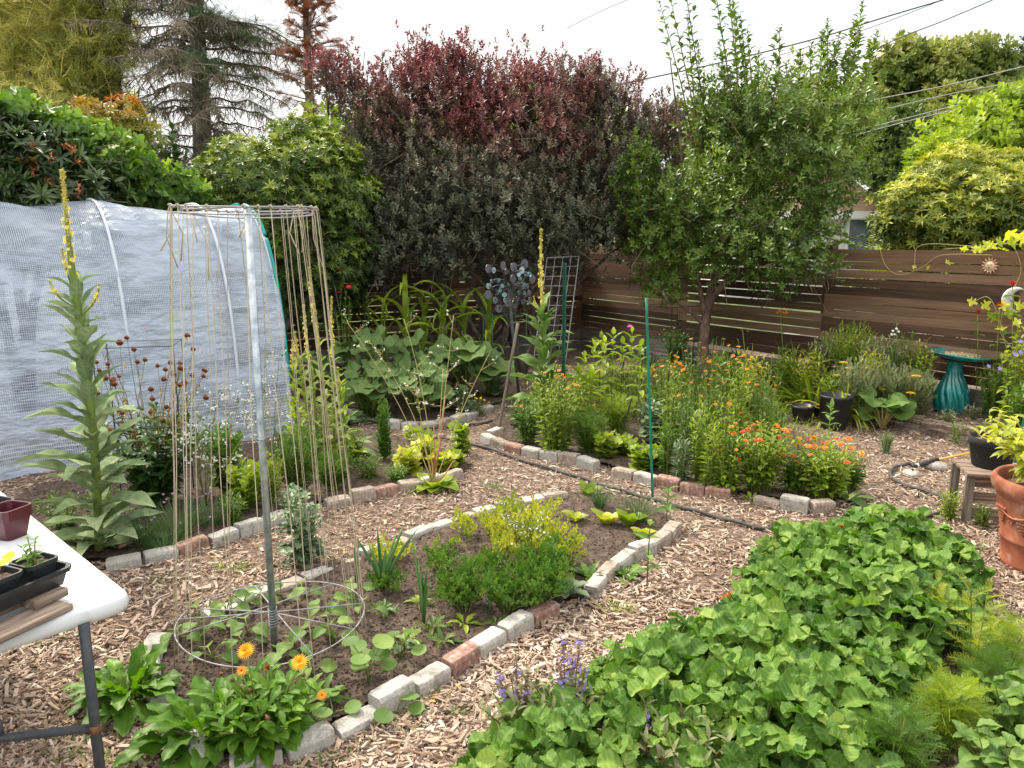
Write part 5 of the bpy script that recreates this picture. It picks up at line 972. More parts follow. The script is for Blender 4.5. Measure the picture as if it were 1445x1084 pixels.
# ================================================================== garden plants
m_stemg = leafm('green_stem', (.05,.09,.02), (.12,.19,.05), (.22,.28,.10), rough=.5, trans=.1)
m_stemp = leafm('pale_stem', (.22,.22,.10), (.34,.33,.17), (.42,.40,.24), rough=.6, trans=.05)
m_stemr = leafm('brown_stem', (.09,.05,.03), (.18,.11,.07), rough=.7, trans=.02)
g_mid = leafm('leaf_mid', (.03,.075,.014), (.065,.15,.025), (.12,.22,.04), trans=.3)
g_lime = leafm('leaf_lime', (.07,.14,.02), (.16,.26,.035), (.30,.40,.07), trans=.35)
g_yel = leafm('leaf_yellow_green', (.13,.19,.03), (.27,.35,.05), (.44,.46,.10), trans=.35)
g_dark = leafm('leaf_dark', (.012,.035,.010), (.025,.075,.018), (.05,.12,.025), trans=.2)
g_blue = leafm('leaf_blue_green', (.05,.10,.07), (.10,.17,.12), (.17,.25,.18), trans=.15)
g_mull = leafm('leaf_felted', (.075,.135,.085), (.135,.215,.145), (.23,.32,.24), rough=.8, trans=.15, spec=.15)
g_grey = leafm('leaf_silver', (.11,.15,.10), (.19,.25,.17), (.30,.36,.26), rough=.8, trans=.15)
g_squash = leafm('leaf_squash', (.04,.09,.035), (.08,.155,.055), (.14,.23,.085), rough=.65, trans=.2)
g_lett = leafm('leaf_lettuce', (.03,.09,.010), (.06,.16,.018), (.12,.25,.03), rough=.5, trans=.3)
g_pars = leafm('leaf_parsley', (.03,.085,.015), (.065,.16,.025), (.13,.24,.045), rough=.5, trans=.25)
g_dry = leafm('leaf_dry', (.18,.11,.05), (.33,.23,.11), (.45,.36,.2), rough=.9, trans=.1)
def fl(name, base, deep, core, rough=.6): return mat(name, [(0,deep),(.35,base),(.6,base),(.78,core),(1,core)], rough=rough, trans=.25, src='tint')
f_org = fl('petal_orange', (.82,.25,.02), (.55,.10,.01), (.22,.06,.02)); f_red = fl('petal_red_orange', (.78,.09,.02), (.45,.03,.01), (.25,.05,.02))
f_yor = fl('petal_yellow_orange', (.95,.52,.02), (.85,.28,.01), (.60,.13,.01)); f_yel = fl('petal_yellow', (.85,.62,.04), (.65,.42,.02), (.6,.4,.03))
f_pink = fl('petal_magenta', (.75,.08,.48), (.5,.04,.3), (.6,.4,.1)); f_crim = fl('petal_crimson', (.62,.012,.03), (.35,.005,.015), (.2,.01,.02))
f_mul = fl('petal_mullein', (.85,.72,.16), (.5,.42,.1), (.5,.3,.03)); f_white = fl('petal_white', (.75,.74,.72), (.5,.48,.5), (.6,.6,.3)); f_viol = fl('petal_violet', (.33,.27,.72), (.2,.14,.5), (.5,.45,.7))
f_brown = leafm('brown_seed', (.09,.03,.015), (.18,.07,.035), (.30,.14,.07), rough=.9, trans=.02)
PET = petals(15, .30, 2); PET1 = petals(9, .42, 1, cup=.35, core=.3); SMALLP = petals(5, .8, 1, cup=.3, core=.22, dark=.3, prof='obov')
FM = {}
def fmesh(tpl, m, key):
    if key not in FM: FM[key] = MB().add(tpl[0], tpl[1], .45+(tpl[2] if len(tpl) > 2 else 0)).mesh('flower', m)
    return FM[key]
def flowers(parent, pts, kinds, size, seed=0, tilt=.6, face=None, name='flower'):
    """each bloom a part of its own"""
    r = np.random.default_rng(seed); 
    for p in pts:
        me = kinds[r.integers(len(kinds))]; o = ob(name, me, parent, p); s = r.uniform(size[0], size[1]); o.scale = (s, s, s)
        n = np.array([r.normal(0, tilt*.6), r.normal(-.25, tilt*.6), 1.]); 
        if face is not None: n = n*.5+np.array(face)
        o.rotation_euler = Vector(n).to_track_quat('Z', 'Y').to_euler()
def Tp(*a, n=3, **k): return [blade(*a, arch=k.pop('arch', .7)*(0.6+.4*i), **k) if 0 else blade(*a, **{**k, 'arch': k.get('arch', .7)*(.6+.4*i)}) for i in range(n)]
LAN = Tp(.26, 'lance', 4, fold=.3, arch=.7); OVA = Tp(.5, 'ovate', 4, fold=.22, arch=.7); OBO = Tp(.36, 'obov', 4, fold=.2, arch=.8); STR = Tp(.05, 'strap', 6, fold=.2, arch=1.2); BRD = Tp(.75, 'ovate', 5, fold=.15, arch=.8, wave=.08)
def herb(h, r_, ns, tpl, ll, nl, seed=0, start=.12, lift=.5, hv=.3, srad=.0035, opp=False, lean=(0,0), tint=(.5,.17), shrink=.55, bend=.25, base=.03, lower=1.0):
    r = np.random.default_rng(seed); S, Lf = MB(), MB(); tips = []; Ps, Ds, Us, Ss, Ts = [], [], [], [], []
    if ns > 4: ns = int(ns*1.25); ll = ll*1.2; nl = int(nl*1.3); h = h*1.1; hv = hv*.7
    for i in range(ns):
        az = i*2.4+r.uniform(-.4, .4); rr = r_*math.sqrt((i+.5)/ns); hh = h*(1-hv*r.random())*(1-.22*(rr/max(r_, 1e-6))**2)
        d = np.array([math.cos(az), math.sin(az), 0]); p0 = d*min(base, rr*.3); p2 = d*rr+np.array([lean[0]*hh, lean[1]*hh, hh]); p1 = p0*(1-bend)+p2*bend+np.array([0, 0, hh*.35]); s = np.linspace(0, 1, 7)[:, None]
        P = p0*(1-s)**2+p1*2*s*(1-s)+p2*s*s; tube(S, P, np.linspace(srad, srad*.5, 7), 5, tint=r.random(), cap=False); tips.append(P[-1])
        T = np.linspace(start, 1, nl)+r.uniform(-.5, .5, nl)*.5/nl; T = np.clip(T, 0, 1)
        for k, t in enumerate(T):
            q = p0*(1-t)**2+p1*2*t*(1-t)+p2*t*t
            for m in ((0, PI) if opp else (0,)):
                a = (k*PI/2 if opp else k*2.4)+i+m+r.uniform(-.25, .25); e = lift+.7*t**3+r.normal(0, .15); dv = np.array([math.cos(a)*math.cos(e), math.sin(a)*math.cos(e), math.sin(e)])
                Ps.append(q); Ds.append(dv); Us.append((-dv[0]*.4+r.normal(0,.2), -dv[1]*.4+r.normal(0,.2), 1)); Ss.append(ll*(lower-(lower-shrink)*t)*r.uniform(.75, 1.15)); Ts.append(np.clip(r.normal(tint[0]+.15*(t-.5), tint[1]), 0, 1))
    Ps, Ds, Us, Ss, Ts = map(np.array, (Ps, Ds, Us, Ss, Ts)); R = frames(Ds, Us); g = r.integers(0, len(tpl), len(Ps))
    for k in range(len(tpl)): m = g == k; scatter(Lf, tpl[k], Ps[m], R[m], Ss[m], Ts[m])
    return S, Lf, np.array(tips)
def rosette(n, ln, tpl, seed=0, lift=(.3, 1.2), tint=(.5,.15), base=.01, size=(.7,1.1), z=.0, hgt=0):
    r = np.random.default_rng(seed); Lf = MB(); a = np.arange(n)*2.4+r.uniform(-.3,.3,n); q = np.arange(n)/max(1, n-1); e = lift[0]+(lift[1]-lift[0])*q+r.normal(0,.08,n); d = np.stack([np.cos(a)*np.cos(e), np.sin(a)*np.cos(e), np.sin(e)], -1)
    P = np.stack([np.cos(a)*base, np.sin(a)*base, z+hgt*q], -1); R = frames(d, np.stack([-d[:,0]*.5+r.normal(0,.1,n), -d[:,1]*.5+r.normal(0,.1,n), np.ones(n)], -1)); S = ln*r.uniform(size[0], size[1], n)*(1-.35*q); T = np.clip(r.normal(tint[0]+.15*(q-.5), tint[1], n), 0, 1); g = r.integers(0, len(tpl), n)
    for k in range(len(tpl)): m = g == k; scatter(Lf, tpl[k], P[m], R[m], S[m], T[m])
    return Lf
def plant(name, lab, cat, p, parts, group=None, rz=0):
    t = thing(name, lab, cat, p, group, rz)
    for nm, mb, m in parts:
        if mb.n: mb.build(nm, m, t)
    return t
def hgt(py_top, p): return max(.03, zat(py_top, p[1])-p[2])
def wid(px, p): return px*p[1]*1.01/FPX
SEED = [1000]
def sd_(): SEED[0] += 1; return SEED[0]
# ---------------- mullein: felted leaves up a stalk, then the flower spike
MUL = [blade(.36, 'lance', 12, fold=.25, arch=a, a0=.15, wave=.10, cols=8, vein=.45, wf=6, twist=tw_) for a, tw_ in ((.45,.2), (.8,-.3), (1.2,.1))]
def mullein(lab, px, py, ytop, leafn, ll, spike0, side=(), seed=0, xt=None, mat_l=None, srad=.012, sprad=.022, density=1., group=None):
    p = B(px, py); h = hgt(ytop, p); r = np.random.default_rng(seed); tipx = (D(xt, ytop, p[1])[0]-p[0]) if xt else 0
    ax_ = lambda s: np.array([tipx*s**1.3+.012*math.sin(s*5)*h, 0, h*s]); S = MB(); tube(S, [ax_(s) for s in np.linspace(0, 1, 24)], np.interp(np.linspace(0, 1, 24), [0, spike0, 1], [srad, srad*.8, .004]), 9)
    t = thing('mullein', lab, 'mullein', p, group); n = leafn; s = (np.linspace(0, 1, n))**1.15*spike0; a = np.arange(n)*2.4; q = s/spike0; a = a+r.normal(0,.25,n); e = .3+.75*q+r.normal(0,.13,n); d = np.stack([np.cos(a)*np.cos(e), np.sin(a)*np.cos(e), np.sin(e)], -1)
    Lf = MB(); P = np.array([ax_(x) for x in s]); R = frames(d, np.stack([-d[:,0]*.3, -d[:,1]*.3, np.ones(n)], -1)); Sz = ll*(1-.58*q**1.25)*r.uniform(.7, 1.12, n); g = r.integers(0, 3, n)
    for k in range(3): m = g == k; scatter(Lf, MUL[k], P[m], R[m], Sz[m], np.clip(r.normal(.5, .15, m.sum()), 0, 1))
    Lf.build('foliage', mat_l or g_mull, t); S.build('stalk', m_stemg, t)
    bud = join([(blade(.6, 'ovate', 2, fold=.3, arch=.3, a0=.3), rotz(k*2.1) @ rotx(.8), (0,0,0), 1.) for k in range(3)])
    def spk(f, s0, s1, rad):
        hh = np.linalg.norm(f(s1)-f(s0)); n = int(hh/.0011*density); u = r.random(n); c = np.array([f(s0+(s1-s0)*x) for x in u]); a = r.uniform(0, 6.28, n); rr = rad*(1-.75*u**2)*np.minimum(1, .5+u*6); d = np.stack([np.cos(a), np.sin(a), .6+0*a], -1)
        B_ = MB(); scatter(B_, bud, c+np.stack([np.cos(a)*rr*.45, np.sin(a)*rr*.45, 0*a], -1), frames(norm(d), np.tile([0.,0,1], (n,1))), r.uniform(.6, 1.1, n)*rad*.85, rnd(n, .3, 1)); B_.build('spike', leafm('mullein_bud', (.24,.27,.09), (.42,.43,.16), (.60,.57,.26), rough=.7, trans=.1), t)
        k = int(n*.07); F = MB(); u = r.beta(1.6, 2.2, k); u = np.where(r.random(k) < .5, .25+.5*(np.round(u*5)/5)+r.normal(0,.02,k), u); u = np.clip(u, .05, .93); c = np.array([f(s0+(s1-s0)*x) for x in u]); a = r.uniform(0, 6.28, k); rr = rad*(1-.7*u**2); d = np.stack([np.cos(a), np.sin(a), .2+0*a], -1)
        tp = (SMALLP[0][:, [0, 2, 1]]*np.array([1, 1, -1.]), SMALLP[1], SMALLP[2]); scatter(F, tp, c+d*rr[:, None]*.95, frames(norm(d), np.tile([0.,0,1], (k,1))), r.uniform(.008, .013, k)*(rad/.022)**.5, .45); F.build('blossoms', f_mul, t)
    spk(ax_, spike0, 1, sprad)
    for (s0, dx, dz, s1) in side:
        b0 = ax_(s0); tip = b0+np.array([dx, r.uniform(-.03, .03), dz]); f = lambda s, b0=b0, tip=tip: b0*(1-s)**2+(b0+np.array([(tip-b0)[0]*.9, (tip-b0)[1]*.9, dz*.35]))*2*s*(1-s)+tip*s*s; ST = MB(); tube(ST, [f(x) for x in np.linspace(0, 1, 10)], .005, 6); ST.build('side_stalk', m_stemg, t); spk(f, s1, 1, sprad*.6)
    return t
k = G(140,775)[1]/FPX
mullein('tall mullein with felted leaves and one long yellow flower spike in front of the tunnel', 140, 776, 243, 64, .44, .70, ((.66,-36*k,38*k,.45),(.64,36*k,44*k,.35),(.70,-12*k,60*k,.5)), 3, xt=95, srad=.024, sprad=.030)
mullein('slender mullein with pale yellow spike beside the wire panel', 762, 600, 325, 46, .48, .60, ((.58,-.08,.16,.3),), 4, xt=767, sprad=.03, mat_l=leafm('leaf_mullein_bright', (.06,.13,.04), (.11,.21,.07), (.19,.30,.11), rough=.6, trans=.2))
for i, (x, y, yt, xt) in enumerate(((462,668,378,440),(470,662,420,471),(448,668,432,431),(440,660,470,418),(418,655,482,415),(488,655,520,478))):
    mullein(['tallest of the pale mulleins behind the string trellis','pale mullein with yellow spike just right of the tallest one','pale mullein with short spike left of the tallest one','slim mullein stalk left of the pale mullein cluster','small mullein with green buds beside the tunnel edge','short budding mullein right of the pale mullein cluster'][i], x, y, yt, 30, .24, .62 if i < 3 else .8, (), 10+i, xt=xt, mat_l=g_lime if i > 3 else leafm('leaf_mullein_pale', (.10,.17,.05), (.18,.27,.08), (.28,.36,.13), rough=.6, trans=.25), srad=.010, sprad=.022, group='pale mulleins behind the trellis')
for (x, y, n, ln, s, lab) in ((485,600,9,.36,31,'low grey green mullein rosette beside the parsley plant'),(492,640,7,.34,32,'big leaved rosette right of the pale mulleins'),(120,770,10,.36,33,'large felted rosette at the foot of the tall mullein')):
    p = B(x, y); plant('mullein', lab, 'mullein', p, [('foliage', rosette(n, ln, MUL, s, (.15,.9)), g_mull)])
# ---------------- calendulas / marigolds
K_ORG, K_RED, K_YOR, K_YEL = fmesh(PET, f_org, 'org'), fmesh(PET, f_red, 'red'), fmesh(petals(24, .22, 3), f_yor, 'yor'), fmesh(PET1, f_yel, 'yel')
K_PINK, K_CRIM, K_WHITE, K_ORG1 = fmesh(PET, f_pink, 'pink'), fmesh(petals(22, .2, 3, cup=.5), f_crim, 'crim'), fmesh(SMALLP, f_white, 'wh'), fmesh(PET1, f_org, 'org1')
def cal(lab, px, py, ytop, wpx, ns, nf, kinds, fs, m=g_mid, ll=.09, seed=None, nl=9, tpl=OBO, group=None, name='calendula', cat='calendula', lift=.5, tipsup=.05, lean=(0,0), tint=(.5,.17), hv=.3, srad=.003):
    seed = seed or sd_(); p = B(px, py); h = hgt(ytop, p); w = wid(wpx, p); S, Lf, tips = herb(h, w, ns, tpl, ll, nl, seed, lift=lift, lean=lean, tint=tint, hv=hv, srad=srad, shrink=.28, base=.1); t = plant(name, lab, cat, p, [('stems', S, m_stemg), ('foliage', Lf, m)], group)
    r = np.random.default_rng(seed); idx = r.choice(len(tips), min(nf, len(tips)), replace=False); flowers(t, tips[idx]+np.array([0,0,tipsup*.2]), kinds, (fs[0]*1.1, fs[1]*1.1), seed); return t
cal('big calendula clump with red orange blooms, left of the two in front', 1072, 690, 598, 52, 46, 26, [K_RED, K_ORG, K_RED], (.016,.026), g_lime, .10, 201, 10)
cal('big calendula clump with orange blooms, right of the two in front', 1163, 702, 622, 50, 44, 20, [K_ORG, K_RED, K_ORG], (.016,.027), g_lime, .10, 202, 10)
cal('small calendula filling the gap between the two front clumps', 1120, 694, 632, 28, 24, 9, [K_RED, K_ORG], (.015,.023), g_mid, .09, 203, 9)
cal('calendula with few blooms left of the big front clumps', 1025, 692, 625, 26, 20, 6, [K_RED, K_ORG1], (.014,.02), g_lime, .08, 204, 9)
cal('calendula leaning right over the soil beside the front clumps', 1200, 690, 640, 24, 18, 7, [K_ORG, K_YOR], (.015,.022), g_mid, .08, 205, 9)
r = np.random.default_rng(77)
for i, (x, y, yt, w, n, f) in enumerate(((945,640,520,26,16,9),(975,625,505,26,16,9),(1010,625,500,26,16,9),(1040,640,512,24,14,8),(1000,650,545,24,16,5),(965,655,560,22,14,3),(1045,610,500,22,14,8),(935,605,520,22,12,6),(1075,640,525,22,12,5),(1020,672,575,24,16,3))):
    cal('loose orange flowered calendula in the dense stand behind the green stake', x, y, yt-16, w, n, f, [K_ORG1, K_ORG], (.014,.023), g_mid if i % 3 else g_lime, .10, 210+i, 9, LAN, 'orange calendulas behind the green stake', lift=.6, srad=.0035)
cal('bushy calendula with scattered orange blooms below the slender mullein', 785, 638, 522, 46, 48, 13, [K_ORG, K_ORG1], (.013,.021), g_lime, .085, 231, 12, OBO)
cal('calendula with a few orange blooms beside the wooden stick', 745, 625, 560, 28, 20, 5, [K_ORG1], (.014,.02), g_mid, .09, 232, 10, OBO)
cal('small marigold with yellow blooms at the front of the squash bed', 676, 588, 562, 16, 14, 7, [K_YEL], (.013,.019), g_dark, .04, 233, 9, [feather(7,1,.6,1,.03,3)], name='marigold', cat='marigold')
cal('yellow dotted marigold far behind the wooden stick', 702, 520, 500, 14, 8, 5, [K_YEL], (.014,.02), g_mid, .05, 234, 7, LAN, name='marigold', cat='marigold')
for i, (x, y, yt, w, f) in enumerate(((1100,560,505,20,3),(1130,575,500,18,3),(1085,600,545,18,3))): cal('single stemmed calendula with orange blooms near the fruit tree', x, y, yt, w, 7, f, [K_ORG1, K_ORG], (.014,.022), g_lime, .08, 240+i, 8, LAN, 'thin calendulas near the fruit tree')
# near clump, five blooms placed as in the photo
p = B(372, 1046); S, Lf, tips = herb(.18, .20, 26, Tp(.34, 'obov', 10, fold=.2, arch=.9, wave=.05, cols=6, vein=.25), .115, 9, 250, lift=.45, srad=.005, lower=1.15)
cl = plant('calendula', 'near calendula clump with yellow orange blooms spilling over the front bricks', 'calendula', p, [('stems', S, m_stemg), ('foliage', Lf, g_lett)])
dk = fmesh(PET, fl('petal_dark_edge', (.85,.35,.02), (.6,.12,.01), (.10,.015,.01)), 'dkc'); wilt = fmesh(petals(14, .22, 2, cup=1.1), fl('petal_wilted', (.35,.08,.02), (.2,.04,.02), (.1,.03,.02)), 'wilt')
for (x, y, z, me, s, tl) in ((347,919,.33,K_YOR,.033,.35),(423,935,.31,K_YOR,.031,.5),(341,947,.27,dk,.021,.6),(379,944,.28,wilt,.022,.2),(454,981,.20,dk,.019,1.0),(452,982,.19,dk,.001,1)):
    if s < .01: continue
    q = G(x, y, z+p[2]); q = q+np.array([0, 0, 0]); o = ob('flower', me, cl, q-p); o.scale = (s,)*3; o.rotation_euler = (.55+tl*.3, tl-.45, 0); st = MB(); rt_ = np.array([(q-p)[0]*.3, (q-p)[1]*.4, .04]); tube(st, [rt_, rt_*.5+(q-p)*.5+(0,0,.03), q-p-(0,0,.006)], .0028, 6); st.build('flower_stem', m_stemg, cl)
for (x, y, z) in ((328,960,.24),(428,953,.25),(378,1014,.20),(352,975,.2)):
    q = G(x, y, z+p[2])-p; st = MB(); tube(st, [q*.3+(0,0,.03), q*.7+(0,0,.04), q], .0025, 6); lathe(st, [(0,-.008),(.007,-.004),(.008,.004),(.003,.008),(0,.009)], 9, tint=.0, c=q); st.build('seed_head', m_stemr, cl)
# ---------------- lettuces and rosettes near
LET = [blade(.30, 'obov', 14, fold=.15, arch=a, a0=.15, wave=.16, serr=.22, cols=6, wf=10, vein=.3) for a in (.5, .9, 1.3)]
for (x, y, n, ln, s, lab) in ((292,1040,48,.31,301,'bright green lettuce at the near corner of the bean bed beside the calendula'),(182,985,48,.26,302,'leafy green chicory growing against the table leg side bricks')):
    p = G(x, y, .03); plant('lettuce', lab, 'lettuce', p, [('foliage', rosette(n, ln, LET, s, (.15,1.25), tint=(.45,.15), base=.02), g_lett)])
# ---------------- parsley, celery, chives, onions in the bean bed
PAR = [join([(fanleaf(5, .45, teeth=.1, cup=.2, rim=14, seed=s*3+k, corr=.08), frames(np.array([[math.sin(a), math.cos(a), .15]]), np.array([[0,0,1.]]))[0], (math.sin(a)*.28*(k > 0), .35+.3*(k == 0)+math.cos(a)*.2, 0), .5) for k, a in enumerate((0, 1.1, -1.1))]+[(blade(.03, 'needle', 2), np.eye(3), (0,0,0), .6)]) for s in range(3)]
def parsley(lab, x, y, yt, w, n, m=g_pars, s=None, grp=None, ll=.075, name='parsley', tint=(.5,.18)):
    s = s or sd_(); p = B(x, y); h = hgt(yt, p); S, Lf, t_ = herb(h*.95, wid(w*1.4, p), int(n*.62), PAR, ll*.9, 4, s, start=.45, lift=.8, hv=.95, tint=tint, srad=.0025); return plant(name, lab, name, p, [('stems', S, m_stemg), ('foliage', Lf, m)], grp)
parsley('curly parsley in the bean bed, leftmost of the row', 648, 852, 792, 36, 40); parsley('curly parsley in the middle of the parsley row', 715, 862, 798, 36, 46); parsley('dense parsley right in the row nearest the front bricks', 760, 855, 790, 40, 60); parsley('tall parsley at the right end of the row', 770, 835, 762, 34, 50)
parsley('small parsley at the back left of the row', 622, 800, 782, 22, 18); parsley('parsley tuft behind the middle of the row', 690, 815, 785, 26, 26)
parsley('flat celery plant with long green stalks left of the parsley row', 656, 862, 822, 20, 12, ll=.09, name='celery')
parsley('flat leaved celery at the base of the leek', 545, 832, 808, 26, 16, name='celery')
for i, (x, y, yt, w, n) in enumerate(((735,775,715,36,34),(770,790,730,34,34),(700,760,715,30,24),(760,750,702,30,26),(800,795,748,26,22),(715,795,750,26,18))):
    parsley('yellowing celery in the back of the bean bed', x, y, yt, w, n, g_yel, 330+i, 'yellowing celery plants in the bean bed', ll=.07, name='celery', tint=(.5,.25))
parsley('yellowing parsley at the left of the bean bed beside the bricks', 550, 790, 768, 30, 16, g_yel, 341); parsley('pale celery beside the back bricks, near the trellis', 655, 755, 725, 16, 10, g_yel, 342, name='celery'); parsley('pale celery clump against the back bricks', 720, 735, 700, 16, 12, g_lime, 343, name='celery')
for i, (x, y, yt) in enumerate(((612,790,750),(640,775,742),(660,770,735))): parsley('narrow pale celery stem with a leafy top along the back bricks', x, y, yt, 9, 8, g_lime, 345+i, 'narrow celery stems along the back bricks', ll=.06, name='celery')
# frothy white/pink radish flowers over the yellow celery
def spray(lab, px, py, tops, flowerm, m=m_stemp, fs=(.008,.012), nb=7, rad=.0035, pods=True, name='bolted_radish', cat='radish', leaf=None, ll=.1, fn=6, seed=1, base_tpl=None, up=.35, twl=.16):
    p = B(px, py); r = np.random.default_rng(seed); t = thing(name, lab, cat, p); S, F, Lf = MB(), MB(), MB()
    for (x, y) in tops:
        q = D(x, y, p[1]+r.uniform(-.3,.3))-p; q1 = q*np.array([.35,.35,.55])+r.normal(0,.03,3); s = np.linspace(0, 1, 9)[:, None]; P = q1*2*s*(1-s)+q*s*s; tube(S, P, np.linspace(rad, rad*.4, 9), 5, tint=r.random())
        for k in range(nb):
            u = r.uniform(.35, 1); c = q1*2*u*(1-u)+q*u*u; a = r.uniform(0, 6.28); ln = r.uniform(.4, 1)*twl*(1.2-u*.5); e = c+np.array([math.cos(a)*ln, math.sin(a)*ln, ln*r.uniform(.2, 1)]); tube(S, [c, (c+e)/2+(0,0,-.01), e], [rad*.5, rad*.35, rad*.25], 3, tint=.5, cap=False)
            if pods:
                for z in range(3): w = r.random(); cc = c*(1-w)+e*w; tube(S, [cc, cc+r.normal(0,.014,3)+(0,0,.012)], [.003,.001], 3, tint=.3)
            for z in range(fn):
                w = r.uniform(.6, 1.05); cc = c*(1-w)+e*w+r.normal(0,.009,3); F_ = SMALLP; n_ = norm(r.normal(size=3)+np.array([0,-.3,.6])); R = frames(np.cross(n_, [1,0.1,0])[None], n_[None]); scatter(F, F_, cc[None], R, r.uniform(*fs), .45)
    if leaf is not None:
        LR = rosette(leaf[0], ll, leaf[1], seed, (.2, 1.1)); Lf = LR
    S.build('stems', m, t); 
    if F.n: F.build('blossoms', flowerm, t)
    if Lf.n: Lf.build('foliage', leaf[2], t)
    return t
spray('bolted radish with frothy white blooms in the middle of the bean bed', 745, 790, [(735,715),(750,725),(760,745),(742,735),(728,735)], f_white, m_stemg, seed=5, nb=6, fn=3, fs=(.006,.009))
spray('tall bolted radish with arching pale stalks and white blooms', 612, 690, [(570,450),(640,445),(520,480),(690,500),(490,455),(625,520),(585,520)], f_white, m_stemp, seed=6, nb=6, fn=3, fs=(.006,.010), leaf=(16, BRD, g_lime), ll=.24, rad=.0038)
spray('bolted mustard with thin white blooms in front of the tunnel', 290, 715, [(255,560),(300,575),(330,590),(280,600),(240,590),(340,560),(310,545),(355,600)], f_white, m_stemg, seed=7, nb=10, fn=5, fs=(.006,.010), rad=.003)
spray('thin bolted rocket with white blooms beside the tunnel edge', 385, 690, [(375,480),(395,500),(360,560),(400,560),(345,540)], f_white, m_stemg, seed=8, nb=8, fn=4, rad=.003, fs=(.006,.009))
def tuft(lab, x, y, yt, w, n, m, name='chives', cat='chives', s=None, fold=.3, wide=.03, grp=None, prof='needle', tint=(.5,.2), arch=.5):
    s = s or sd_(); p = B(x, y); h = hgt(yt, p); r = np.random.default_rng(s); T_ = [blade(wide, prof, 6, fold=fold, arch=arch*a) for a in (.3, 1, 1.8)]; Lf = MB(); a = r.uniform(0, 6.28, n); q = np.sqrt(r.random(n)); e = r.uniform(.85, 1.5, n); d = np.stack([np.cos(a)*np.cos(e), np.sin(a)*np.cos(e), np.sin(e)], -1); P = np.stack([np.cos(a)*q*wid(w, p)*.45, np.sin(a)*q*wid(w, p)*.45, 0*a], -1); g = r.integers(0, 3, n)
    for k in range(3): mm = g == k; scatter(Lf, T_[k], P[mm], frames(d[mm], np.tile([0.,0,1], (mm.sum(),1))), h*r.uniform(.65, 1.05, mm.sum()), np.clip(r.normal(tint[0], tint[1], mm.sum()), 0, 1))
    return plant(name, lab, cat, p, [('foliage', Lf, m)], grp)
g_chive = leafm('leaf_chive', (.025,.07,.03), (.05,.12,.045), (.10,.20,.07), trans=.15)
tuft('chive clump at the back of the bean bed, left of the two', 846, 715, 680, 16, 150, g_chive, wide=.02); tuft('chive clump by the green stake, right of the two', 900, 735, 692, 22, 170, g_chive, wide=.02)
for i, (x, y, yt, w) in enumerate(((205,765,718,36),(255,755,705,34),(300,742,700,30),(232,772,735,30))):
    t = tuft('chive clump along the left bed bricks below the string trellis', x, y, yt, w, 200, g_chive, s=360+i, wide=.016, grp='chive clumps along the left bed bricks'); p = B(x, y); r = np.random.default_rng(i); flowers(t, [np.array([r.normal(0,.08), r.normal(0,.05), hgt(yt, p)*r.uniform(.9,1.25)]) for _ in range(5)], [fmesh(petals(14,.2,3,cup=.9), fl('petal_chive', (.5,.32,.6), (.35,.2,.45), (.45,.3,.5)), 'chv')], (.010,.014), i)
g_onion = leafm('leaf_onion', (.03,.10,.05), (.06,.16,.07), (.13,.25,.10), trans=.15, rough=.4)
def onion(lab, x, y, tops, wd=.011, grp=None):
    p = B(x, y); S = MB(); r = np.random.default_rng(x)
    for (a, b) in tops: q = D(a, b, p[1]+r.normal(0,.03))-p; tube(S, [(0,0,0), q*.3+(0,0,.03), q*.7+(0,0,.02), q], [wd*.6, wd*.55, wd*.4, wd*.08], 7, tint=r.uniform(.2,.9))
    plant('leek', lab, 'leek', p, [('foliage', S, g_onion)], grp)
onion('large leek with leaves spreading in a wide V beside the trellis', 540, 830, [(500,755),(520,768),(532,745),(545,770),(560,752),(572,738),(590,745),(528,790),(555,775)], .016)
onion('single upright onion left of the leek', 503, 825, [(500,765),(506,760),(503,780)]); onion('tall thin onion in front of the celery', 598, 878, [(590,790),(595,802),(603,798),(600,812),(606,820),(580,750)], .012); onion('small flowering onion at the front of the parsley row', 691, 868, [(687,812),(694,815),(690,800)], .009)
# ---------------- beans on the strings, nasturtium
BEAN = [blade(.85, 'ovate', 10, fold=.12, arch=.6, a0=.1, cols=6, wave=.05, vein=.25), blade(.8, 'ovate', 10, fold=.2, arch=1.0, a0=.1, cols=6, vein=.25)]
g_bean = leafm('leaf_bean', (.06,.13,.035), (.10,.20,.06), (.17,.28,.09), rough=.6, trans=.3)
def seedling(lab, x, y, n, ll, h, tpl=BEAN, m=g_bean, name='bean_plant', cat='bean plant', grp=None, s=None, spread=.05):
    s = s or sd_(); p = B(x, y); r = np.random.default_rng(s); S, Lf = MB(), MB()
    for i in range(n):
        a = i*2.2+r.uniform(-.4,.4); zz = h*(.35+.65*(i+1)/n); c = np.array([math.cos(a)*spread*r.uniform(.4,1), math.sin(a)*spread*r.uniform(.4,1), zz]); tube(S, [(0,0,0), (c[0]*.2, c[1]*.2, zz*.6), c], .0022, 5); d = norm(np.array([math.cos(a), math.sin(a), r.uniform(-.25,.15)])); scatter(Lf, tpl[r.integers(len(tpl))], c[None], frames(d[None], np.array([[r.normal(0,.2), r.normal(0,.2)-.15, 1]])), r.uniform(.8,1.15)*ll, np.clip(r.normal(.5,.2), 0, 1))
    return plant(name, lab, cat, p, [('stems', S, m_stemg), ('foliage', Lf, m)], grp)
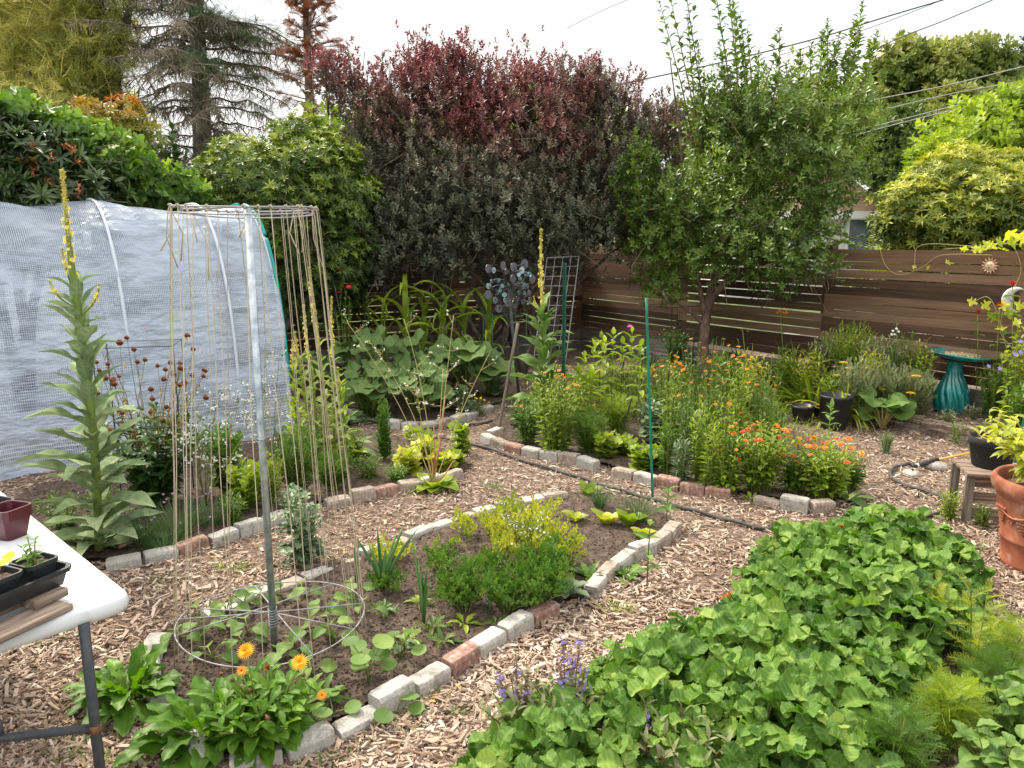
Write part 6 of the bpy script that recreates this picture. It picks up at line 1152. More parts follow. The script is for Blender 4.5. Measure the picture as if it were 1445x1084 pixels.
for i, (x, y, n, l, h) in enumerate(((255,905,3,.09,.05),(285,905,5,.085,.12),(300,935,4,.085,.06),(320,870,4,.08,.08),(345,860,4,.075,.07),(310,895,3,.08,.05),(372,850,4,.075,.06),(400,850,3,.075,.06),(430,845,3,.08,.07),(460,880,4,.08,.1),(440,905,3,.09,.06),(470,910,5,.085,.10),(395,935,3,.085,.05),(415,925,3,.09,.06),(480,860,4,.07,.05),(500,845,3,.075,.08),(350,900,3,.09,.08),(440,955,3,.08,.05),(515,870,3,.075,.06),(345,915,3,.085,.05))):
    seedling('young bean plant with heart shaped leaves around the string trellis', x, y, n, l*.85, h*1.2, grp='young bean plants around the trellis', s=400+i)
NAS = [fanleaf(1, 0, cup=.2, droop=.1, rim=18, ang=PI*.98, heart=0, corr=.02)]
for i, (x, y, n, l, h, lab) in enumerate(((520,965,8,.075,.16,'nasturtium with round leaves in the front of the bean bed'),(565,930,4,.065,.10,'small nasturtium right of the larger one'),(470,1010,3,.07,.05,'nasturtium seedling near the front bricks'),(560,1010,4,.07,.06,'round leaved nasturtium outside the front bricks'))):
    seedling(lab, x, y, n, l, h, NAS, g_bean, 'nasturtium', 'nasturtium', s=430+i, spread=.09)
seedling('purple leaved cabbage seedling in the front of the bean bed', 568, 915, 5, .06, .04, BRD, g_blue, 'cabbage', 'cabbage', s=436, spread=.03)
for i, (x, y) in enumerate(((610,885),(575,905),(625,905),(590,850),(540,860),(655,880),(700,880))):
    p = B(x, y); plant('weed', 'low weedy seedling in the bare soil of the bean bed front', 'weed', p, [('foliage', rosette(9, .10, [feather(6,1,.7,1,.035,i), *Tp(.35,'lance',3)], 440+i, (.1,.9), tint=(.5,.2)), g_lime if i % 2 else g_mid)], 'weedy seedlings in the bean bed front')
p = B(455, 985); plant('weed', 'dandelion like weed between the calendula and the nasturtium', 'weed', p, [('foliage', rosette(14, .14, [blade(.25,'obov',8,fold=.2,arch=.8,serr=.4)], 450, (.15,1.0)), g_pars)])
for i, (x, y, n, ln, lab) in enumerate(((855,740,9,.14,'chard with pale yellowing leaves left of the chives'),(885,742,8,.15,'chard with green leaves below the right chive clump'),(812,735,6,.12,'red stemmed beet at the back bricks'),(830,700,6,.13,'upright green chard behind the back bricks'),(905,760,6,.12,'yellow leaved chard near the curved bricks'))):
    p = B(x, y); plant('chard', lab, 'chard', p, [('foliage', rosette(n, ln, BRD, 455+i, (1.0,1.45), tint=(.5,.25)), g_lime if i % 2 else g_yel)])
p = B(800, 840); plant('lettuce', 'upright pale green lettuce seedling right of the parsley', 'lettuce', p, [('foliage', rosette(14, .15, OBO, 461, (.5,1.3)), g_blue)])
p = B(830, 815); plant('weed', 'lanky seedling with toothed leaves near the curved bricks', 'weed', p, [('foliage', rosette(10, .15, [blade(.35,'lance',8,fold=.2,arch=.9,serr=.3)], 462, (.3,1.2)), g_mid)])
p = B(884, 815); plant('weed', 'toothed weed spilling over the curved bricks', 'weed', p, [('foliage', rosette(22, .13, [blade(.4,'obov',8,fold=.2,arch=1.0,serr=.3)], 463, (.2,1.2)), g_pars)])
SUNF = [blade(.45, 'ovate', 6, fold=.25, arch=a, a0=.1, cols=4) for a in (.5,.8,1.1)]
def sunflower(lab, x, y, yt, n, ll, m=g_bean, grp=None, s=None, name='sunflower_seedling', cat='sunflower', lift=.15, tpl=None, spr=.01):
    s = s or sd_(); p = B(x, y); h = hgt(yt, p); S, Lf, t_ = herb(h, spr, 1, tpl or SUNF, ll, n, s, start=.3, lift=lift, hv=.02, srad=.005, opp=True, shrink=.6, lower=.9); return plant(name, lab, cat, p, [('stem', S, m_stemg), ('foliage', Lf, m)], grp)
sunflower('sunflower seedling with broad leaves outside the curved bricks', 912, 832, 728, 4, .11); sunflower('sunflower seedling behind the curved brick end, beside the green stake', 940, 735, 685, 5, .13)
# ---------------- left bed
SHR = [sprig(7, .5, .45, 1.1, s+50, 'ovate') for s in range(3)]
p = B(222, 712); S, Lf, tips = herb(.62, .42, 40, OVA, .10, 14, 500, lift=.2, hv=.5); r = np.random.default_rng(1); bg_ = plant('bergamot', 'dark leaved bergamot bush with brown dried seed heads in front of the tunnel', 'bergamot', p, [('stems', S, m_stemg), ('foliage', Lf, g_dark)])
ball = MB(); lathe(ball, [(0,-.8),(.5,-.7),(.9,-.2),(.95,.3),(.6,.8),(0,.95)], 9); sd0 = MB(); scatter(sd0, (np.array([(0,0,0),(.1,.3,0),(-.1,.3,0)]), [np.array([[0,1,2]])]), np.zeros((70,3)), frames(norm(RNG.normal(size=(70,3))), norm(RNG.normal(size=(70,3)))), 3.9, rnd(70)); sd0.merge(ball, tint=.3); seedme = sd0.mesh('seed_head', f_brown)
st = MB()
for i in range(48):
    a = D(r.uniform(135, 292), r.normal(535, 34), p[1]+r.uniform(-.25,.2))-p; a[2] = max(a[2], .5); c = np.array([a[0]*.4, a[1]*.4, .4]); tube(st, [c, (c+a)/2+r.normal(0,.02,3), a], [.003,.0022,.0016], 4, tint=r.random(), cap=False); o = ob('seed_head', seedme, bg_, a); s = r.uniform(.011,.019); o.scale = (s,s,s*.9)
    if r.random() < .6: n = 4; w = r.random(n)[:, None]; lf_ = MB(); scatter(lf_, LAN[0], c*(1-w)+a*w, frames(norm(r.normal(size=(n,3))), np.tile([0.,0,1], (n,1))), r.uniform(.03,.06,n), rnd(n)); st.merge(lf_)
st.build('seed_stalks', leafm('bergamot_stalk', (.10,.08,.03), (.2,.17,.07), (.28,.25,.1), rough=.7), bg_)
flowers(bg_, [D(206,466,p[1])-p, D(285,497,p[1])-p], [fmesh(petals(14,.2,3,cup=.9), fl('petal_pale_pink', (.7,.3,.42), (.5,.2,.3), (.5,.3,.3)), 'ppk')], (.014,.018), 3)
def bushy(name, lab, cat, x, y, yt, w, ns, tpl, ll, nl, m, s=None, grp=None, **k): 
    s = s or sd_(); p = B(x, y); S, Lf, tips = herb(hgt(yt, p), wid(w, p), ns, tpl, ll, nl, s, **k); return plant(name, lab, cat, p, [('stems', S, m_stemg), ('foliage', Lf, m)], grp)
bushy('bean_bush', 'leafy bean plant between the bergamot and the pole', 'bean plant', 320, 700, 600, 30, 12, BEAN, .10, 7, g_mid, 511); bushy('bean_bush', 'low leafy bean plant at the pole foot of the left bed', 'bean plant', 350, 720, 655, 30, 14, BEAN, .085, 6, g_lime, 512)
bushy('rocket', 'feathery dark green plants in front of the pale mulleins', 'rocket', 420, 700, 610, 36, 26, PAR, .07, 9, g_mid, 513); bushy('rocket', 'feathery weedy plant right of the pale mulleins', 'rocket', 470, 690, 640, 34, 22, PAR, .06, 8, g_mid, 514); bushy('rocket', 'sprawling green plant under the trellis at the left bed', 'rocket', 380, 712, 650, 26, 16, PAR, .065, 8, g_lime, 515)
bushy('kale', 'grey blue kale on the chips behind the trellis pole', 'kale', 428, 800, 705, 26, 14, [blade(.4,'obov',8,fold=.15,arch=.8,serr=.25,wave=.2,cols=4)], .11, 7, g_blue, 516)
bushy('kale', 'small blue green kale beside the brick at the left bed', 'kale', 410, 735, 690, 14, 6, [blade(.4,'obov',8,fold=.15,arch=.8,serr=.25,wave=.2,cols=4)], .09, 5, g_blue, 517)
bushy('parsley', 'narrow upright dark green parsley column in the left bed', 'parsley', 543, 648, 566, 9, 10, PAR, .06, 16, g_pars, 518, hv=.35, start=.05)
for i, (x, y, yt, w, m) in enumerate(((575,668,632,20,g_yel),(600,655,618,18,g_yel),(625,662,640,20,g_yel),(590,640,600,18,g_lime),(640,655,640,14,g_lime),(650,640,598,12,g_lime))):
    bushy('cucumber', 'pale yellowing cucumber plant at the right end of the left bed', 'cucumber', x, y, yt, w, 5, [fanleaf(5,.2,teeth=.05,cup=.15,rim=18)], .13, 4, m, 520+i, 'yellowing cucumber plants in the left bed', lift=.2)
p = B(608, 690); S = MB(); 
for q in ((612,600),(598,628),(640,650),(628,560)): e = D(q[0], q[1], p[1])-p; tube(S, [(0,0,0), e*.5+(.02,0,0), e], [.006,.005,.003], 5)
plant('beet', 'leaning red stalk of a bolted beet at the left bed front', 'beet', p, [('stem', S, mat('red_stalk', [(0,(.35,.08,.06)),(1,(.5,.25,.15))], rough=.5))])
for i, (x, y, yt, w) in enumerate(((520,675,645,26),(500,650,610,20),(560,680,660,20),(90,745,700,40),(150,740,690,40),(330,740,700,22))):
    bushy('weed', 'low leafy weed filling the left bed', 'weed', x, y, yt, w, 16, LAN, .055, 8, g_mid, 530+i, 'leafy weeds filling the left bed', lift=.4)
p = D(470, 640, 6.2); p[2] = .03
bushy('zinnia', 'zinnia like plant with red blooms behind the pale mulleins', 'zinnia', 490, 560, 415, 14, 7, OVA, .08, 9, g_mid, 541); z = [o for o in bpy.data.objects if o.get('category') == 'zinnia'][-1]; zp = np.array(z.location); flowers(z, [D(479,413,zp[1])-zp, D(478,379,zp[1])-zp, D(492,405,zp[1])-zp], [fmesh(PET, fl('petal_scarlet', (.72,.015,.03), (.4,.005,.02), (.3,.01,.02)), 'scar')], (.025,.035), 4)
# ---------------- squash bed: corn, squash, cabbages
CORN = [blade(.075, 'strap', 14, fold=.35, arch=a, a0=a0, wave=.10, cols=2, wf=5, twist=tw_) for a, a0, tw_ in ((2.6,.9,.3),(2.1,.7,-.4),(3.0,1.1,.5),(1.5,.5,0))]
def corn(lab, x, y, yt, s, grp):
    p = B(x, y); h = hgt(yt, p)*1.08; r = np.random.default_rng(s); S = MB(); tube(S, [(0,0,0),(0.01,0,h*.35),(0,0,h*.7)], [.014,.012,.006], 7); n = 10; a = np.arange(n)*PI+r.normal(0,.5,n)+s; q = np.linspace(.12, .72, n); e = .75+.4*q; d = np.stack([np.cos(a)*np.cos(e), np.sin(a)*np.cos(e), np.sin(e)], -1); Lf = MB(); g = r.integers(0, 4, n)
    for k in range(4): m = g == k; scatter(Lf, CORN[k], np.stack([0*q[m], 0*q[m], h*q[m]], -1), frames(d[m], np.tile([0.,0,1], (m.sum(),1))), r.uniform(.55,.85,m.sum())*h*.85, np.clip(r.normal(.5,.2,m.sum()),0,1))
    plant('corn_plant', lab, 'corn', p, [('stalk', S, m_stemg), ('foliage', Lf, g_lime)], grp)
for i, (x, y, yt) in enumerate(((545,540,418),(575,545,412),(600,540,420),(625,545,415),(655,542,418),(690,540,425),(520,530,430))): corn('corn plant with arching leaves in the row before the back fence', x, y, yt, 550+i, 'corn plants before the back fence')
SQ = [fanleaf(5, .16, teeth=.03, cup=.3, droop=.35, rim=30, corr=.035, seed=s, heart=.8) for s in range(4)]
def squash(lab, x, y, yt, w, n, ll, s, m=g_squash, grp=None):
    p = B(x, y); h = hgt(yt, p); r = np.random.default_rng(s); S, Lf = MB(), MB()
    for i in range(n):
        a = i*2.4; rr = wid(w, p)*math.sqrt((i+.5)/n); z = h*r.uniform(.55, 1)*(1-.3*(i/n)); c = np.array([math.cos(a)*rr, math.sin(a)*rr, z]); tube(S, [(0,0,0), (c[0]*.4,c[1]*.4,z*.6), c], [.011,.009,.006], 6, tint=r.random()); nm = norm(np.array([r.normal(0,.3), -.65+r.normal(0,.25), 1])); d = norm(np.array([math.cos(a), math.sin(a)-.4, -.1])); scatter(Lf, SQ[r.integers(4)], c[None], frames(d[None], nm[None]), r.uniform(.8,1.15)*ll, np.clip(r.normal(.5,.18),0,1))
    plant('squash_plant', lab, 'squash', p, [('stems', S, m_stemg), ('foliage', Lf, m)], grp)
squash('big leaved squash at the left of the corn row', 505, 560, 462, 26, 7, .28, 571); squash('big leaved squash under the middle of the corn', 545, 568, 470, 34, 12, .28, 572); squash('big leaved squash in front of the corn, centre of the bed', 600, 568, 475, 34, 12, .28, 573); squash('big leaved squash left of the wind spinner', 655, 562, 476, 34, 14, .29, 574); squash('squash with large flat leaves beside the wind spinner stake', 690, 560, 492, 28, 9, .27, 575)
squash('low dark squash filling the left front of the squash bed', 525, 585, 515, 34, 18, .20, 576, g_squash); squash('low squash filling the middle front of the squash bed', 590, 588, 510, 38, 22, .20, 577, g_squash)
squash('low squash leaves left behind the tunnel edge', 460, 560, 490, 26, 9, .22, 578, g_squash)
for i, (x, y, yt, ll) in enumerate(((655,582,530,.20),(628,578,535,.18),(700,560,525,.17),(735,600,565,.17))):
    p = B(x, y); plant('cabbage', ['blue green cabbage at the front of the squash bed','smaller blue green cabbage left of the front one','blue green cabbage behind the wooden stick','cabbage leaves at the foot of the calendula by the stick'][i], 'cabbage', p, [('foliage', rosette(16, ll, [blade(.75,'round',7,fold=.15,arch=.7,a0=.2,wave=.12,cols=4)], 581+i, (.25,1.25), hgt=hgt(yt, p)*.5), g_blue)])
bushy('shrub', 'dark leafy shrub with purple tinge in the corn row', 'shrub', 640, 550, 455, 14, 8, OVA, .1, 9, leafm('leaf_purple', (.03,.02,.03), (.07,.045,.06), (.11,.08,.09), trans=.1), 591)
bushy('fern', 'feathery dark green plant at the left of the squash bed', 'fern', 515, 590, 545, 26, 20, LAN, .08, 8, g_pars, 592)
# ---------------- marigold bed fillers
ZIN = [blade(.38, 'ovate', 5, fold=.25, arch=a, cols=2) for a in (.4,.8)]
for i, (x, y, yt) in enumerate(((822,590,500),(835,585,482),(850,600,472),(862,585,462),(875,590,478),(888,585,458),(845,570,470),(815,610,520),(832,612,520),(900,600,480))):
    sunflower('upright leafy sunflower plant in the clump right of the green post', x, y, yt-6, 10, .19, g_lime, 'leafy sunflower plants right of the green post', 600+i, 'sunflower_plant', 'sunflower', .35, ZIN)
bushy('cosmos', 'tall plant with one magenta bloom beside the green stake', 'zinnia', 896, 590, 468, 8, 4, LAN, .07, 9, g_mid, 612); z = [o for o in bpy.data.objects if o.name.startswith('cosmos')][-1]; zp = np.array(z.location); flowers(z, [D(889,461,zp[1])-zp], [K_PINK], (.032,.033), 2, tilt=.2)
bushy('kale', 'grey blue kale behind the green stake', 'kale', 925, 625, 575, 20, 12, [blade(.5,'obov',8,fold=.15,arch=.8,serr=.2,wave=.2,cols=4)], .14, 6, g_blue, 613); bushy('kale', 'grey blue kale in the shade right of the green stake', 'kale', 975, 640, 590, 22, 12, [blade(.5,'obov',8,fold=.15,arch=.8,serr=.2,wave=.2,cols=4)], .14, 6, g_blue, 614)
for i, (x, y, yt, w) in enumerate(((855,645,612,26),(880,640,618,20),(905,662,628,24),(925,655,632,16))):
    bushy('cucumber', ['leftmost light green bush cucumber behind the bricks before the green stake','light green bush cucumber second from left, set a bit farther back','light green bush cucumber touching the foot of the green stake','small bush cucumber just right of the green stake'][i], 'cucumber', x, y, yt, w, 10, [fanleaf(5,.22,teeth=.05,cup=.15,rim=18)], .11, 4, g_lime, 620+i, 'bush cucumbers by the green stake', lift=.1)
bushy('dill', 'fine leaved dill beside the calendula right of the green post', 'dill', 830, 640, 585, 30, 26, [feather(9,1,.6,2,.02,4)], .10, 9, g_mid, 626); bushy('dill', 'wispy pale dill left of the cucumbers', 'dill', 870, 615, 560, 26, 22, [feather(9,1,.6,2,.02,5)], .10, 8, g_lime, 627)
for i, (x, y, yt, w, m) in enumerate(((1000,690,600,16,g_lime),(960,688,620,16,g_blue),(985,680,570,18,g_lime),(940,668,600,14,g_mid),(1030,690,610,16,g_mid),(1090,650,575,20,g_mid),(1070,610,545,22,g_mid))):
    bushy('poppy', 'gone over poppy with grey green stems behind the front calendulas', 'poppy', x, y, yt, w, 14, LAN, .08, 9, m, 630+i, 'gone over poppies behind the front calendulas', lift=.6)
sunflower('young sunflower with pale leaves in front of the empty black pot', 1164, 668, 560, 9, .12, g_bean, None, 641, 'sunflower_plant', 'sunflower', .35, ZIN); sunflower('young sunflower rising above the calendulas beneath the fruit tree', 1010, 600, 497, 6, .17, g_bean, None, 642, 'sunflower_plant', 'sunflower', .3, ZIN)
p = B(1195, 706); plant('horseradish', 'large dark ribbed leaves sprawling right of the front calendulas', 'horseradish', p, [('foliage', rosette(9, .30, [blade(.4,'lance',8,fold=.2,arch=.9,wave=.08,cols=4)], 643, (.1,.8)), g_squash)])
for i, (x, y, yt, w) in enumerate(((1140,580,500,26),(1108,570,492,22),(1225,580,500,22),(1170,590,530,20),(1060,585,505,24),(1015,560,500,22))):
    bushy('aster', 'yellow green leafy perennial between the calendulas and the artemisia', 'aster', x, y, yt, w, 20, LAN, .10, 9, g_lime if i % 2 else g_yel, 1500+i, 'yellow green perennials near the artemisia', lift=.4)
for i, (x, y, n) in enumerate(((1060,700,9),(1110,716,7))): p = B(x, y); plant('weed', ['small round leaved weed at the marigold bed bricks','light green weed on the bricks right of the calendulas'][i], 'weed', p, [('foliage', rosette(n, .10, OBO, 645+i, (.4,1.3)), g_lime)])
# ground herbs under trees
for i, (x, y, yt, w, m, lab) in enumerate(((1095,545,490,30,g_mid,'clump of lily leaves left of the sage shrub'),(1050,540,480,30,g_mid,'arching lily leaves at the foot of the fruit tree'),(1150,568,505,34,g_lime,'yellow green lily foliage left of the yarrow'),(1190,582,520,30,g_yel,'yellowing lily foliage behind the black pots'),(920,520,490,22,g_dark,'dark grassy tuft in front of the cage'),(1125,546,470,26,g_mid,'tall arching grass blades by the fence under the tree'))):
    tuft(lab, x, y, yt, w, 60, m, 'lily_clump', 'lily', 660+i, wide=.05, prof='strap', arch=1.5)
bushy('shrub', 'dark round shrub inside the green wire cages', 'shrub', 952, 520, 466, 26, 30, OVA, .06, 12, g_mid, 668, lift=.3)
for (x, y, lab, s) in ((1101,441,'orange lily blooms in front of the fence under the tree',.06),(1048,466,'faded lily bloom on a bent stem near the trunk',.03)):
    p = D(x, 545, 8.6); p[2] = .1; e = D(x, y, 8.6)-p; S = MB(); tube(S, [(0,0,0), e*.5+(.03,0,0), e], .005, 6); t = plant('lily', lab, 'lily', p, [('stem', S, m_stemg)]); flowers(t, [e, e+(.06,.0,-.02)], [fmesh(petals(6,.4,1,cup=.6,core=.05), f_org if s > .05 else f_brown, 'lil'+str(s > .05))], (s,s*1.1), 3)
# ---------------- terrace plants
for i, (x, y, yt, w, n, m, lab) in enumerate(((1195,564,462,40,60,g_lime,'grey green artemisia shrub against the fence, left one'),(1160,556,478,26,34,g_grey,'small artemisia shrub beside the larger one'),(1240,574,480,34,46,g_grey,'green phlox foliage against the fence'),(1290,580,495,24,30,g_mid,'grey green shrub left of the bird bath'))):
    bushy('artemisia', lab, 'artemisia', x, y, yt, w, n, LAN, .09, 12, m, 670+i, lift=.6, hv=.25)
YAR = [feather(10,1,.32,1,.035,6,.3)]
for i, (x, y, yt, w, f, lab) in enumerate(((1205,585,515,32,5,'feathery yarrow with yellow flower heads, left of the group'),(1255,585,520,32,4,'feathery yarrow behind the rhubarb'),(1290,588,530,26,6,'feathery yarrow with yellow heads left of the bird bath pedestal'))):
    bushy('yarrow', lab, 'yarrow', x, y, yt, w, 60, YAR, .11, 6, g_grey, 680+i, lift=.7); z = [o for o in bpy.data.objects if o.get('category') == 'yarrow'][-1]; zp = np.array(z.location); r = np.random.default_rng(i+5)
    hm = MB(); N = 70; a = r.uniform(0,6.28,N); q = np.sqrt(r.random(N)); scatter(hm, (SMALLP[0], SMALLP[1], SMALLP[2]), np.stack([q*np.cos(a), q*np.sin(a), .25*(1-q*q)+r.normal(0,.03,N)], -1), np.tile(np.eye(3), (N,1,1)), .2, .45); hme = FM.setdefault('yar', hm.mesh('flower_head', f_yel)); tops = [[(1190,512),(1215,547),(1182,530),(1228,552),(1198,520)],[(1285,532),(1232,538),(1246,550),(1222,520)],[(1285,555),(1282,572),(1214,575),(1293,531),(1270,560),(1275,578)]][i]
    for (a, b) in tops[:f]: q_ = D(a, b, zp[1]+r.uniform(-.2,.1))-zp; o = ob('flower_head', hme, z, q_); s = r.uniform(.028,.042); o.scale = (s,s,s); S = MB(); tube(S, [q_*np.array([.5,.5,0])+(0,0,.05), q_], .003, 5); S.build('flower_stem', m_stemg, z)
RHU = [fanleaf(3, .12, teeth=.04, cup=.25, droop=.5, rim=30, corr=.05, seed=s, heart=1) for s in range(3)]
def rhub():
    p = B(1245, 606); r = np.random.default_rng(7); S, Lf = MB(), MB()
    for i in range(11): a = i*2.4; c = np.array([math.cos(a)*.12, math.sin(a)*.08, r.uniform(.14,.30)]); tube(S, [(0,0,0), c*.5+(0,0,.02), c], [.010,.009,.006], 7, tint=r.random()); scatter(Lf, RHU[i % 3], c[None], frames(norm(np.array([[math.cos(a), math.sin(a)-.3, .2]])), np.array([[0,-.5,1.]])), r.uniform(.2,.28), np.clip(r.normal(.5,.2),0,1))
    plant('rhubarb', 'rhubarb with crinkled pale green leaves right of the tall black pot', 'rhubarb', p, [('stems', S, m_stemp), ('foliage', Lf, g_bean)])
rhub()
bushy('phlox', 'tall phlox with a white flower cluster against the fence', 'phlox', 1262, 578, 462, 24, 12, LAN, .09, 12, g_mid, 690, lift=.3); z = [o for o in bpy.data.objects if o.get('category') == 'phlox'][-1]; zp = np.array(z.location); flowers(z, [D(a, b, zp[1]-.1)-zp for a, b in ((1260,467),(1265,464),(1268,468),(1262,472),(1258,472))], [K_WHITE], (.014,.018), 3, face=(0,-1,.3))
bushy('phlox', 'tall phlox with drying yellow tips left of the bird bath', 'phlox', 1295, 584, 478, 20, 9, LAN, .08, 11, g_yel, 691, lift=.4)
for i, (x, y, lab) in enumerate(((1337,597,'small silver leaved plant in front of the bird bath'),(1368,592,'silver lamb ear stalks right of the bird bath'),(1390,592,'upright silver stalk right of the bird bath, farther one'),(1350,612,'low weed on the bark mulch in front of the bird bath'),(1390,615,'dry leafy weed on the mulch right of the bird bath'))):
    bushy('lamb_ear', lab, 'lamb ear', x, y, y-(18 if i != 2 else 48), 12, 6, LAN, .07, 5, g_grey if i < 3 else g_mid, 695+i)
# climbers and bee balm at the right
def beebalm(lab, x, y, bx, by, s):
    p = B(x, y); S, Lf = MB(), MB(); e = D(bx, by, p[1])-p; P = [(0,0,0), e*.5+(.01,0,0), e]; tube(S, P, .004, 6); r = np.random.default_rng(s)
    for k in range(5): q = e*(.45+.12*k); 
    for k in range(5):
        q = e*(.4+.13*k)
        for m_ in (0, PI): a = k*PI/2+m_+.3; scatter(Lf, OVA[0], q[None], frames(np.array([[math.cos(a), math.sin(a), .1]]), np.array([[0,0,1.]])), r.uniform(.08,.12), r.random())
    t = plant('bee_balm', lab, 'bee balm', p, [('stem', S, m_stemg), ('foliage', Lf, g_mid)]); o = ob('flower', K_CRIM, t, e); o.scale = (.045,.045,.05); o.rotation_euler = (.25,.1,s)
beebalm('crimson bee balm bloom directly above the bird bath bowl edge', 1376, 585, 1380, 442, 1); beebalm('crimson bee balm bloom below the moon ornament', 1398, 592, 1411, 432, 2); beebalm('crimson bee balm bloom above the moon ornament', 1425, 600, 1429, 402, 3)
m_hop = leafm('hop_leaf', (.20,.30,.03), (.38,.48,.06), (.55,.60,.12), trans=.4); HP = [fanleaf(5,.5,teeth=.03,cup=.1,rim=24,seed=s) for s in range(2)]
tk, cw = MB(), MB(); r = np.random.default_rng(61); b = onfence(1432, 590, -.12); b[2] = .1
for pts in (((1432,590),(1425,520),(1410,450),(1395,420),(1375,425)),((1438,590),(1445,500),(1430,420),(1441,380),(1425,345),(1380,348),(1330,352)),((1425,345),(1440,335),(1475,340)),((1400,360),(1330,360),(1300,378),(1270,388),(1250,375),(1240,345)),((1440,560),(1432,500),(1412,470),(1415,440)),((1380,348),(1300,346),(1290,376))):
    P = [onfence(x, y, -.05-(.08 if y > 400 else 0)) for x, y in pts]; P = spline(P, 6); tube(tk, P, .0032, 5)
for (x, y, s) in ((1372,425,.10),(1390,430,.11),(1400,448,.12),(1415,432,.1),(1425,440,.12),(1440,430,.12),(1412,463,.1),(1436,455,.1),(1375,352,.09),(1395,345,.12),(1410,340,.14),(1425,333,.15),(1440,338,.16),(1415,352,.1),(1360,352,.08),(1338,370,.07),(1342,372,.06),(1310,378,.05),(1290,376,.05),(1435,480,.10),(1420,500,.1),(1440,520,.1),(1400,346,.12),(1385,350,.1),(1450,350,.14),(1430,342,.13)):
    q = onfence(x, y, -.08-r.uniform(0,.08)-(.08 if y > 400 else 0)); scatter(cw, HP[r.integers(2)], q[None], frames(norm(np.array([[r.normal(0,.6), -.3, r.normal(-.1,.5)]])), norm(np.array([[r.normal(-.2,.3), -1, r.uniform(.3,1)]]))), s, r.random())
treething('hop_vine', 'yellow leaved hop vine climbing the fence beside the moon ornament', 'vine', b, tk, cw, m_stemp, m_hop)
bushy('clematis', 'tall green plant with violet blooms at the right edge below the moon', 'clematis', 1425, 612, 470, 24, 12, OVA, .09, 11, g_lime, 701, lift=.3); z = [o for o in bpy.data.objects if o.get('category') == 'clematis'][-1]; zp = np.array(z.location); flowers(z, [D(a, b, zp[1]-.1)-zp for a, b in ((1440,482),(1432,500),(1440,497),(1395,517),(1411,520))], [fmesh(SMALLP, f_viol, 'vio')], (.020,.028), 3, face=(0,-1,.3))
bushy('shrub', 'dark shrub against the fence right of the bird bath', 'shrub', 1400, 595, 510, 30, 40, LAN, .07, 12, g_mid, 702, hv=.4); bushy('shrub', 'leafy shrub at the right frame edge behind the black pot', 'shrub', 1440, 625, 540, 26, 30, OVA, .08, 10, g_mid, 703, hv=.4)
# potted plants
p = fpos+np.array([.0,.0,.16]); S, Lf, _ = herb(.24, .07, 4, [blade(.36,'lance',5,fold=.25,arch=1.2)], .12, 6, 711, lift=.1, start=.3); plant('pepper_plant', 'young yellow green pepper plant growing in the black fabric pot', 'pepper plant', p, [('stem', S, m_stemp), ('foliage', Lf, g_yel)])
p = tp+np.array([-.04,-.02,tph*.88]); S, Lf, _ = herb(.36, .36, 46, [blade(.42,'ovate',5,fold=.25,arch=1.2), blade(.42,'ovate',5,fold=.25,arch=.8)], .12, 8, 712, lift=.1, start=.2, hv=.4, lean=(-.15,-.1)); plant('potted_herb', 'bushy bright yellow green plant filling the terracotta planter', 'potted plant', p, [('stems', S, m_stemp), ('foliage', Lf, g_yel)])
p = np.array(pot_a.location)+np.array([0,0,.06]); S, Lf, _ = herb(.085, .03, 3, OVA, .045, 4, 713, opp=True, lift=.2); plant('seedling', 'small leafy seedling in the right pot of the tray', 'seedling', p, [('stem', S, m_stemg), ('foliage', Lf, g_bean)])
p = np.array(pot_b.location)+np.array([0,0,.06]); S, Lf = MB(), MB()
for (dx, dz, l, t_) in ((-.03,.045,.055,.3),(.03,.055,.045,1.0)): tube(S, [(0,0,0),(dx*.5,0,dz*.8),(dx,0,dz)], .0028, 6); scatter(Lf, NAS[0], np.array([[dx,0,dz]]), frames(np.array([[np.sign(dx),-.3,.1]]), np.array([[0,-.6,1.]])), l, t_)
plant('seedling', 'squash seedling with one yellow leaf in the left pot', 'seedling', p, [('stem', S, m_stemp), ('foliage', Lf, leafm('cotyledon', (.10,.22,.03), (.25,.35,.04), (.65,.55,.04), trans=.3))])
# ---------------- strawberry bed: one dense mass
m_straw = leafm('strawberry_leaf', (.022,.07,.013), (.058,.145,.025), (.105,.215,.045), (.19,.30,.08), rough=.55, trans=.28, mixn=.35, scale=18, spec=.3); SL = [strawleaf(s) for s in range(7)]
SP = np.array(gp([(640,1120),(655,1050),(700,1000),(790,960),(830,905),(900,875),(960,868),(1040,815),(1060,770),(1100,735),(1190,715),(1290,725),(1350,750),(1400,795),(1400,850),(1330,900),(1290,960),(1280,1120)], .2))
r = np.random.default_rng(800); N = 3900; X = r.uniform(SP[:,0].min(), SP[:,0].max(), N); Y = r.uniform(1.45, SP[:,1].max(), N); k = inpoly(X, Y, SP); X, Y = X[k], Y[k]; n = len(X)
def edged(X, Y):
    P = SP[:, :2]; d = np.full(X.shape, 9.); 
    for i in range(len(P)):
        a, b = P[i], P[(i+1) % len(P)]; ab = b-a; t = np.clip(((X-a[0])*ab[0]+(Y-a[1])*ab[1])/ab.dot(ab), 0, 1); d = np.minimum(d, np.hypot(X-a[0]-t*ab[0], Y-a[1]-t*ab[1]))
    return d
E = edged(X, Y); top = .08+.17*np.minimum(1, E/.28)**.6+.06*wob(X, Y, 7, 71); Z = top*r.uniform(.45, 1.15, n)**.7; low = r.random(n) < .25; Z = np.where(low, Z*.55, Z)
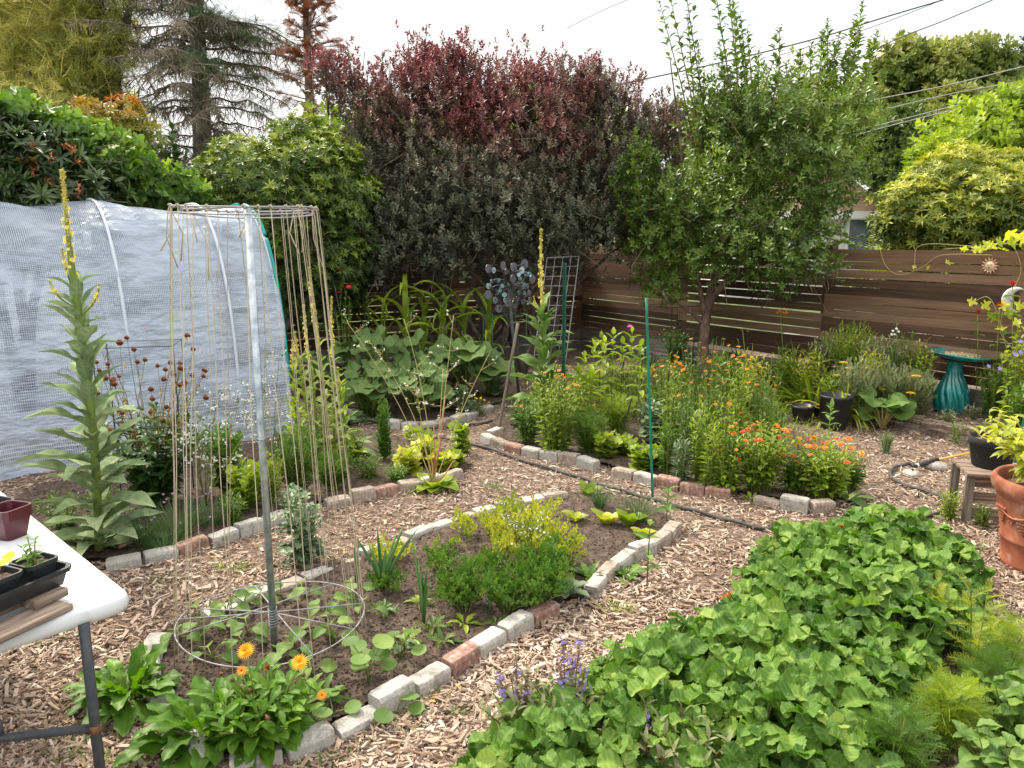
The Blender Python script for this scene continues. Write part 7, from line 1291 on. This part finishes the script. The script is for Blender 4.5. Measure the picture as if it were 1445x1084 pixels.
az = r.uniform(0, 6.28, n); nz_ = norm(np.stack([r.normal(0,.42,n), r.normal(-.15,.42,n), np.ones(n)], -1)); d = norm(np.stack([np.cos(az), np.sin(az), 0*az], -1)-nz_*(np.cos(az)*nz_[:,0]+np.sin(az)*nz_[:,1])[:, None]); Lf, S = MB(), MB(); g = r.integers(0, 7, n); T = np.clip(.45+.16*wob(X, Y, 5, 72)+r.normal(0,.22,n)-.1*low, 0, 1); Sz = r.uniform(.085, .172, n)*np.where(low, .85, 1)
for k in range(7): m = g == k; scatter(Lf, SL[k], np.stack([X,Y,Z],-1)[m], frames(d[m], nz_[m]), Sz[m], T[m])
for i in range(0, n): 
    c = np.array([X[i], Y[i], Z[i]-.002]); b = np.array([X[i]-math.cos(az[i])*.07*r.random()-.02, Y[i]-math.sin(az[i])*.07*r.random(), .0]); tube(S, [b, (b+c)/2+np.array([-.012,.0,.02]), c], [.0025,.0022,.0018], 4, tint=r.uniform(.2,.9), cap=False)
sw_ = Lf.build('strawberry_patch', m_straw); tag(sw_, 'dense mass of strawberry plants with three part toothed leaves in the right foreground', 'strawberry plants', kind='stuff'); S.build('leaf_stems', m_stemg, sw_)
# withered orange-brown leaves low in it
Lf = MB(); n = 40; X = r.uniform(.4, 2.6, n); Y = r.uniform(1.9, 4.2, n); k = inpoly(X, Y, SP); X, Y = X[k], Y[k]; n = len(X); scatter(Lf, SL[0], np.stack([X,Y,r.uniform(.06,.15,n)],-1), frames(norm(r.normal(size=(n,3))*np.array([1,1,.3])), norm(np.stack([r.normal(0,.5,n), r.normal(-.4,.5,n), np.ones(n)],-1))), r.uniform(.06,.09,n), rnd(n)); Lf.build('withered_leaves', leafm('withered_leaf', (.30,.07,.02), (.45,.16,.04), (.5,.28,.1), rough=.8), sw_)
# sage with violet blooms
m_sage = leafm('sage_leaf', (.07,.08,.06), (.13,.16,.10), (.20,.24,.15), rough=.8, trans=.15); m_sageb = leafm('sage_calyx', (.05,.035,.04), (.10,.07,.07), (.16,.13,.11), rough=.8, trans=.05)
for j, (x, y, tops, lab) in enumerate(((735,1060,[(728,925),(705,955),(728,1000),(715,985),(745,950)],'purple sage with violet blooms left of the others in front'),(800,1060,[(795,905),(818,905),(808,930),(825,945),(790,940),(770,985)],'tall purple sage stalks with violet blooms before the strawberries'),(915,1110,[(910,1010),(920,1045),(905,1050)],'purple sage stalk with violet blooms at the bottom edge'),(965,1120,[(950,1060),(975,1065)],'short purple sage tips at the bottom edge, right of the stalk'))):
    p = G(x, y, .02); S, Lf, _ = herb(.24, .16, 16, [blade(.32,'lance',5,fold=.15,arch=.6)], .075, 8, 820+j, lift=.4, hv=.4); t = plant('sage', lab, 'sage', p, [('stems', S, m_stemr), ('foliage', Lf, m_sage)]); r = np.random.default_rng(j)
    C_, F_, ST = MB(), MB(), MB()
    for (a, b) in tops:
        q = D(a, b, p[1]+r.uniform(.0,.08))-p; q[2] = min(q[2], .62); b0 = q*np.array([.4,.4,.35]); tube(ST, [b0*.2, b0, q], [.003,.0026,.0018], 5)
        for w in np.linspace(.3, 1, 9):
            c = b0*(1-w)+q*w; n = 12; a_ = r.uniform(0,6.28,n); dd = np.stack([np.cos(a_), np.sin(a_), .5+0*a_], -1); scatter(C_, blade(.4,'ovate',2,fold=.4), c+r.normal(0,.003,(n,3)), frames(norm(dd), np.tile([0.,0,1],(n,1))), r.uniform(.010,.017,n), rnd(n))
            if r.random() < .55:
                n = 3; a_ = r.uniform(0,6.28,n); dd = norm(np.stack([np.cos(a_), np.sin(a_)-.4, .3+0*a_], -1)); tp = (SMALLP[0][:, [0,2,1]]*np.array([1,1,-1.]), SMALLP[1], SMALLP[2]); scatter(F_, tp, c+dd*.014, frames(dd, np.tile([0.,0,1],(n,1))), r.uniform(.006,.010,n), .45)
    ST.build('flower_stalks', m_stemr, t); C_.build('calyxes', m_sageb, t); F_.build('blossoms', f_viol, t)
# feathery weeds at the right
FE = [feather(12,1,.55,3,.010,s,.4) for s in range(3)]
for i, (x, y, yt, w, m, lab) in enumerate(((1372,960,815,26,g_yel,'tall bright feathery dill stem right of the strawberries'),(1410,965,880,30,g_lime,'feathery dill clump at the right edge'),(1335,1050,960,34,g_lime,'feathery dill clump low at the right of the strawberries'),(1395,1010,930,40,g_mid,'feathery dill sprawling over the stones at the right edge'),(1310,900,815,14,g_yel,'single dill sprig rising out of the strawberries'),(1085,820,770,12,g_yel,'feathery sprig among the strawberries at the back left'),(1255,1110,1000,34,g_mid,'dark feathery dill at the bottom edge under the strawberries'))):
    bushy('dill', lab, 'dill', x, y, yt, w, 9 if i not in (0,4,5) else 3, FE, .13, 12, m, 840+i, lift=.4, srad=.004, start=.1, hv=.4)
for i, (x, y, yt, lab) in enumerate(((1425,1065,965,'broad leaved bean plant in the bottom right corner'),(1450,1010,960,'broad leaved bean plant at the right edge above the corner one'),(1400,1130,1040,'leafy bean plant at the bottom edge near the right corner'))):
    bushy('bean_bush', lab, 'bean plant', x, y, yt, 50, 9, [blade(.7,'ovate',12,fold=.2,arch=.8,serr=.08,cols=6,vein=.3,wave=.06)], .095, 5, g_bean if i else g_mid, 850+i, lift=.1)
bushy('weed', 'pale feathery weed by the crate leg', 'weed', 1338, 735, 695, 14, 12, LAN, .06, 6, g_lime, 861); bushy('weed', 'small green weed behind the crate against the planter', 'weed', 1385, 745, 715, 14, 12, LAN, .05, 6, g_mid, 862)
bushy('lavender', 'small blue grey tuft on the bare soil left of the timber', 'lavender', 1250, 640, 610, 12, 30, STR, .06, 8, g_blue, 863)
for i, (x, y, w) in enumerate(((870,862,30),(560,1020,46),(500,1045,46),(610,985,30),(450,1075,40),(240,820,26),(330,805,26),(60,905,50),(90,1060,60),(150,1075,40),(700,690,18),(530,615,22),(1150,700,20),(640,600,24),(880,790,20),(1300,760,20),(1370,775,26),(650,1010,16))):
    p = B(x, y); r = np.random.default_rng(900+i); n = 90; q = np.sqrt(r.random(n))*wid(w, p); a = r.uniform(0,6.28,n); Lf = MB(); e = r.uniform(.2,1.3,n); aa = r.uniform(0,6.28,n); scatter(Lf, blade(.12 if i % 2 else .25,'lance',2,fold=.2), np.stack([q*np.cos(a), q*np.sin(a)*.7, 0*a+.006], -1), frames(np.stack([np.cos(aa)*np.cos(e), np.sin(aa)*np.cos(e), np.sin(e)],-1), np.tile([0.,0,1],(n,1))), r.uniform(.015,.045,n), rnd(n))
    o = Lf.build('low_weeds', g_mid if i % 3 else g_lime, loc=p); tag(o, 'patch of tiny green weeds coming up through chips and bricks', 'weeds', kind='stuff')
# withered leaf bits on the ground
Lf = MB(); r = np.random.default_rng(950); n = 260; y = r.uniform(1.9, 7, n); x = r.uniform(-1,1,n)*y*.65; scatter(Lf, OVA[1], np.stack([x, y, 0*x+.02], -1), frames(norm(np.stack([r.normal(size=n), r.normal(size=n), .15+0*x],-1)), norm(np.stack([r.normal(0,.3,n), r.normal(0,.3,n), np.ones(n)],-1))), r.uniform(.02,.045,n), rnd(n)); tag(Lf.build('fallen_leaves', g_dry), 'small dry fallen leaves scattered on chips and soil', 'fallen leaves', kind='stuff')

# grassy undergrowth behind the marigold bed
r = np.random.default_rng(990)
for i, (poly, dens, hh, m) in enumerate(((gp([(800,585),(1110,610),(1110,548),(960,515),(800,530)], .05), 5200, .16, g_lime), (gp([(850,560),(1130,560),(1150,530),(1000,508),(860,508)], .05), 2600, .14, g_mid), (gp([(720,600),(830,600),(820,560),(740,560)], .05), 1200, .14, g_mid), (gp([(1090,640),(1200,600),(1120,560),(1080,580)], .05), 700, .10, g_lime), (gp([(1290,560),(1445,600),(1445,560),(1330,545)], .1), 1600, .14, g_mid), (gp([(420,520),(500,600),(700,580),(760,540),(700,500)], .05), 1500, .10, g_pars))):
    a = np.array(poly); x = r.uniform(a[:,0].min(), a[:,0].max(), dens*3); y = r.uniform(a[:,1].min(), a[:,1].max(), dens*3); k = inpoly(x, y, poly)&(wob(x, y, 4, 60+i) > -.45); x, y = x[k][:dens], y[k][:dens]; n = len(x); e = r.uniform(.6, 1.5, n); aa = r.uniform(0, 6.28, n); Lf = MB(); g = r.random(n) < .5
    for tpl, mm in ((blade(.07,'needle',4,fold=.2,arch=.9), g), (blade(.25,'lance',3,fold=.2,arch=.6), ~g)): scatter(Lf, tpl, np.stack([x,y,0*x+.02],-1)[mm]+np.array([0,0,1.])*(r.random(mm.sum())*hh*.5*(~g)[mm])[:, None], frames(np.stack([np.cos(aa)*np.cos(e), np.sin(aa)*np.cos(e), np.sin(e)],-1)[mm], np.tile([0.,0,1],(mm.sum(),1))), (r.uniform(.4,1.1,n)*np.where(g, hh, hh*.45))[mm], rnd(mm.sum()))
    tag(Lf.build('grass', m), 'grassy undergrowth growing between the garden beds', 'grass', kind='stuff')

# ---------------- every repeat gets the words that single it out
ORD = 'first second third fourth fifth sixth seventh eighth ninth tenth eleventh twelfth thirteenth fourteenth fifteenth sixteenth seventeenth eighteenth nineteenth twentieth'.split()
def pxof(o):
    v = Vector(o.location)-Vector((0, 0, H)); return CX+FPX*v.x/(v.y*cp-v.z*sp)
_by = {}
for o in bpy.data.objects:
    if o.parent is None and o.get('label') and o.get('kind') != 'stuff': _by.setdefault(o['label'], []).append(o)
for lab, L_ in _by.items():
    if 1 < len(L_) <= 20:
        for k_, o in enumerate(sorted(L_, key=pxof)): o['label'] = (ORD[k_] if k_ or len(L_) > 1 else '')+' from the left: '+lab
_by = {}
for o in bpy.data.objects:
    if o.parent is None and o.get('kind') == 'stuff' and o.get('label'): _by.setdefault(o['label'], []).append(o)
for lab, L_ in _by.items():
    if len(L_) > 1:
        for o in L_: o['group'] = lab
